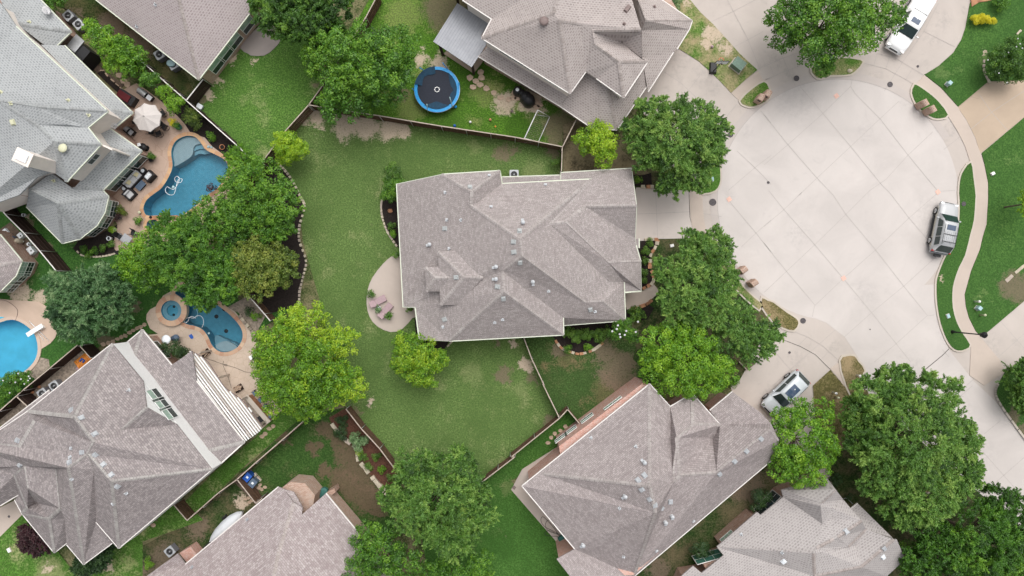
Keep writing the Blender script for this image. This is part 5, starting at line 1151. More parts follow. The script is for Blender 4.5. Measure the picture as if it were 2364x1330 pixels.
for a, b in zip(ang0, ang0[1:]):
    A0 = c0 + Vector((math.cos(a), math.sin(a), 0)) * (RR - .02); B0 = c0 + Vector((math.cos(b), math.sin(b), 0)) * (RR - .02); A1 = c0 + Vector((math.cos(a), math.sin(a), 0)) * (RR - .6 + .1 * math.sin(a * 6)); B1 = c0 + Vector((math.cos(b), math.sin(b), 0)) * (RR - .6 + .1 * math.sin(b * 6))
    nb.face([A0 + Vector((0, 0, 1.15)), B0 + Vector((0, 0, 1.15)), B1 + Vector((0, 0, .96)), A1 + Vector((0, 0, .96))])
for seg in ((58, -18, .55), (-52, -130, .75), (8, -50, .55)):
    a0, a1, dip = R(seg[0]), R(seg[1]), seg[2]; m = 10
    for k in range(m):
        a, b = a0 + (a1 - a0) * k / m, a0 + (a1 - a0) * (k + 1) / m; chord = lambda t, u: c0 + Vector((math.cos(t), math.sin(t), 0)) * (RR - .26 - dip * math.sin(math.pi * u))
        A0, B0 = (c0 + Vector((math.cos(t), math.sin(t), 0)) * (RR - .27) for t in (a, b)); A1, B1 = chord(a, k / m), chord(b, (k + 1) / m)
        nb.face([A0 + Vector((0, 0, .99)), B0 + Vector((0, 0, .99)), B1 + Vector((0, 0, .93)), A1 + Vector((0, 0, .93))])
obj('fallen_net', nb, M['net'], r)
for s_, e_, tp in (("U 590,190", "U 520,95", 2.3), ("U 235,190", "U 185,170", 2.1), ("U 120,500", "U 75,470", 2.0), ("U 290,790", "U 288,700", 2.3), ("U 630,700", "U 622,600", 2.3), ("U 745,390", "U 760,420", 1.8)):
    a = P1(s_, .9); b = P1(e_, tp); dd = (a - c0); dd.z = 0; dd.normalize(); base = c0 + dd * (RR + .02)
    obj('net_pole', MB().tube([base + Vector((0, 0, .1)), base + Vector((0, 0, .9)), Vector((*base.lerp(b, .5).xy, 1.5)), b], .045, 7), M['tramp' if tp != 2.3 or 'U 590' in s_ else 'ublue'], r)
for k in range(4):
    a = R(45 + 90 * k); l_ = c0 + Vector((math.cos(a), math.sin(a), 0)) * RR; obj('leg', MB().tube([l_ + Vector((0, 0, .86)), l_ + Vector((.0, 0, .05))], .03, 6), M['steel'], r)
# ---------- football goal
A_g, B_g, C_g, D_g = P1("U 1715,1200", 1.9), P1("U 1910,785", 1.9), P1("U 2085,885", .15), P1("U 1920,1250", .15); A0g, B0g = Vector((*A_g.xy, .05)), Vector((*B_g.xy, .05)); r = thing('football_goal', 'white framed football goal lying by the long board fence', 'football goal', tuple(A0g))
gm_ = MB(); gm_.tube([A0g, A_g, B_g, B0g], .045, 8); gm_.tube([A0g, D_g, C_g, B0g], .035, 8); gm_.tube([A_g, D_g], .03, 6); gm_.tube([B_g, C_g], .03, 6); obj('frame', gm_, M['white'], r); ng = MB()
for k in range(1, 16):
    t = k / 16; ng.tube([A_g.lerp(B_g, t), D_g.lerp(C_g, t)], .006, 3, False)
    if k < 10: t = k / 10; ng.tube([A_g.lerp(D_g, t), B_g.lerp(C_g, t)], .006, 3, False)
obj('net', ng, M['palewood'], r)
# ---------- stepping stones: every slab its own object
ORD = 'first second third fourth fifth sixth seventh eighth ninth tenth eleventh twelfth thirteenth fourteenth fifteenth'.split()
def stones(lst, group, lab, sz=.5, z=.07):
    proto = None
    for i, (x, y) in enumerate(px(lst)):
        p = P(x, y, z); n = 6; mb = MB(); an = rnd.random() * 6; pts = [Vector((math.cos(an + k * 6.283 / n) * sz * rnd.uniform(.38, .6), math.sin(an + k * 6.283 / n) * sz * rnd.uniform(.30, .5), 0)) for k in range(n)]
        o = obj('stepping_stone', mb.prism(pts, -.06, .03), M['flag'], bevel=.008); o.location = (p.x, p.y, z); o.rotation_euler = (0, 0, 0); tag(o, ORD[i] + ' ' + lab, 'stepping stone', group)
stones("U 915,315 1000,360 1070,412 1155,470 1265,530 1365,605 1480,630 1550,610 1070,230 1090,310 965,450 1885,660 1945,710 1890,740 1610,610", 'stepping stones across the play yard', 'sandstone slab of the play yard path, counted from the metal roof', .68)
stones("B 705,1050 738,1040 770,1030 800,1012 828,1000 855,990 885,970 910,955 935,940 958,930 985,915", 'stepping stones beside the kidney pool house', 'flat slab of the grass path below the sage tree, counted from the left', .5)
stones("I 370,310 335,338 300,357 272,385 252,420", 'stepping stones behind the red brick house', 'pale slab beside the red brick wall, counted from the top right', .5)
stones("d 300,290 285,325 315,345 355,320 130,455 165,440 175,490 205,470", 'loose slabs beside the bins', 'loose tan slab near the two bins', .42)
stones("V 1165,1215 1215,1180 1110,1280 1065,1315", 'slabs in the grass below the bar', 'pale slab in the grass below the outdoor bar', .5)
stones("Z 1630,1080 1580,1030 1520,960", 'slabs above the grill', 'brownish slab on the soil, counted from the grill', .7)
p = st("U 1610,560"); o = obj('paving_slab', MB().box((p.x, p.y, .1), (1.1, .6, .08), R(-32)), M['flag'], bevel=.01); tag(o, 'tan slab under the black covered grill', 'slab')
# ---------- rocks
for s_, sz, m_, lb in (("E 920,140", .55, 'redstone', 'rust coloured boulder in the west bed of the central house'), ("J 580,487", .5, 'stone', 'pale flat rock on the top island'), ("N 1500,960", .12, 'ventw', 'small pale rock at the lagoon pool rim'), ("e 1890,700", .5, 'flag', 'tan rock at the edge of the strip below the mottled grey roof'), ("F 785,150", .35, 'stone', 'pale stump left of the lime tree shadow'), ("Y 345,985", .5, 'terra', 'reddish block pile beside the air conditioners'), ("Y 420,930", .4, 'terra', 'reddish block behind the two air conditioners')):
    p = st(s_); mb = MB(); b_m = bmesh.new(); bmesh.ops.create_icosphere(b_m, subdivisions=2, radius=sz / 2)
    for v_ in b_m.verts: v_.co *= rnd.uniform(.8, 1.15); v_.co.z *= .55; v_.co.y *= .75
    mb.shared([v_.co + Vector((p.x, p.y, .1 + sz * .12)) for v_ in b_m.verts], [tuple(v_.index for v_ in f.verts) for f in b_m.faces]); b_m.free(); tag(obj('rock', mb, M[m_]), lb, 'rock')
# ---------- air conditioners
def ac_unit():
    r = thing('air_conditioner', '', 'air conditioner'); obj('casing', MB().box((0, 0, .42), (.82, .82, .82)), M['midgrey'], r, bevel=.06, world=False)
    tp_ = MB(); n = 28; o_ = [Vector((.43 * max(-1, min(1, 1.35 * math.cos(2 * math.pi * k / n))), .43 * max(-1, min(1, 1.35 * math.sin(2 * math.pi * k / n))), 0)) for k in range(n)]; i_ = [Vector((.31 * math.cos(2 * math.pi * k / n), .31 * math.sin(2 * math.pi * k / n), 0)) for k in range(n)]
    tp_.ring(o_, i_, .85, .87, False); tp_.ring(o_, o_, .78, .85); obj('top_cover', tp_, M['vents'], r, world=False); obj('fan_well', MB().lathe((0, 0, .62), [(0, 0), (.32, 0), (.32, .24)], 24), M['black'], r, world=False); fb = MB()
    for k in range(3): a = k * 2.094; fb.face([(0, 0, .8), (.27 * math.cos(a), .27 * math.sin(a), .78), (.29 * math.cos(a + .45), .29 * math.sin(a + .45), .82), (.2 * math.cos(a + .8), .2 * math.sin(a + .8), .83)])
    fb.lathe((0, 0, .8), [(.08, 0), (.08, .06), (0, .07)], 10); obj('fan', fb, M['grey'], r, world=False); gd = MB()
    for rr in (.12, .2, .28): gd.tube([(rr * math.cos(k * math.pi / 10), rr * math.sin(k * math.pi / 10), .875) for k in range(21)], .005, 3, False)
    obj('guard', gd, M['steel'], r, world=False); return r
ac = None
for s_, an, lb in (("A 463,105", 40, 'left air conditioner beside the grey roofed house, nearest the satellite dish'), ("A 533,165", 40, 'right air conditioner beside the grey roofed house, next to the lime tree'), ("A 1085,372", 30, 'uncovered air conditioner under the rose taupe eave'), ("A 1180,440", 30, 'air conditioner with a pale lid under the rose taupe eave'),
                   ("M 908,72", 0, 'air conditioner at the north eave of the central house'), ("Y 570,922", 35, 'upper air conditioner behind the mottled grey roof'), ("Y 445,1003", 35, 'lower air conditioner behind the mottled grey roof'), ("e 2082,1030", 40, 'air conditioner beside the small brick chimney at the bottom')):
    p = st(s_, .9)
    if ac is None: ac = ac_unit(); ac.location = (p.x, p.y, .05); ac.rotation_euler = (0, 0, R(an)); ac['label'] = lb; ac['group'] = 'air conditioners beside the houses'
    else: ac2 = dup(ac, (p.x, p.y, .05), R(an), lb)
p = st("A 1165,430", 1.05); tag(obj('lid', MB().lathe((p.x, p.y, .98), [(.42, 0), (.44, .05), (.3, .12), (0, .14)], 24, sx=1, sy=.8), M['ublue']), 'pale blue round lid lying on the right air conditioner of the pair', 'lid')
p = st("Z 595,135", 3.9); r = thing('satellite_dish', 'white satellite dish on the northeast eave of the grey roofed house', 'satellite dish', (p.x, p.y, 3.1)); n_ = Vector((.75, .3, .6)).normalized(); mt = Matrix.Translation(p) @ Vector((0, 0, 1)).rotation_difference(n_).to_matrix().to_4x4()
obj('dish', MB().lathe((0, 0, 0), [(0, -.1), (.25, -.06), (.42, .0), (.44, .02), (.26, -.03), (0, -.07)], 26, sx=.85).xform(mt), M['cushion'], r); obj('arm', MB().tube([mt @ Vector((0, -.1, -.08)), mt @ Vector((0, -.5, .25)), mt @ Vector((0, -.42, .4))], .022, 6), M['grey'], r); obj('mast', MB().tube([Vector((p.x, p.y, 3.1)), p], .03, 6), M['grey'], r)
p = st("N 160,668", 3.7); tag(obj('wire_coil', MB().tube([Vector((p.x + (.28 - .02 * (k % 9)) * math.cos(k * .5), p.y + (.28 - .02 * (k % 9)) * math.sin(k * .5), 3.9 + k * .004)) for k in range(40)], .015, 4), M['cushion']), 'pale coil of cable on the grey roof corner', 'cable')
# ---------- patio umbrella with table and swivel chairs
pu = P1("N 580,535", 2.55); base = Vector((pu.x, pu.y, .1)); r = thing('patio_umbrella', 'large octagonal cream umbrella over a dark dining set', 'umbrella', tuple(base)); cn = MB(); n = 8; top = P1("N 535,520", 2.95)
rim = [Vector((pu.x + 1.36 * math.cos(R(12 + 45 * k)), pu.y + 1.36 * math.sin(R(12 + 45 * k)), 2.42)) for k in range(n)]
for k in range(n):
    a, b = rim[k], rim[(k + 1) % n]; m = (a + b) / 2 + Vector((0, 0, -.03)); m2 = m.lerp(Vector((pu.x, pu.y, 2.4)), .05); cn.face([top, a, m2]); cn.face([top, m2, b]); cn.face([a, Vector((a.x, a.y, 2.34)), Vector((b.x, b.y, 2.34)), b])
obj('canopy', cn, M['offwhite'], r); obj('pole', MB().tube([base, Vector((pu.x, pu.y, 2.9)), top + Vector((0, 0, .1))], .03, 8), M['black'], r); rb2 = MB()
for a in rim: rb2.tube([Vector((pu.x, pu.y, 2.85)), a - Vector((0, 0, .03))], .012, 4)
obj('rib', rb2, M['black'], r); obj('base', MB().lathe((pu.x, pu.y, .1), [(.3, 0), (.3, .06), (.06, .1), (.05, .4)], 16), M['black'], r)
tc = P1("N 640,560", .75); r = thing('dining_table', 'round dark patio table with a pale top under the umbrella', 'table', (tc.x, tc.y, .1)); obj('table_top', MB().lathe((tc.x, tc.y, .74), [(.75, 0), (.78, .02), (.75, .05), (0, .05)], 28), M['flag'], r); obj('pedestal', MB().lathe((tc.x, tc.y, .1), [(.35, 0), (.3, .05), (.07, .12), (.07, .62), (.3, .64)], 14), M['black'], r)
def swivel():
    r = thing('patio_chair', '', 'chair'); obj('seat', MB().box((0, 0, .45), (.5, .5, .07)), M['black'], r, bevel=.02, world=False); obj('backrest', MB().box((-.27, 0, .75), (.06, .5, .6), ry=-.22), M['black'], r, bevel=.02, world=False)
    b = MB().lathe((0, 0, 0), [(.02, .1), (.03, .42)], 8); b.tube([(.27 * math.cos(k * math.pi / 9), .27 * math.sin(k * math.pi / 9), .04) for k in range(19)], .02, 5, False); b.tube([(-.27, 0, .05), (.27, 0, .05)], .015, 5); b.tube([(0, -.27, .05), (0, .27, .05)], .015, 5); obj('swivel_base', b, M['black'], r, world=False)
    for sd in (-1, 1): obj('armrest', MB().tube([(-.27, sd * .27, .5), (-.25, sd * .28, .68), (.2, sd * .28, .68), (.24, sd * .27, .47)], .02, 6), M['black'], r, world=False)
    return r
sc = None
for s_, lb in (("N 790,480", 'dark swivel chair at the top right of the umbrella'), ("N 820,670", 'dark swivel chair at the right below the umbrella'), ("N 740,760", 'dark swivel chair below the umbrella'), ("N 640,735", 'dark swivel chair mostly hidden under the lower umbrella rim'), ("N 470,600", 'dark swivel chair hidden under the left side of the umbrella')):
    p = st(s_, .6); a = math.atan2(tc.y - p.y, tc.x - p.x)
    if sc is None: sc = swivel(); sc.location = (p.x, p.y, .1); sc.rotation_euler = (0, 0, a); sc['label'] = lb; sc['group'] = 'swivel chairs under the umbrella'
    else: dup(sc, (p.x, p.y, .1), a, lb)
# ---------- grills and covered things
def grill(s_, e_, lb, m1='steel', m2='black', ln=1.5):
    a, b = P1(s_, .95), P1(e_, .95); d_ = (b - a).normalized(); c = (a + b) / 2; an = math.atan2(d_.y, d_.x); r = thing('gas_grill', lb, 'grill', (c.x, c.y, .1)); L = (b - a).length
    obj('cart', MB().box((c.x, c.y, .45), (L * .75, .5, .7), an), M[m2], r, bevel=.02); hd_ = c - d_ * L * .14; hb = MB(); nn = Vector((-d_.y, d_.x, 0))
    for k in range(6):
        t0, t1 = math.pi * k / 6, math.pi * (k + 1) / 6; f = [hd_ + nn * .26 * math.cos(t) + Vector((0, 0, .8 - hd_.z + .28 * math.sin(t))) for t in (t0, t1)]; q_ = d_ * L * .27; hb.face([f[0] - q_, f[0] + q_, f[1] + q_, f[1] - q_][::-1], smooth=True)
    obj('hood', hb, M[m1], r); obj('side_shelf', MB().box((c.x + d_.x * L * .34, c.y + d_.y * L * .34, .86), (L * .3, .46, .05), an), M[m1], r, bevel=.01); obj('control_panel', MB().box((hd_.x - nn.x * .3, hd_.y - nn.y * .3, .8), (L * .55, .08, .1), an), M['black'], r)
grill("N 445,140", "N 640,290", 'stainless steel gas grill on the stamped patio above the umbrella'); grill("N 240,640", "N 380,760", 'black grill against the wall below the umbrella', 'grey', 'black')
r = thing('spa_cover_box', 'dark storage box with a dark red cover beside the eave', 'storage box', tuple(P1("N 300,265"))); an = R(-33); p = P1("N 300,265", .7); obj('box', MB().box((p.x, p.y, .42), (1.75, .95, .72), an), M['black'], r, bevel=.04); p = P1("N 260,245", .9); obj('cover', MB().box((p.x, p.y, .83), (1.3, .7, .1), an, rx=.06), M['maroon'], r, bevel=.04)
r = thing('covered_grill', 'black fabric covered smoker grill behind the taupe house', 'grill', tuple(P1("U 1720,560"))); mb = MB()
for s_, rr, hh in (("U 1615,490", .42, 1.0), ("U 1680,530", .34, .95), ("U 1740,580", .55, 1.15), ("U 1780,620", .58, 1.2)):
    p = P1(s_, hh); mb.lathe((p.x, p.y, .08), [(rr * 1.1, 0), (rr * 1.05, hh * .5), (rr * .95, hh * .8), (rr * .6, hh), (0, hh * 1.03)], 14)
obj('fabric_cover', mb, M['black'], r); p = P1("U 1612,488", 1.1); obj('badge', MB().lathe((p.x, p.y, 1.12), [(.17, 0), (.17, .01), (.1, .012)], 16), M['ventw'], r)
p = st("N 525,940", .8); r = thing('iron_planter', 'dark iron plant stand with a small white sign against the patio wall', 'planter', (p.x, p.y, .1)); obj('stand', MB().lathe((p.x, p.y, .1), [(.3, 0), (.05, .05), (.05, .5), (.35, .6), (.35, .75)], 12), M['black'], r); obj('sign', MB().box((p.x - .3, p.y + .2, .85), (.3, .3, .03), .3), M['ventw'], r)
# potted plants
def pot(s_, lb, rr=.22, hh=.45, m_='ventw', pl=None, z0=.1, plm='mid'):
    p = P1(s_, hh); r = thing('potted_plant' if pl else 'garden_pot', lb, 'potted plant' if pl else 'pot', (p.x, p.y, z0)); obj('pot', MB().lathe((p.x, p.y, z0), [(rr * .65, 0), (rr * .95, hh * .6), (rr, hh), (rr * .85, hh), (rr * .8, hh * .8), (0, hh * .8)], 18), M[m_], r)
    if pl: POTS.append((r, p, pl, z0 + hh, plm))
    else: obj('soil', MB().lathe((p.x, p.y, z0 + hh * .82), [(rr * .8, 0), (0, .01)], 12), M['black'], r)
POTS = []
pot("N 1020,670", 'large green potted plant right of the swivel chairs', .3, .4, 'teal', 10, .1, 'mid'); pot("N 955,610", 'small yellow flowering pot beside the large green potted plant', .12, .3, 'ventt', 5, .1, 'gold'); pot("N 662,1070", 'round topiary pot at the brick corner of the patio', .16, .5, 'black', 5, .1, 'deep'); pot("N 640,1120", 'black empty urn below the topiary pot', .18, .4, 'black')
pot("O 250,925", 'white pot with a lime ball plant at the bay window bed', .19, .4, 'ventw', 3.5, .1, 'yellow'); pot("O 180,1045", 'tall white urn in the dark bay window bed', .2, .6, 'ventw'); pot("O 588,812", 'bushy plant in a hidden pot near the small spa', .15, .3, 'black', 8, .1, 'mid'); pot("O 355,672", 'brown flowering plant against the bay window', .2, .4, 'brown', 8, .1, 'olive'); pot("O 328,770", 'dry grey plant below the bay window bush', .15, .3, 'grey', 5, .1, 'purple')
pot("O 742,760", 'small black pot on the lagoon pool rim', .13, .25, 'black'); pot("N 1615,945", 'terracotta jar lying in the mulch beside the lagoon pool', .26, .3, 'terra'); pot("N 1655,1050", 'small terracotta jar near the pool corner', .14, .2, 'terra')
pot("E 795,705", 'leafy potted plant with yellow flowers beside the mauve loungers', .16, .35, 'black', 8, .06, 'deep'); pot("E 842,803", 'flower pot between the two mauve loungers', .2, .4, 'ventw', 7, .06, 'sage'); pot("E 915,855", 'dark green potted plant below the mauve loungers', .18, .35, 'black', 7, .06, 'mid'); pot("W 330,100", 'white cylindrical pot in the grass by the tall dark fence', .16, .5, 'ventw'); pot("V 1095,505", 'dark green jug at the foot of the lime tree', .12, .4, 'teal')
p = P1("O 588,697", .35); r = thing('globe_lamp', 'small cream globe light on the stamped patio', 'lamp', (p.x, p.y, .1)); obj('stem', MB().lathe((p.x, p.y, .1), [(.03, 0), (.02, .15)], 8), M['black'], r); obj('globe', MB().lathe((p.x, p.y, .22), [(0, 0), (.11, .04), (.15, .13), (.11, .22), (0, .26)], 16), M['ventt'], r)
# ---------- lounge set
M['wicker'] = plain('black wicker', (.02, .018, .02), .7, .3, 20)
def sofa(c_s, an, w, d_, lb, cushions=2, name='outdoor_sofa', cat='sofa', pil=(), towel=False):
    p = P1(c_s, .5); r = thing(name, lb, cat, (p.x, p.y, .1), None, an); obj('frame', MB().box((0, 0, .2), (w, d_, .34)), M['wicker'], r, bevel=.03, world=False); obj('backrest', MB().box((0, d_ / 2 - .08, .5), (w, .16, .55)), M['wicker'], r, bevel=.03, world=False)
    for sd in (-1, 1): obj('armrest', MB().box((sd * (w / 2 - .07), 0, .42), (.14, d_, .3)), M['wicker'], r, bevel=.03, world=False)
    cw = (w - .3) / cushions
    for k in range(cushions): obj('cushion', MB().box((-w / 2 + .15 + cw * (k + .5), -.06, .44), (cw - .02, d_ - .3, .14)), M['cushion'], r, bevel=.04, world=False); obj('cushion', MB().box((-w / 2 + .15 + cw * (k + .5), d_ / 2 - .22, .62), (cw - .02, .16, .34)), M['cushion'], r, bevel=.05, world=False)
    for x in pil: obj('pillow', MB().box((x, .05, .6), (.4, .38, .12), .3, .35), M['lemon'], r, bevel=.04, world=False)
    if towel: 
        for k in range(4): obj('towel', MB().lathe((rnd.uniform(-.2, .2), rnd.uniform(-.1, .2), .55), [(.16, 0), (.2, .06), (.12, .12), (0, .13)], 10), M['ventw'], r, world=False)
    return r
sofa("O 505,258", R(47), 2.15, .9, 'black wicker sofa with pale grey cushions and two yellow pillows', 3, pil=(-.45, .6)); sofa("O 722,215", R(-43 - 90), .95, .85, 'black wicker armchair piled with white towels', 1, 'outdoor_armchair', 'armchair', towel=True); sofa("O 460,455", R(-43 + 90), .95, .85, 'black wicker armchair with pale cushion at the lower end of the sofa', 1, 'outdoor_armchair', 'armchair')
p = P1("O 605,338", .4); r = thing('coffee_table', 'dark rectangular coffee table in front of the wicker sofa', 'table', (p.x, p.y, .1), None, R(47)); obj('base', MB().box((0, 0, .15), (.8, .5, .28)), M['wicker'], r, bevel=.02, world=False); obj('table_top', MB().box((0, 0, .33), (.95, .6, .05)), M['slate'], r, bevel=.015, world=False)
for s_, lb in (("O 635,142", 'small side table with a white round dish at the upper end of the sofa'), ("O 383,377", 'small side table with a white round dish at the lower end of the sofa')):
    p = P1(s_, .5); r = thing('side_table', lb, 'table', (p.x, p.y, .1)); obj('base', MB().box((p.x, p.y, .3), (.5, .5, .4), R(47)), M['wicker'], r, bevel=.02); obj('dish', MB().lathe((p.x, p.y, .52), [(.05, 0), (.17, .04), (.18, .06), (.1, .03), (0, .02)], 20), M['ventw'], r)
def sling(c_s, an, lb, grp, m_='black'):
    p = P1(c_s, .4); r = thing('patio_chair', lb, 'chair', (p.x, p.y, .1), grp, an); obj('seat', MB().box((0, 0, .38), (.5, .5, .05)), M[m_], r, bevel=.015, world=False); obj('backrest', MB().box((-.3, 0, .68), (.05, .5, .62), ry=-.3), M[m_], r, bevel=.015, world=False)
    for x in (-.22, .22):
        for y in (-.24, .24): obj('leg', MB().tube([(x, y, 0), (x, y, .38)], .018, 6), M['steel'], r, world=False)
    for sd in (-1, 1): obj('armrest', MB().tube([(-.3, sd * .27, .6), (.25, sd * .27, .6), (.25, sd * .27, .38)], .02, 6), M['steel'], r, world=False)
G_ = 'sling chairs near the small spa'
sling("O 335,1020", R(-35), 'black sling chair at the left of the small patio table', G_); sling("O 515,975", R(-110), 'black sling chair above the small patio table', G_); sling("O 365,1215", R(40), 'black sling chair mostly under the tree', G_)
p = P1("O 420,1055", .7); r = thing('patio_table', 'small grey patio table half under the tree', 'table', (p.x, p.y, .1), None, R(-35)); obj('table_top', MB().box((0, 0, .7), (.9, .8, .04)), M['grey'], r, bevel=.01, world=False)
for x in (-.38, .38):
    for y in (-.32, .32): obj('leg', MB().tube([(x, y, 0), (x, y, .7)], .02, 6), M['black'], r, world=False)
# pool cleaner hoses, floats
def hose(s_, z, rr, m_, lb, cat='hose', name='hose', sm=6): return tag(obj(name, MB().tube(smooth_loop(PL(s_, z), sm, False), rr, 6), M[m_]), lb, cat)
hose("O 960,350 1020,385 1060,380 1110,300 1120,240 1090,215 1062,240 1070,280 1110,300 1150,290 1157,250 1110,260 1085,330 1065,420 1040,460 990,462 945,430 935,390 960,350", .02, .026, 'ventw', 'white looped cleaner hose floating in the lagoon pool'); hose("X 860,738 885,680 882,620 850,570 790,565 740,600 680,590 620,610 605,640 625,665 660,640 680,590 720,575 775,602", .02, .026, 'ventw', 'white looped cleaner hose floating in the kidney pool')
hose("X 790,590 800,520 780,470 800,465 830,470", -.2, .03, 'ublue', 'pale cleaner hose end under the water of the kidney pool')
p = P1("O 1040,360", .05); tag(obj('pool_cleaner', MB().lathe((p.x, p.y, -.02), [(.14, 0), (.16, .05), (.1, .12), (0, .14)], 12), M['ublue']), 'small pale pool cleaner head in the lagoon pool', 'pool cleaner')
p = P1("X 963,820", .02); tag(obj('skimmer_float', MB().lathe((p.x, p.y, -.01), [(.06, .02), (.11, .03), (.11, .06), (.06, .06)], 16), M['ublue']), 'small pale blue ring floating at the kidney pool rim', 'float')
p = P1("X 705,867", .12); mb = MB().prism([p + Vector((math.cos(R(-55)) * a - math.sin(R(-55)) * b, math.sin(R(-55)) * a + math.cos(R(-55)) * b, 0)) for a, b in ((-.2, -.16), (.12, -.16), (.22, -.1), (.25, 0), (.22, .1), (.12, .16), (-.2, .16))], .1, .14); tag(obj('kickboard', mb, M['blue'], bevel=.01), 'bright blue kickboard lying on the kidney pool deck', 'kickboard')
p = P1("X 340,912", 2.0); pb = P1("X 465,890", 1.0); r = thing('patio_heater', 'patio heater with a white round hood beside the brick wall', 'patio heater', (p.x, p.y, .1)); obj('hood', MB().lathe((p.x, p.y, 2.0), [(.42, 0), (.43, .03), (.2, .1), (.06, .14), (0, .15)], 28), M['ventw'], r); obj('post', MB().lathe((p.x, p.y, .1), [(.26, 0), (.26, .55), (.05, .6), (.05, 1.7), (.12, 1.75), (.12, 1.9)], 14), M['slate'], r)
r = thing('kettle_grill', 'dark kettle grill beside the white hooded heater', 'grill', (pb.x, pb.y, .1)); obj('bowl', MB().lathe((pb.x, pb.y, .55), [(0, 0), (.25, .05), (.33, .22), (.33, .26), (.25, .42), (0, .5)], 20), M['slate'], r)
for k in range(3): a = k * 2.09; obj('leg', MB().tube([(pb.x + .12 * math.cos(a), pb.y + .12 * math.sin(a), .6), (pb.x + .3 * math.cos(a), pb.y + .3 * math.sin(a), .1)], .015, 5), M['steel'], r)
# diving board and poles at the turquoise pool
a, b = P1("Y 285,385", .55), P1("Y 450,280", .55); d_ = (b - a); an = math.atan2(d_.y, d_.x); c = (a + b) / 2; r = thing('diving_board', 'white diving board over the turquoise pool', 'diving board', (c.x, c.y, .1)); obj('board', MB().box((c.x, c.y, .55), (d_.length, .42, .05), an), M['white'], r, bevel=.01); e = a.lerp(b, .8); obj('stand', MB().box((e.x, e.y, .3), (.4, .4, .5), an), M['white'], r, bevel=.02)
for s_, lb in (("Y 310,235 500,425", 'long white pool pole lying under the diving board, upper one'), ("Y 325,255 515,440", 'long white pool pole lying under the diving board, lower one'), ("Y 400,360 465,440", 'short white pole beside the diving board')): tag(obj('pool_pole', MB().tube(PL(s_, .14), .022, 6), M['ventw']), lb, 'pool pole')
hose("Y 0,10 60,20 130,60 180,110 185,160 165,225", .13, .02, 'brown', 'thin dark hose curving into the turquoise pool'); hose("V 270,250 400,300 560,355 600,350 590,375 565,360 700,395 850,455 1000,475", .12, .014, 'black', 'thin dark cord across the flagstone patio'); hose("V 555,310 548,360 570,420 610,510 640,600 660,670", .12, .014, 'black', 'thin dark cord down to the lower firewood stack')
p = P1("Y 885,650", .3); r = thing('pool_float', 'orange striped pool float with a blue towel in the fenced side strip', 'pool float', (p.x, p.y, .1)); mb = MB(); an = R(38)
for k in range(9): mb.tube([p + Vector((math.cos(an) * (-.75 + k * .18) - math.sin(an) * v_, math.sin(an) * (-.75 + k * .18) + math.cos(an) * v_, 0)) for v_ in (-.45, .45)], .095, 7)
obj('mattress', mb, M['orange'], r); obj('towel', MB().tube([p + Vector((-.3, -.1, .1)), p + Vector((-.1, .15, .12)), p + Vector((.15, 0, .1)), p + Vector((0, -.2, .1))], .1, 7), M['blue'], r)
p = P1("Y 860,705", .3); tag(obj('foam_mat', MB().box((p.x, p.y, .2), (.8, .5, .08), R(38)), M['ublue'], bevel=.02), 'pale blue foam mat beside the orange pool float', 'mat'); p = P1("Y 815,740", .3); tag(obj('toy', MB().lathe((p.x, p.y, .1), [(.2, 0), (.22, .1), (.1, .2), (0, .22)], 10), M['pink']), 'pink toy beside the orange pool float', 'toy')
# ---------- mauve loungers on the oval patio
def lounger():
    r = thing('sun_lounger', '', 'sun lounger'); obj('mattress', MB().box((.28, 0, .32), (1.15, .62, .09)), M['pink'], r, bevel=.03, world=False); obj('backrest', MB().box((-.52, 0, .5), (.62, .62, .08), ry=.62), M['pink'], r, bevel=.03, world=False); obj('frame', MB().box((.1, 0, .25), (1.5, .66, .05)), M['pink'], r, bevel=.01, world=False)
    for x in (-.55, .75):
        for y in (-.28, .28): obj('leg', MB().box((x, y, .12), (.05, .05, .24)), M['pink'], r, world=False)
    for sd in (-1, 1): obj('armrest', MB().box((-.25, sd * .33, .45), (.5, .07, .04)), M['pink'], r, bevel=.01, world=False)
    return r
lg = lounger(); p = P1("E 833,757", .35); lg.location = (p.x, p.y, .06); lg.rotation_euler = (0, 0, R(27)); lg['label'] = 'upper mauve sun lounger on the oval patio'; lg['group'] = 'mauve loungers on the oval patio'; p = P1("E 885,822", .35); dup(lg, (p.x, p.y, .06), R(50), 'lower mauve sun lounger on the oval patio')
# ---------- pergola of the kidney pool house
outl = px("V 0,285 110,178 230,235 340,320 450,480 560,650 700,760 820,850 900,940 1000,1080 1078,1190 1050,1240 930,1330 829,1395"); ZP = 2.75; po = [P(x, y, ZP) for x, y in outl]; r = thing('pergola', 'long white slatted pergola with a curved edge beside the bar', 'pergola', tuple(P(*outl[0], 0)))
dd = (po[-1] - po[0]).normalized(); nn = Vector((dd.y, -dd.x, 0)); nn = nn if nn.dot(po[3] - po[0]) > 0 else -nn; o0 = po[0]; k = .06
while k < 4.5:
    xs = []
    for i in range(len(po)):
        a, b = po[i], po[(i + 1) % len(po)]; ka, kb = (a - o0).dot(nn), (b - o0).dot(nn)
        if (ka - k) * (kb - k) < 0: t = (k - ka) / (kb - ka); xs.append((a + (b - a) * t - o0).dot(dd))
    xs.sort()
    for u, v_ in zip(xs[::2], xs[1::2]):
        if v_ - u > .4: obj('slat', MB().beam(o0 + dd * u + nn * k, o0 + dd * v_ + nn * k, .10, .16), M['white' if rnd.random() < .9 else 'offwhite'], r)
    k += .245
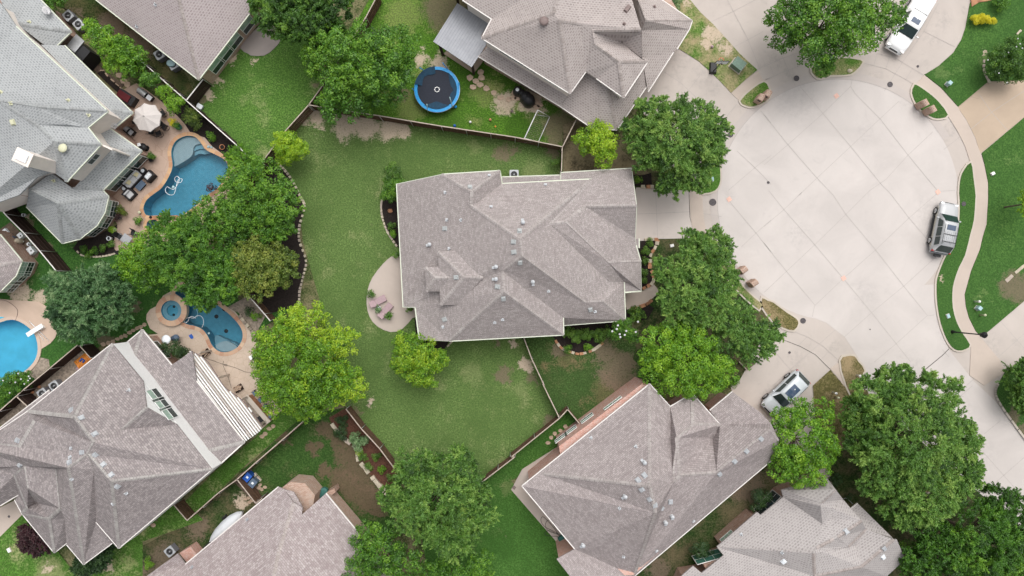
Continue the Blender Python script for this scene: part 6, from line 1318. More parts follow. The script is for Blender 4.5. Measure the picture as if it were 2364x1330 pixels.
for t in (.05, .35, .65, .95):
    a = o0 + dd * ((po[-1] - o0).length * t) - Vector((0, 0, .12)); xs = [((p_ - o0).dot(nn)) for p_ in po if abs((p_ - o0).dot(dd) - (po[-1] - o0).length * t) < 2]; e = a + nn * (max(xs) if xs else 2); obj('beam', MB().beam(a, e, .09, .14), M['palewood'], r); q_ = a + nn * ((max(xs) if xs else 2) * .9); obj('post', MB().box((q_.x, q_.y, 1.3), (.15, .15, 2.6), math.atan2(dd.y, dd.x)), M['palewood'], r)
obj('edge_beam', MB().tube([p_ - Vector((0, 0, .04)) for p_ in smooth_loop(po[1:11], 3, False)], .05, 5), M['brown'], r)
bp = PL("V 830,797 872,755 1182,1112 1132,1150", 1.1); r = thing('bar_counter', 'pale stone topped outdoor bar counter beside the pergola', 'bar', (bp[0].x, bp[0].y, .1)); obj('counter_top', MB().prism(bp, 1.04, 1.1), M['kerb'], r); obj('counter_base', MB().prism([p_.lerp((bp[0] + bp[1] + bp[2] + bp[3]) / 4, .1) for p_ in bp], .09, 1.04), M['redstone'], r)
bp2 = PL("V 830,830 860,800 1110,1090 1070,1180 1040,1130", .9); obj('lower_counter', MB().prism(bp2, .09, .9), M['sandy'], r); p = P1("V 1045,1085", 1.0); obj('fridge', MB().box((p.x, p.y, .55), (.6, .55, .9), R(-49)), M['black'], r, bevel=.01)
def stool():
    r = thing('bar_stool', '', 'bar stool'); obj('seat', MB().box((0, 0, .74), (.44, .44, .05)), M['slate'], r, bevel=.015, world=False); obj('backrest', MB().box((.24, 0, .98), (.04, .44, .42), ry=.12), M['black'], r, bevel=.01, world=False)
    for x in (-.2, .24):
        for y in (-.21, .21): obj('leg', MB().tube([(x * 1.1, y * 1.1, 0), (x, y, .74)], .02, 6), M['black'], r, world=False)
    for sd in (-1, 1): obj('armrest', MB().tube([(-.2, sd * .24, .76), (-.2, sd * .24, .95), (.24, sd * .24, .95)], .018, 6), M['black'], r, world=False)
    return r
so_ = None
for s_, lb, an in (("V 975,735", 'topmost dark bar stool beside the bar counter', 40), ("V 1052,828", 'second dark bar stool from the top', 40), ("V 1125,915", 'third dark bar stool from the top, turned slightly', 25), ("V 1185,1040", 'lowest dark bar stool beside the bar counter', 15)):
    p = P1(s_, .8)
    if so_ is None: so_ = stool(); so_.location = (p.x, p.y, .1); so_.rotation_euler = (0, 0, R(an)); so_['label'] = lb; so_['group'] = 'bar stools at the outdoor bar'
    else: dup(so_, (p.x, p.y, .1), R(an), lb)
for s_, lb in (("V 295,205", 'upper tan firewood stack at the pergola edge'), ("V 740,680", 'lower tan firewood stack at the pergola edge')):
    p = P1(s_, .5); r = thing('firewood_stack', lb, 'firewood', (p.x, p.y, .1)); rkk = MB()
    for k in range(22): an = R(30) + rnd.uniform(-.5, .5); q_ = p + Vector((rnd.uniform(-.3, .3), rnd.uniform(-.22, .22), rnd.uniform(-.35, .15))); rkk.beam(q_ - Vector((math.cos(an), math.sin(an), 0)) * .2, q_ + Vector((math.cos(an), math.sin(an), 0)) * .2, .08, .08)
    obj('logs', rkk, M['flag'], r); obj('rack', MB().box((p.x, p.y, .2), (.8, .6, .15), R(30)), M['darkwood'], r)
p = P1("V 925,262", .3); tag(obj('white_box', MB().box((p.x, p.y, .25), (.35, .4, .3), R(30)), M['white'], bevel=.02), 'small white box at the foot of the lime tree on the patio', 'box')
# ---------- bins, covered boat, small things bottom left
def wheelie(s_, lb, m_, an):
    p = P1(s_, 1.0); r = thing('wheelie_bin', lb, 'bin', (p.x, p.y, .06), None, an); obj('body', MB().box((0, 0, .5), (.56, .62, .94), taper=1.12), M[m_], r, bevel=.03, world=False); obj('lid', MB().box((0, 0, 1.02), (.66, .78, .07)), M[m_], r, bevel=.03, world=False); obj('sticker', MB().box((0, .02, 1.062), (.22, .2, .004)), M['ventw'], r, world=False)
    for sd in (-1, 1): obj('wheel', MB().tube([(sd * .3, -.3, .1), (sd * .26, -.3, .1)], .1, 12), M['rubber'], r, world=False)
wheelie("d 155,205", 'bright blue wheelie bin in the fence corner', 'blue', R(-40)); wheelie("d 215,272", 'slate grey wheelie bin next to the blue one', 'slate', R(-40))
A_b, B_b = P1("C 1420,1105", .8), P1("C 1645,900", .8); d_ = (B_b - A_b); Lb = d_.length; d_.normalize(); nn = Vector((-d_.y, d_.x, 0)); r = thing('covered_boat', 'long white tarpaulin covered boat on a trailer beside the blended shingle roof', 'boat', (A_b.x, A_b.y, .05)); secs = []
for t, w_, hh in ((0, .06, .55), (.1, .3, .85), (.3, .55, 1.05), (.55, .65, 1.15), (.75, .6, 1.05), (.9, .4, .85), (1, .08, .6)):
    c = Vector((*(A_b + d_ * Lb * t).xy, 0)); secs.append([c - nn * w_ * .9 + Vector((0, 0, .3)), c - nn * w_ + Vector((0, 0, hh * .65)), c - nn * w_ * .5 + Vector((0, 0, hh * .93)), c + Vector((0, 0, hh)), c + nn * w_ * .5 + Vector((0, 0, hh * .9)), c + nn * w_ + Vector((0, 0, hh * .6)), c + nn * w_ * .9 + Vector((0, 0, .3))])
mb = MB(); loft(mb, secs); obj('tarpaulin', mb, M['tarp'], r); a = A_b - d_ * .9; obj('trailer', MB().beam(Vector((*a.xy, .35)), Vector((*(A_b + d_ * Lb * .8).xy, .35)), .1, .1).beam(Vector((*(A_b + d_ * Lb * .6 - nn * .8).xy, .35)), Vector((*(A_b + d_ * Lb * .6 + nn * .8).xy, .35)), .08, .08), M['black'], r)
for sd in (-1, 1): q_ = A_b + d_ * Lb * .6 + nn * sd * .82; obj('wheel', MB().tube([Vector((*(q_ - nn * .08).xy, .3)), Vector((*(q_ + nn * .08).xy, .3))], .28, 16), M['rubber'], r)
p = P1("d 1000,385", .6); r = thing('storage_bin', 'dark teal octagonal storage bin between the brick bay and the roof', 'storage bin', (p.x, p.y, .05), None, R(30)); obj('body', MB().lathe((0, 0, 0), [(.5, 0), (.52, .5)], 8, False, sx=1.1, sy=.85), M['teal'], r, world=False); obj('lid', MB().lathe((0, 0, .5), [(.55, 0), (.55, .05), (.3, .1), (0, .11)], 8, False, sx=1.1, sy=.85), M['teal'], r, world=False)
p = P1("A 1365,727", .3); r = thing('yard_box', 'small grey framed box at the north lawn fence corner', 'box', (p.x, p.y, .05), None, R(-30)); obj('body', MB().box((0, 0, .2), (.5, .38, .3)), M['ventg'], r, bevel=.03, world=False); obj('rim', MB().box((0, 0, .36), (.56, .44, .04)), M['ventw'], r, bevel=.01, world=False)
p = P1("Z 955,565", 2.2); r = thing('garden_shed', 'black garden shed with a grey roof against the brick wall', 'shed', (p.x, p.y, .05), None, R(-40)); obj('walls', MB().box((.45, -.35, 1.0), (2.0, 1.5, 2.0)), M['black'], r, bevel=.01, world=False); obj('roof', MB().box((0.0, .1, 2.1), (1.0, 1.4, .08)), M['steel'], r, world=False)
# pool equipment beside the left edge house
r = thing('pool_filter', 'tan pool filter tank beside the brick wall', 'pool filter', tuple(P1("W 270,465"))); a, b = P1("W 225,460", .9), P1("W 330,470", .3); obj('tank', MB().lathe((a.x, a.y, .1), [(.22, 0), (.26, .2), (.26, .7), (.15, .9), (0, .95)], 16), M['stone'], r); obj('pipe', MB().tube([Vector((a.x, a.y, .3)), Vector((b.x, b.y, .3))], .05, 8), M['ventw'], r)
for s_, sz, m_, lb in (("W 280,385", (.5, .5, .5), 'ventw', 'white pump housing above the tan filter tank'), ("W 175,420", (.35, .3, .4), 'slate', 'small dark motor box beside the tan filter tank'), ("W 425,595", (.75, .55, .5), 'ventw', 'white electrical box below the tan filter tank'), ("W 75,325", (.5, .35, .3), 'ventw', 'small white box against the brick wall at the left edge'), ("W 395,505", (.3, .3, .35), 'ventw', 'small white valve box between filter and electrical box')):
    p = P1(s_, sz[2]); r = thing('equipment_box', lb, 'equipment box', (p.x, p.y, .05), None, R(-50)); obj('casing', MB().box((0, 0, sz[2] / 2), sz, taper=.95), M[m_], r, bevel=.03, world=False); obj('port', MB().box((.08, .05, sz[2]), (.12, .12, .05)), M['black'], r, bevel=.01, world=False)
# hose reel and washer behind the red brick house
p = P1("I 345,1080", .7); r = thing('pressure_washer', 'green and grey pressure washer with a coiled hose behind the red brick house', 'pressure washer', (p.x, p.y, .06)); obj('body', MB().box((p.x, p.y, .4), (.6, .45, .6), R(40)), M['teal'], r, bevel=.04); obj('motor', MB().lathe((p.x + .25, p.y - .25, .3), [(.15, 0), (.17, .3), (.1, .4), (0, .42)], 12), M['ventw'], r)
hose("I 330,1060 290,1000 245,950 215,925 203,950 225,990 280,1020 320,1040 270,1030 235,1000 240,960 270,950 300,1000 330,1050 260,1020 230,1040 250,1055 320,1060", .1, .018, 'black', 'tangled dark hose on the patio behind the red brick house')
p = P1("I 20,727", .1); tag(obj('drain_grate', MB().box((p.x, p.y, .065), (.32, .32, .02), R(-40)), M['brown'], bevel=.004), 'square drain grate at the west corner of the brick house patio', 'drain')
for s_, lb in (("B 1425,-1000", ''),): pass
p = P1("N 1425,940", .15); tag(obj('pool_toy', MB().lathe((p.x, p.y, .1), [(.12, 0), (.14, .06), (.05, .14), (0, .15)], 10).lathe((p.x + .28, p.y - .05, .1), [(.1, 0), (.12, .06), (.05, .12), (0, .13)], 10), M['ublue']), 'pale blue pool toys on the lagoon pool rim', 'pool toy')
# street number free marker posts near the shaded walk
hose("c 1710,310 1730,300 1770,330 1800,360", .8, .025, 'ventg', 'short grey handrail by the shaded front walk', 'handrail', 'handrail', 2)
# ================================================================ TREES AND SHRUBS
rng = np.random.default_rng(11)
LM = {'deep': leaf_mat('deep green leaves', (.015, .045, .006), (.062, .165, .016), (.190, .340, .035)),
      'mid': leaf_mat('mid green leaves', (.018, .058, .006), (.070, .200, .014), (.210, .400, .030)),
      'bright': leaf_mat('bright spring leaves', (.030, .090, .006), (.115, .290, .012), (.290, .490, .025)),
      'lime': leaf_mat('lime spring leaves', (.034, .095, .006), (.130, .310, .012), (.390, .540, .025)),
      'yellow': leaf_mat('yellow green leaves', (.070, .165, .006), (.215, .410, .012), (.420, .580, .025)),
      'sage': leaf_mat('pale sage leaves', (.016, .055, .018), (.080, .190, .060), (.300, .430, .200)),
      'olive': leaf_mat('olive leaves', (.024, .052, .007), (.110, .185, .020), (.310, .350, .060)),
      'feather': leaf_mat('soft feathery leaves', (.020, .060, .009), (.108, .248, .032), (.330, .490, .100)),
      'dark': leaf_mat('dark glossy leaves', (.010, .030, .008), (.026, .070, .016), (.070, .140, .035)),
      'purple': leaf_mat('burgundy leaves', (.016, .005, .007), (.050, .014, .022), (.110, .040, .050)),
      'gold': leaf_mat('golden yellow leaves', (.40, .36, .01), (.66, .60, .01), (.82, .74, .03)),
      'clip': leaf_mat('clipped box leaves', (.030, .085, .010), (.080, .190, .018), (.150, .280, .030))}
M['bark'] = plain('grey brown bark', (.12, .09, .07), .95, .3, 6, bump=.5)
def nrm(a): return a / np.maximum(np.linalg.norm(a, axis=1, keepdims=True), 1e-6)
def leaf_mesh(name, pos, nor, axis, L, Wd, tint, mat, parent):
    n = len(pos); nor = nrm(nor); ax = nrm(axis - nor * np.sum(axis * nor, 1, keepdims=True)); sd = np.cross(nor, ax)
    L = L[:, None]; Wd = Wd[:, None]; v = np.empty((n, 4, 3))
    v[:, 0] = pos - ax * L * .5; v[:, 1] = pos - ax * L * .02 + sd * Wd * .5 - nor * L * .05; v[:, 2] = pos + ax * L * .5; v[:, 3] = pos - ax * L * .02 - sd * Wd * .5 - nor * L * .05
    off = np.array(wl(parent)); v = (v.reshape(-1, 3) - off).astype(np.float32)
    me = bpy.data.meshes.new(name); me.vertices.add(n * 4); me.vertices.foreach_set("co", v.ravel())
    me.loops.add(n * 4); me.loops.foreach_set("vertex_index", np.arange(n * 4, dtype=np.int32))
    me.polygons.add(n); me.polygons.foreach_set("loop_start", np.arange(0, n * 4, 4, dtype=np.int32)); me.polygons.foreach_set("loop_total", np.full(n, 4, dtype=np.int32))
    me.update(calc_edges=True)
    at = me.attributes.new("tint", 'FLOAT', 'FACE'); at.data.foreach_set("value", np.clip(tint, 0, 1).astype(np.float32))
    me.materials.append(mat); o = bpy.data.objects.new(name, me); COL.objects.link(o); o.parent = parent; return o
def clumps_for(lobes, cr, low=0.3, flat=.62):
    out = []; lobes = [(x, y, r * (1.05 if r > 25 else 1), z, t) for x, y, r, z, t in lobes]
    for (x, y, r, zc, tn) in lobes:
        c = P(x, y, zc); R0 = r / FPX * (H - zc); rc0 = max(.22, cr * R0) if cr < 1 else cr
        ph = rng.random(4) * 6.28; n = max(4, int(1.25 * (R0 / rc0) ** 2)); gi = rng.random() * 6.28
        for i in range(n):
            rho = math.sqrt((i + .5) / n); th = gi + i * 2.39996 + rng.normal() * .25
            lim = 1 + .09 * math.sin(2 * th + ph[0]) + .08 * math.sin(3 * th + ph[1]) + .07 * math.sin(5 * th + ph[2]) + .04 * math.sin(9 * th + ph[3])
            rr = rho * max(.3, R0 * lim - rc0 * .8) + rng.normal() * rc0 * .12; rc = rc0 * rng.uniform(.68, 1.25)
            z = zc + R0 * flat * math.sqrt(max(0, 1 - min(1, rho) ** 2.2)) * rng.uniform(.72, 1.08) + rng.normal() * rc0 * .18
            out.append((c.x + rr * math.cos(th), c.y + rr * math.sin(th), z, rc, tn + rng.normal() * .15, th))
        m = int(n * low)
        for i in range(m):
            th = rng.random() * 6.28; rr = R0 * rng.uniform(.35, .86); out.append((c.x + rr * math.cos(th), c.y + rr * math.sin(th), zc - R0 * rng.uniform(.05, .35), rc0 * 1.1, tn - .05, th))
    return out
def foliage(root, lobes, mat, style='round', leaf=.24, cr=.2, cover=1.0, name='crown', low=.3, flat=.62, bare=0.0):
    leaf *= .88 if leaf > .12 else 1; cl = clumps_for(lobes, cr, low, flat); PS, NS, AX, LL, WW, TT = [], [], [], [], [], []
    for (x, y, z, rc, tn, th) in cl:
        c = np.array([x, y, z])
        if bare and rng.random() < bare: continue
        if style == 'round':
            ar = leaf * leaf * .62 * .5; n = int(cover * 3.1 * math.pi * rc * rc / ar * .62)
            d_ = nrm(rng.normal(size=(n, 3)) + np.array([0, 0, .45])); lump = 1 + .16 * np.sin(d_[:, 0] * 5 + x * 3) * np.sin(d_[:, 1] * 5 + y * 3)
            rad = rc * lump * (.62 + .48 * rng.random(n) ** .6); pos = c + d_ * rad[:, None] * np.array([1, 1, .72])
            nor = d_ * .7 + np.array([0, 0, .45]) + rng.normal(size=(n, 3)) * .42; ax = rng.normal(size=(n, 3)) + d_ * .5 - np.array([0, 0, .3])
            L = leaf * .88 * rng.uniform(.65, 1.25, n); Wd = L * rng.uniform(.55, .8, n); tt = tn + rng.normal(size=n) * .17 + .10 * (d_[:, 2] > .5)  # upward leaves tinted lighter, as light put into the colour
        else:
            nt_ = max(5, int(8 * cover)); P_, A_2, T_ = [], [], []
            for k in range(nt_):
                a = th + rng.normal() * 1.25; el = rng.uniform(-.1, .75); dv = np.array([math.cos(a) * math.cos(el), math.sin(a) * math.cos(el), math.sin(el)]); ln = rc * rng.uniform(1.0, 1.9)
                m = int(ln * 70 * cover); t = rng.random(m) ** .8; base = c + rng.normal(size=3) * rc * .28; ttw = rng.normal() * .10
                sub = rng.normal(size=(m, 3)) * (.10 + .12 * (1 - t[:, None])) * rc
                P_.append(base + dv * (t * ln)[:, None] + sub - np.array([0, 0, .35]) * ((t * ln) ** 2)[:, None] * .3); A_2.append(np.repeat(dv[None], m, 0) + rng.normal(size=(m, 3)) * .55); T_.append(tn + ttw + .12 * (t - .5) + rng.normal(size=m) * .10)
            pos = np.concatenate(P_); ax = np.concatenate(A_2); tt = np.concatenate(T_); n = len(pos)
            nor = np.array([0, 0, .8]) + rng.normal(size=(n, 3)) * .5; L = leaf * rng.uniform(.7, 1.4, n); Wd = L * rng.uniform(.26, .42, n)
        PS.append(pos); NS.append(nor); AX.append(ax); LL.append(L); WW.append(Wd); TT.append(tt)
    pos = np.concatenate(PS); keep = pos[:, 2] > .05
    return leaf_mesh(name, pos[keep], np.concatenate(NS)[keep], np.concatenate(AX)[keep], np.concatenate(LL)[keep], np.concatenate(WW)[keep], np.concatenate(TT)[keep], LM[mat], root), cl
TREE_N = [0]
def tree(label, lobes, mat, style='round', leaf=.24, cr=.2, cover=1.0, group=None, name='broadleaf_tree', trunk=None, low=.3, flat=.62, bare=0.0, limb_r=.16):
    X, Y, Rm, Z, _ = max(lobes, key=lambda l: l[2]); c = P(X, Y, Z); tx, ty = (trunk and P1(trunk).xy) or (c.x, c.y)
    root = thing(name, label, 'tree', (tx, ty, 0), group); _, cl = foliage(root, lobes, mat, style, leaf, cr, cover, low=low, flat=flat, bare=bare)
    R0 = Rm / FPX * (H - Z); rt = max(.07, R0 * .045); mb = MB(); fork = Vector((tx, ty, max(.8, Z - R0 * .55)))
    mb.tube([(tx, ty, -.1), (tx, ty, .25), (tx + .03, ty, fork.z * .6), fork], [rt * 1.5, rt * 1.1, rt, rt * .85], 9)
    sel = list(range(len(cl))); rnd.shuffle(sel)
    for k in sel[:26 if style == 'feather' else 14]:
        e = Vector(cl[k][:3]); m = fork.lerp(e, .5) + Vector((0, 0, -.12 * (e - fork).length * .5)); mb.tube([fork, m, e], [rt * .55, rt * .32, rt * .1], 5, False)
    obj('trunk', mb, M['bark'], root); TREE_N[0] += 1; return root
def bush(label, lobes, mat='clip', leaf=.09, cr=.3, cover=1.0, group=None, name='shrub', cat='shrub', flat=.8, style='round'):
    x, y, r, z, _ = max(lobes, key=lambda l: l[2]); c = P(x, y, 0); root = thing(name, label, cat, (c.x, c.y, 0), group)
    foliage(root, lobes, mat, style, leaf, cr, cover, name='foliage', low=.25, flat=flat)
    mb = MB()
    for k in range(3): mb.tube([(c.x, c.y, -.05), (c.x + rnd.uniform(-.1, .1), c.y + rnd.uniform(-.1, .1), z * .5), (c.x + rnd.uniform(-.2, .2), c.y + rnd.uniform(-.2, .2), z)], [.03, .02, .01], 5)
    obj('stem', mb, M['bark'], root); return root
def blossoms(root, lobes_pts, r, z, mat='cushion'):
    mb = MB()
    for x, y in px(lobes_pts):
        p = P(x, y, z + rnd.uniform(-.1, .2)); mb.lathe(p, [(r * .3, -.03), (r, .03), (r * .8, .06), (r * .2, .02)], 8)
    obj('blossoms', mb, M[mat], root)
def L_(s, *sp):      # lobes from tile points: "T x,y" plus (radius in photo px, height, tint)
    return [(x, y, r, z, t) for (x, y), (r, z, t) in zip(px(s), sp)]
# --- big trees
tree('large dark green tree cut by the top edge, above the north lawn', L_("_ 690,30 640,20 740,60 765,10", (78, 5.0, .42), (62, 4.5, .5), (52, 4, .40), (50, 5, .35)), 'deep', leaf=.22, cr=.17, style='feather')
tree('big dense green oak overhanging the fence left of the trampoline', L_("_ 840,150 770,120 890,190 800,215 770,240 900,120 735,140", (92, 5.5, .55), (60, 5, .62), (66, 4.5, .36), (70, 4.5, .45), (38, 3, .35), (62, 4.5, .40), (42, 4, .6)), 'mid', leaf=.24, cr=.15)
tree('small yellow green tree on the west fence of the central lawn', L_("_ 668,340 650,325 690,345 660,365", (36, 2.8, .55), (26, 2.6, .6), (27, 2.5, .5), (24, 2.3, .45)), 'yellow', leaf=.17, cr=.26)
tree('bright lime green tree at the southwest corner of the central house', L_("_ 965,818 940,800 1000,828 930,840 975,860 995,880", (48, 3.4, .55), (36, 3.2, .5), (33, 3, .5), (31, 2.8, .5), (38, 3, .5), (18, 2.4, .5)), 'lime', leaf=.18, cr=.24)
tree('big round tree with lime green new growth between the two back lawns', L_("_ 690,860 640,800 710,745 785,790 740,900 650,900 700,930 810,890 620,850 745,835 775,870 670,760", (92, 4.8, .36), (58, 4.4, .4), (54, 4.6, .75), (46, 4.6, .8), (64, 4.4, .38), (56, 4.2, .42), (44, 3.8, .42), (42, 3.8, .75), (44, 4, .45), (56, 4.5, .36), (52, 4.2, .4), (46, 4.4, .55)), 'lime', leaf=.2, cr=.16)
tree('broad rounded deep green tree at the left edge of the central lawn', L_("_ 590,450 545,500 645,470 560,420 620,520 490,500 535,545 650,520", (80, 4.6, .6), (55, 4.4, .55), (60, 4.4, .6), (48, 4.4, .6), (48, 4, .5), (50, 4, .5), (40, 3.8, .4), (36, 3.8, .5)), 'mid', leaf=.2, cr=.13)
tree('olive tinted rounded tree in the dark mulch bed', L_("_ 600,610 570,590 640,625 590,650 555,640 655,600", (64, 4.0, .6), (44, 4, .55), (48, 3.8, .45), (44, 3.6, .45), (42, 3.6, .5), (34, 3.4, .4)), 'olive', leaf=.18, cr=.15)
tree('tall mid green tree beside the kidney pool', L_("_ 430,590 400,545 480,650 510,670 455,540 530,610", (72, 4.8, .5), (52, 4.4, .5), (62, 4.4, .48), (42, 4, .5), (50, 4.2, .45), (44, 4, .45)), 'mid', style='feather', leaf=.2, cr=.2, cover=1.05)
tree('yellow green tree between the sage tree and the kidney pool', L_("_ 315,595 340,565 295,620 350,640 370,600", (44, 4.0, .55), (34, 4, .65), (32, 3.6, .5), (42, 3.6, .2), (40, 3.4, .3)), 'bright', leaf=.2, cr=.2)
tree('pale sage green tree between two swimming pools', L_("_ 210,700 165,670 255,710 190,745 240,660 150,715 275,690", (80, 4.4, .48), (50, 4, .5), (52, 4, .48), (48, 3.6, .45), (48, 4, .42), (36, 3.6, .5), (40, 3.6, .45)), 'sage', style='feather', leaf=.21, cr=.15, cover=1.1)
tree('small bright green tree at the corner of the lagoon pool bed', L_("_ 562,368 540,358 585,375", (30, 3, .45), (20, 2.8, .5), (22, 2.8, .4)), 'bright', leaf=.15, cr=.28, style='feather')
tree('lime green tree beside the air conditioners of the grey roofed house', L_("_ 235,90 215,65 265,115 285,110 210,55 300,135", (34, 3.4, .5), (24, 3.4, .55), (36, 3.4, .5), (30, 3.2, .42), (16, 3.6, .5), (36, 3, .38)), 'bright', leaf=.18, cr=.22)
tree('lime and green tree left of the pink roofed house', L_("_ 265,150 300,160 315,130 250,140", (24, 3, .6), (26, 2.8, .35), (26, 2.8, .3), (16, 2.8, .65)), 'bright', leaf=.17, cr=.24)
bush('dense green shrub behind the grill patio', L_("_ 345,188 360,180 335,175", (22, 2.4, .45), (15, 2.2, .5), (14, 2.2, .4)), 'mid', .14, .3)
bush('lime green shrub above the patio umbrella', L_("_ 385,215 372,210", (20, 2.4, .6), (14, 2.2, .5)), 'bright', .14, .3)
bush('round lime green shrub right of the patio umbrella', L_("_ 407,240 400,250", (23, 2.4, .6), (16, 2.2, .4)), 'bright', .14, .3)
bush('dull brown green shrub in the mulch beside the lagoon pool', L_("_ 447,272 455,285 440,262", (19, 1.2, .35), (15, 1, .3), (14, 1, .3)), 'olive', .10, .3, style='feather')
tree('feathery green tree in front of the upper driveway apron', L_("_ 1560,325 1510,270 1600,280 1630,350 1500,350 1550,395 1600,400 1640,300 1470,300", (84, 5.2, .5), (50, 4.8, .5), (48, 4.8, .48), (48, 4.4, .45), (48, 4.4, .42), (52, 4.2, .42), (42, 4.2, .45), (40, 4.4, .42), (36, 4, .4)), 'feather', style='feather', leaf=.19, cr=.17, cover=1.0)
tree('yellow green tree below the roof of the taupe house', L_("_ 1390,325 1350,325 1395,360 1380,300", (38, 3.4, .62), (30, 3, .35), (32, 3, .5), (26, 3.2, .5)), 'yellow', leaf=.18, cr=.24)
tree('large tree at the top of the cul-de-sac beside the white pickup', L_("_ 1910,50 1830,40 1960,80 1890,120 1810,80 1990,30 2050,40 1860,0 1940,0 1900,150", (88, 5.6, .5), (62, 5.4, .42), (66, 5.2, .6), (50, 4.8, .42), (44, 4.6, .35), (62, 5, .6), (44, 4.6, .4), (62, 5, .45), (62, 5, .5), (28, 4, .4)), 'mid', leaf=.24, cr=.15)
tree('tall feathery tree between the front walk and the cul-de-sac', L_("_ 1620,600 1590,660 1660,640 1560,700 1640,710 1700,760 1740,790 1650,570 1600,560 1540,620 1770,770", (58, 5.2, .45), (68, 5.2, .55), (48, 5, .42), (46, 4.8, .5), (60, 5, .5), (56, 4.8, .42), (48, 4.6, .4), (40, 4.6, .42), (34, 4.4, .42), (34, 4.2, .4), (34, 4, .4)), 'feather', style='feather', leaf=.19, cr=.19, cover=.95)
tree('dense bright green tree above the red brick house', L_("_ 1585,830 1530,800 1640,840 1560,880 1620,880 1510,840 1580,770 1670,860", (80, 4.8, .58), (56, 4.6, .55), (52, 4.4, .5), (46, 4.4, .52), (44, 4.2, .5), (46, 4.2, .5), (42, 4.4, .45), (34, 4, .4)), 'bright', leaf=.2, cr=.15)
tree('dense green tree over the silver car driveway', L_("_ 1850,1020 1810,970 1890,960 1860,1080 1810,1070 1900,1040 1840,940", (74, 4.6, .5), (38, 4.4, .38), (42, 4.2, .4), (52, 4.4, .52), (44, 4.2, .4), (36, 4, .4), (26, 4, .38)), 'bright', leaf=.2, cr=.15)
tree('very large feathery tree beside the street at the lower right', L_("_ 2090,1010 2020,920 2130,930 2190,1010 2200,1080 2050,1080 2130,1140 2000,1000 2060,880 2080,1170 1975,950 2230,1100", (108, 6.2, .5), (64, 5.6, .48), (72, 5.8, .5), (62, 5.4, .5), (56, 5, .48), (76, 5.4, .5), (72, 5.2, .55), (58, 5, .40), (44, 5, .45), (50, 4.6, .5), (42, 4.4, .4), (34, 4.4, .5)), 'feather', style='feather', leaf=.2, cr=.15, cover=1.0)
tree('dark tree in the bottom right corner', L_("_ 2260,1240 2330,1200 2180,1270 2250,1310 2350,1290 2300,1160 2150,1230 2120,1300 2380,1240", (82, 5, .42), (60, 5, .3), (58, 4.6, .35), (62, 4.6, .38), (50, 4.8, .5), (42, 4.4, .25), (38, 4, .3), (44, 4, .35), (50, 4.6, .4)), 'mid', style='feather', leaf=.2, cr=.17, cover=1.0)
tree('dark green tree cut by the right edge beside the street', L_("_ 2374,880 2364,850 2402,900 2370,928", (44, 2.6, .4), (28, 2.4, .4), (50, 2.6, .4), (32, 2.4, .4)), 'feather', style='feather', leaf=.18, cr=.2)
tree('small yellow green tree cut by the right edge above the mulch ring', L_("_ 2372,470 2385,450", (26, 3, .5), (26, 3, .5)), 'yellow', leaf=.15, cr=.3, style='feather')
tree('large soft feathery tree at the bottom centre', L_("_ 1010,1150 960,1090 1060,1090 1090,1180 960,1180 1040,1230 1110,1140 900,1150", (84, 5.6, .48), (56, 5, .42), (56, 5, .38), (52, 4.8, .5), (56, 5, .52), (56, 4.8, .48), (28, 4.2, .42), (30, 4, .36)), 'feather', style='feather', leaf=.2, cr=.17, cover=.95)
tree('green tree at the bottom edge left of the soft feathery tree', L_("_ 880,1270 850,1240 930,1300 840,1310", (62, 4.6, .42), (38, 4.2, .45), (50, 4.4, .40), (44, 4.2, .42)), 'mid', leaf=.2, cr=.18)
tree('low green tree at the bottom edge right of the soft feathery tree', L_("_ 1050,1320 1110,1310 1000,1320", (50, 3.4, .4), (38, 3, .55), (40, 3.2, .35)), 'mid', leaf=.18, cr=.2)
tree('burgundy leaved tree at the front corner of the mottled grey roofed house', L_("_ 75,1240 62,1225 92,1262 98,1235 65,1258", (26, 2.4, .5), (18, 2.2, .5), (22, 2.2, .5), (16, 2, .4), (18, 2, .5)), 'purple', style='feather', leaf=.15, cr=.24, cover=1.3, name='maple_tree')
tree('dark spiky evergreen below the front corner of the mottled grey roofed house', L_("_ 212,1295 240,1270 190,1305 255,1250", (30, 1.8, .4), (30, 1.8, .4), (20, 1.6, .4), (22, 1.8, .45)), 'dark', style='feather', leaf=.18, cr=.25, cover=1.3, name='evergreen_tree')
tree('dark bush at the top edge beside the satellite dish', L_("_ 125,5 145,-10 112,-5", (26, 2, .4), (24, 2, .35), (20, 2, .4)), 'mid', leaf=.14, cr=.28)
r = tree('large dark round shrub with pale blossoms at the right edge', L_("_ 2325,140 2300,150 2345,115 2340,165", (44, 2, .4), (30, 1.8, .4), (34, 1.8, .4), (28, 1.6, .4)), 'deep', leaf=.15, cr=.22, name='flowering_shrub', low=.4)
blossoms(r, "J 1730,265 1745,300 1720,320 1715,340 1665,360 1640,385 1655,565 1525,410 1760,330 1600,500", .07, 3.0)
r = tree('white flowering magnolia at the southeast corner of the central house', L_("_ 1445,760 1430,745 1460,775 1420,770", (26, 2.8, .5), (18, 2.6, .5), (20, 2.6, .4), (18, 2.4, .4)), 'mid', leaf=.16, cr=.26, name='magnolia_tree', cover=.8)
blossoms(r, "H 865,895 728,920 785,958 740,980 745,1000 720,945 850,965 690,960 775,985", .10, 4.1)
r = tree('shrub with white blossoms below the turquoise pool', L_("_ 40,885 15,905 60,875 20,880 0,925", (28, 1.8, .45), (24, 1.6, .45), (20, 1.6, .4), (22, 1.6, .4), (22, 1.6, .4)), 'mid', leaf=.13, cr=.25, name='flowering_shrub', low=.4)
blossoms(r, "Y 165,884 260,900 305,820 105,995 195,790 35,865 270,765 320,842 225,850 300,865", .08, 2.9)
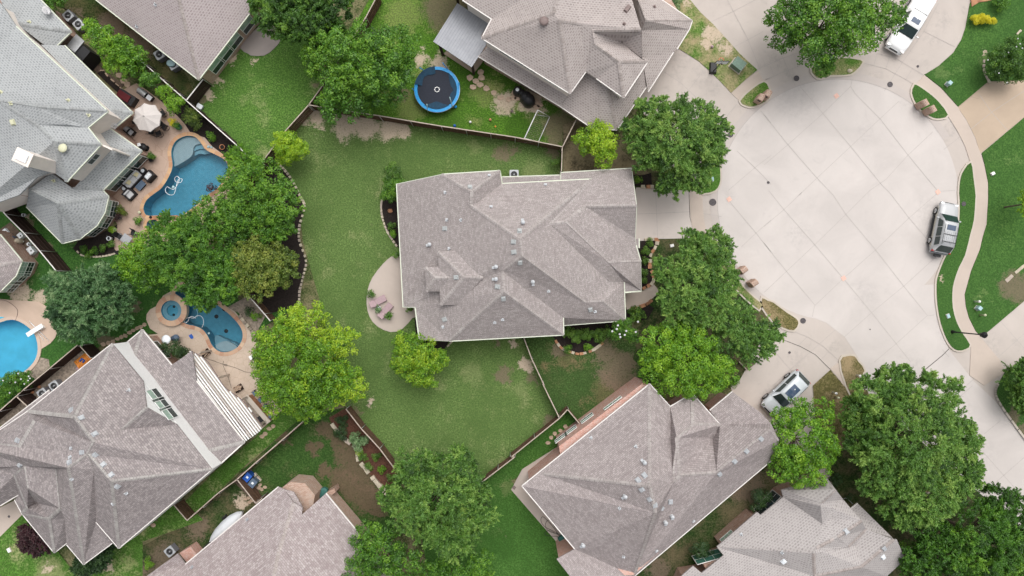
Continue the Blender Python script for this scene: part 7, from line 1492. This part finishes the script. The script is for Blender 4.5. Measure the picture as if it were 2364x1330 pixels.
# --- smaller shrubs
GR = 'round clipped shrubs in the bed beside the central driveway'
for s_, rr, lb in (("H 942,358", 10, 'topmost'), ("H 915,415", 11, 'second'), ("H 910,475", 9.5, 'middle'), ("H 905,557", 8, 'fourth'), ("H 903,605", 8, 'lowest')):
    bush(lb + ' of five round shrubs along the rust stone edging', L_(s_, (rr, .45, .6)), group=GR, cr=.34, leaf=.08, name='box_shrub')
GR = 'large clipped shrubs under the south wall of the central house'
for s_, rr, lb in (("H 375,962", 14, 'leftmost clipped shrub, half under the green gutter'), ("H 435,1000", 20, 'big clipped shrub second from the left'), ("H 510,978", 19, 'big clipped shrub in the middle of the row'), ("H 605,985", 19, 'big clipped shrub right of the middle of the row'), ("H 650,955", 13, 'rightmost clipped shrub beside the white flowering magnolia')):
    bush(lb, L_(s_, (rr, .7, .58)), group=GR, cr=.3, leaf=.09, name='box_shrub')
bush('large pale mounded shrub in the red mulch bed', L_("F 705,405 680,390", (23, .7, .72), (16, .6, .7)), 'sage', .10, .28)
for s_, rr, m_, lb in (("F 742,512", 13, 'clip', 'round dark shrub below the pale mounded shrub'), ("F 820,507", 11, 'clip', 'round shrub nearest the fence in the red mulch bed'), ("F 775,585", 10, 'clip', 'small round shrub above the limestone edging'), ("F 860,598", 12, 'bright', 'bright small shrub in the red mulch bed'), ("F 925,660", 11, 'clip', 'last small shrub of the red mulch bed'),
                       ("F 590,345", 20, 'dark', 'dark shrub at the top of the red mulch bed'), ("F 590,265", 15, 'dark', 'dark shrub against the top of the red mulch bed'), ("F 705,480", 7, 'yellow', 'tiny lime shrub beside the pale mounded shrub')):
    bush(lb, L_(s_, (rr, .5, .5)), m_, .09, .32)
for s_, rr, z, m_, lb in (("E 905,30", 22, 1.4, 'mid', 'loose green shrub under the west gutter of the central house'), ("D 935,1190", 26, 1.6, 'deep', 'dark green shrub beside the northwest corner of the central house'), ("D 960,1280", 26, 1.5, 'mid', 'green shrub against the west wall of the central house'),
        ("E 940,290", 7, .4, 'bright', 'tiny bright shrub in the west bed of the central house'), ("E 925,245", 8, .4, 'deep', 'small dark shrub in the west bed of the central house'), ("E 968,440", 6, .4, 'mid', 'tiny shrub at the top of the oval patio'), ("E 1045,810", 6, .4, 'mid', 'tiny shrub under the gutter at the oval patio'),
        ("G 868,1230", 9, .5, 'bright', 'small shrub in the bed above the central driveway'), ("G 300,1110", 11, .5, 'clip', 'small shrub at the east end of the central lawn'), ("B 572,405", 6, .4, 'mid', 'leftmost small shrub in the bay window bed'), ("B 640,410", 6, .4, 'mid', 'middle small shrub in the bay window bed'),
        ("B 705,395", 8, .4, 'clip', 'right small shrub in the bay window bed'), ("B 755,365", 6, .4, 'clip', 'small shrub near the urn in the bay window bed'), ("B 605,437", 5, .3, 'mid', 'lowest small shrub in the bay window bed'), ("A 1442,930", 12, .5, 'bright', 'grassy plant in the mulch beside the lagoon pool'),
        ("C 1020,1240", 13, .5, 'bright', 'variegated small shrub between the two bottom left houses'), ("X 460,1040", 26, 1.4, 'dark', 'dark brownish shrub against the brick wall by the chiminea pot'), ("X 560,1100", 20, 1.3, 'dark', 'dark shrub at the corner of the slatted pergola'),
        ("X 1650,570", 12, .5, 'bright', 'small bright shrub in the gravel behind the kidney pool'), ("X 1560,500", 10, .5, 'dark', 'small dark shrub in the gravel behind the kidney pool'), ("c 870,300", 26, 1.4, 'dark', 'rounded dark shrub beside the upper teal window'), ("c 290,800", 24, 1.2, 'dark', 'long dark shrub beside the lower teal window'),
        ("c 1755,285", 9, .6, 'dark', 'small square shrub beside the front step'), ("c 1620,130", 18, .8, 'dark', 'dark shrub beside the shaded front walk'), ("d 1330,690", 11, .6, 'clip', 'small shrub on the narrow side patio'), ("K 2,0", .1, .1, 'mid', ''), ("H 1515,1310", 14, 1.0, 'clip', 'round shrub at the corner of the lower driveway'),
        ("H 380,1085", 12, .4, 'mid', 'low leafy plant below the clipped shrubs'), ("H 525,1070", 10, .4, 'bright', 'low bright plant below the clipped shrubs'), ("H 850,850", 22, .8, 'deep', 'leafy shrub in the dark bed right of the central house'), ("L 980,1180", 40, 1.6, 'mid', 'large low shrub right of the bottom right house'),
        ("B 840,140", 8, .6, 'olive', 'flowering bush against the bay window'), ("J 1600,40", 22, .3, 'mid', 'low round shrub beside the yellow shrub'), ("B 1380,1310", .1, .1, 'mid', ''), ("V 15,190", 9, .6, 'dark', 'small dark round shrub at the pergola corner'), ("B 1390,1290", 12, .6, 'purple', 'dark purple leafed plant at the pool edge'), ("b 1210,30", 22, .8, 'sage', 'pale leafy shrub beside the northeast roof')):
    if lb and rr > 1:
        if lb.startswith('dark purple'): s_ = "A 1440,1285"
        bush(lb, L_(s_, (rr, z, .5)), m_, .10 if rr < 15 else .13, .32, style='round')
r = thing('shrub', 'bright golden yellow clipped shrub on the upper right lawn', 'shrub', tuple(P1("J 1490,137")))
foliage(r, L_("J 1440,135 1475,130 1510,140 1545,150", (11, .5, .5), (12, .5, .55), (12, .5, .5), (10, .5, .5)), 'gold', 'round', .07, .4, 1.5, name='foliage', flat=.7)

for r_, p_, rp, zz, mm in POTS:
    foliage(r_, [(1182 + p_.x * FPX / (H - zz - .15), 665 - p_.y * FPX / (H - zz - .15), rp, zz + .12, .5)], mm, 'round', .08 if rp < 7 else .11, .4, 1.0, name='foliage', flat=.8)
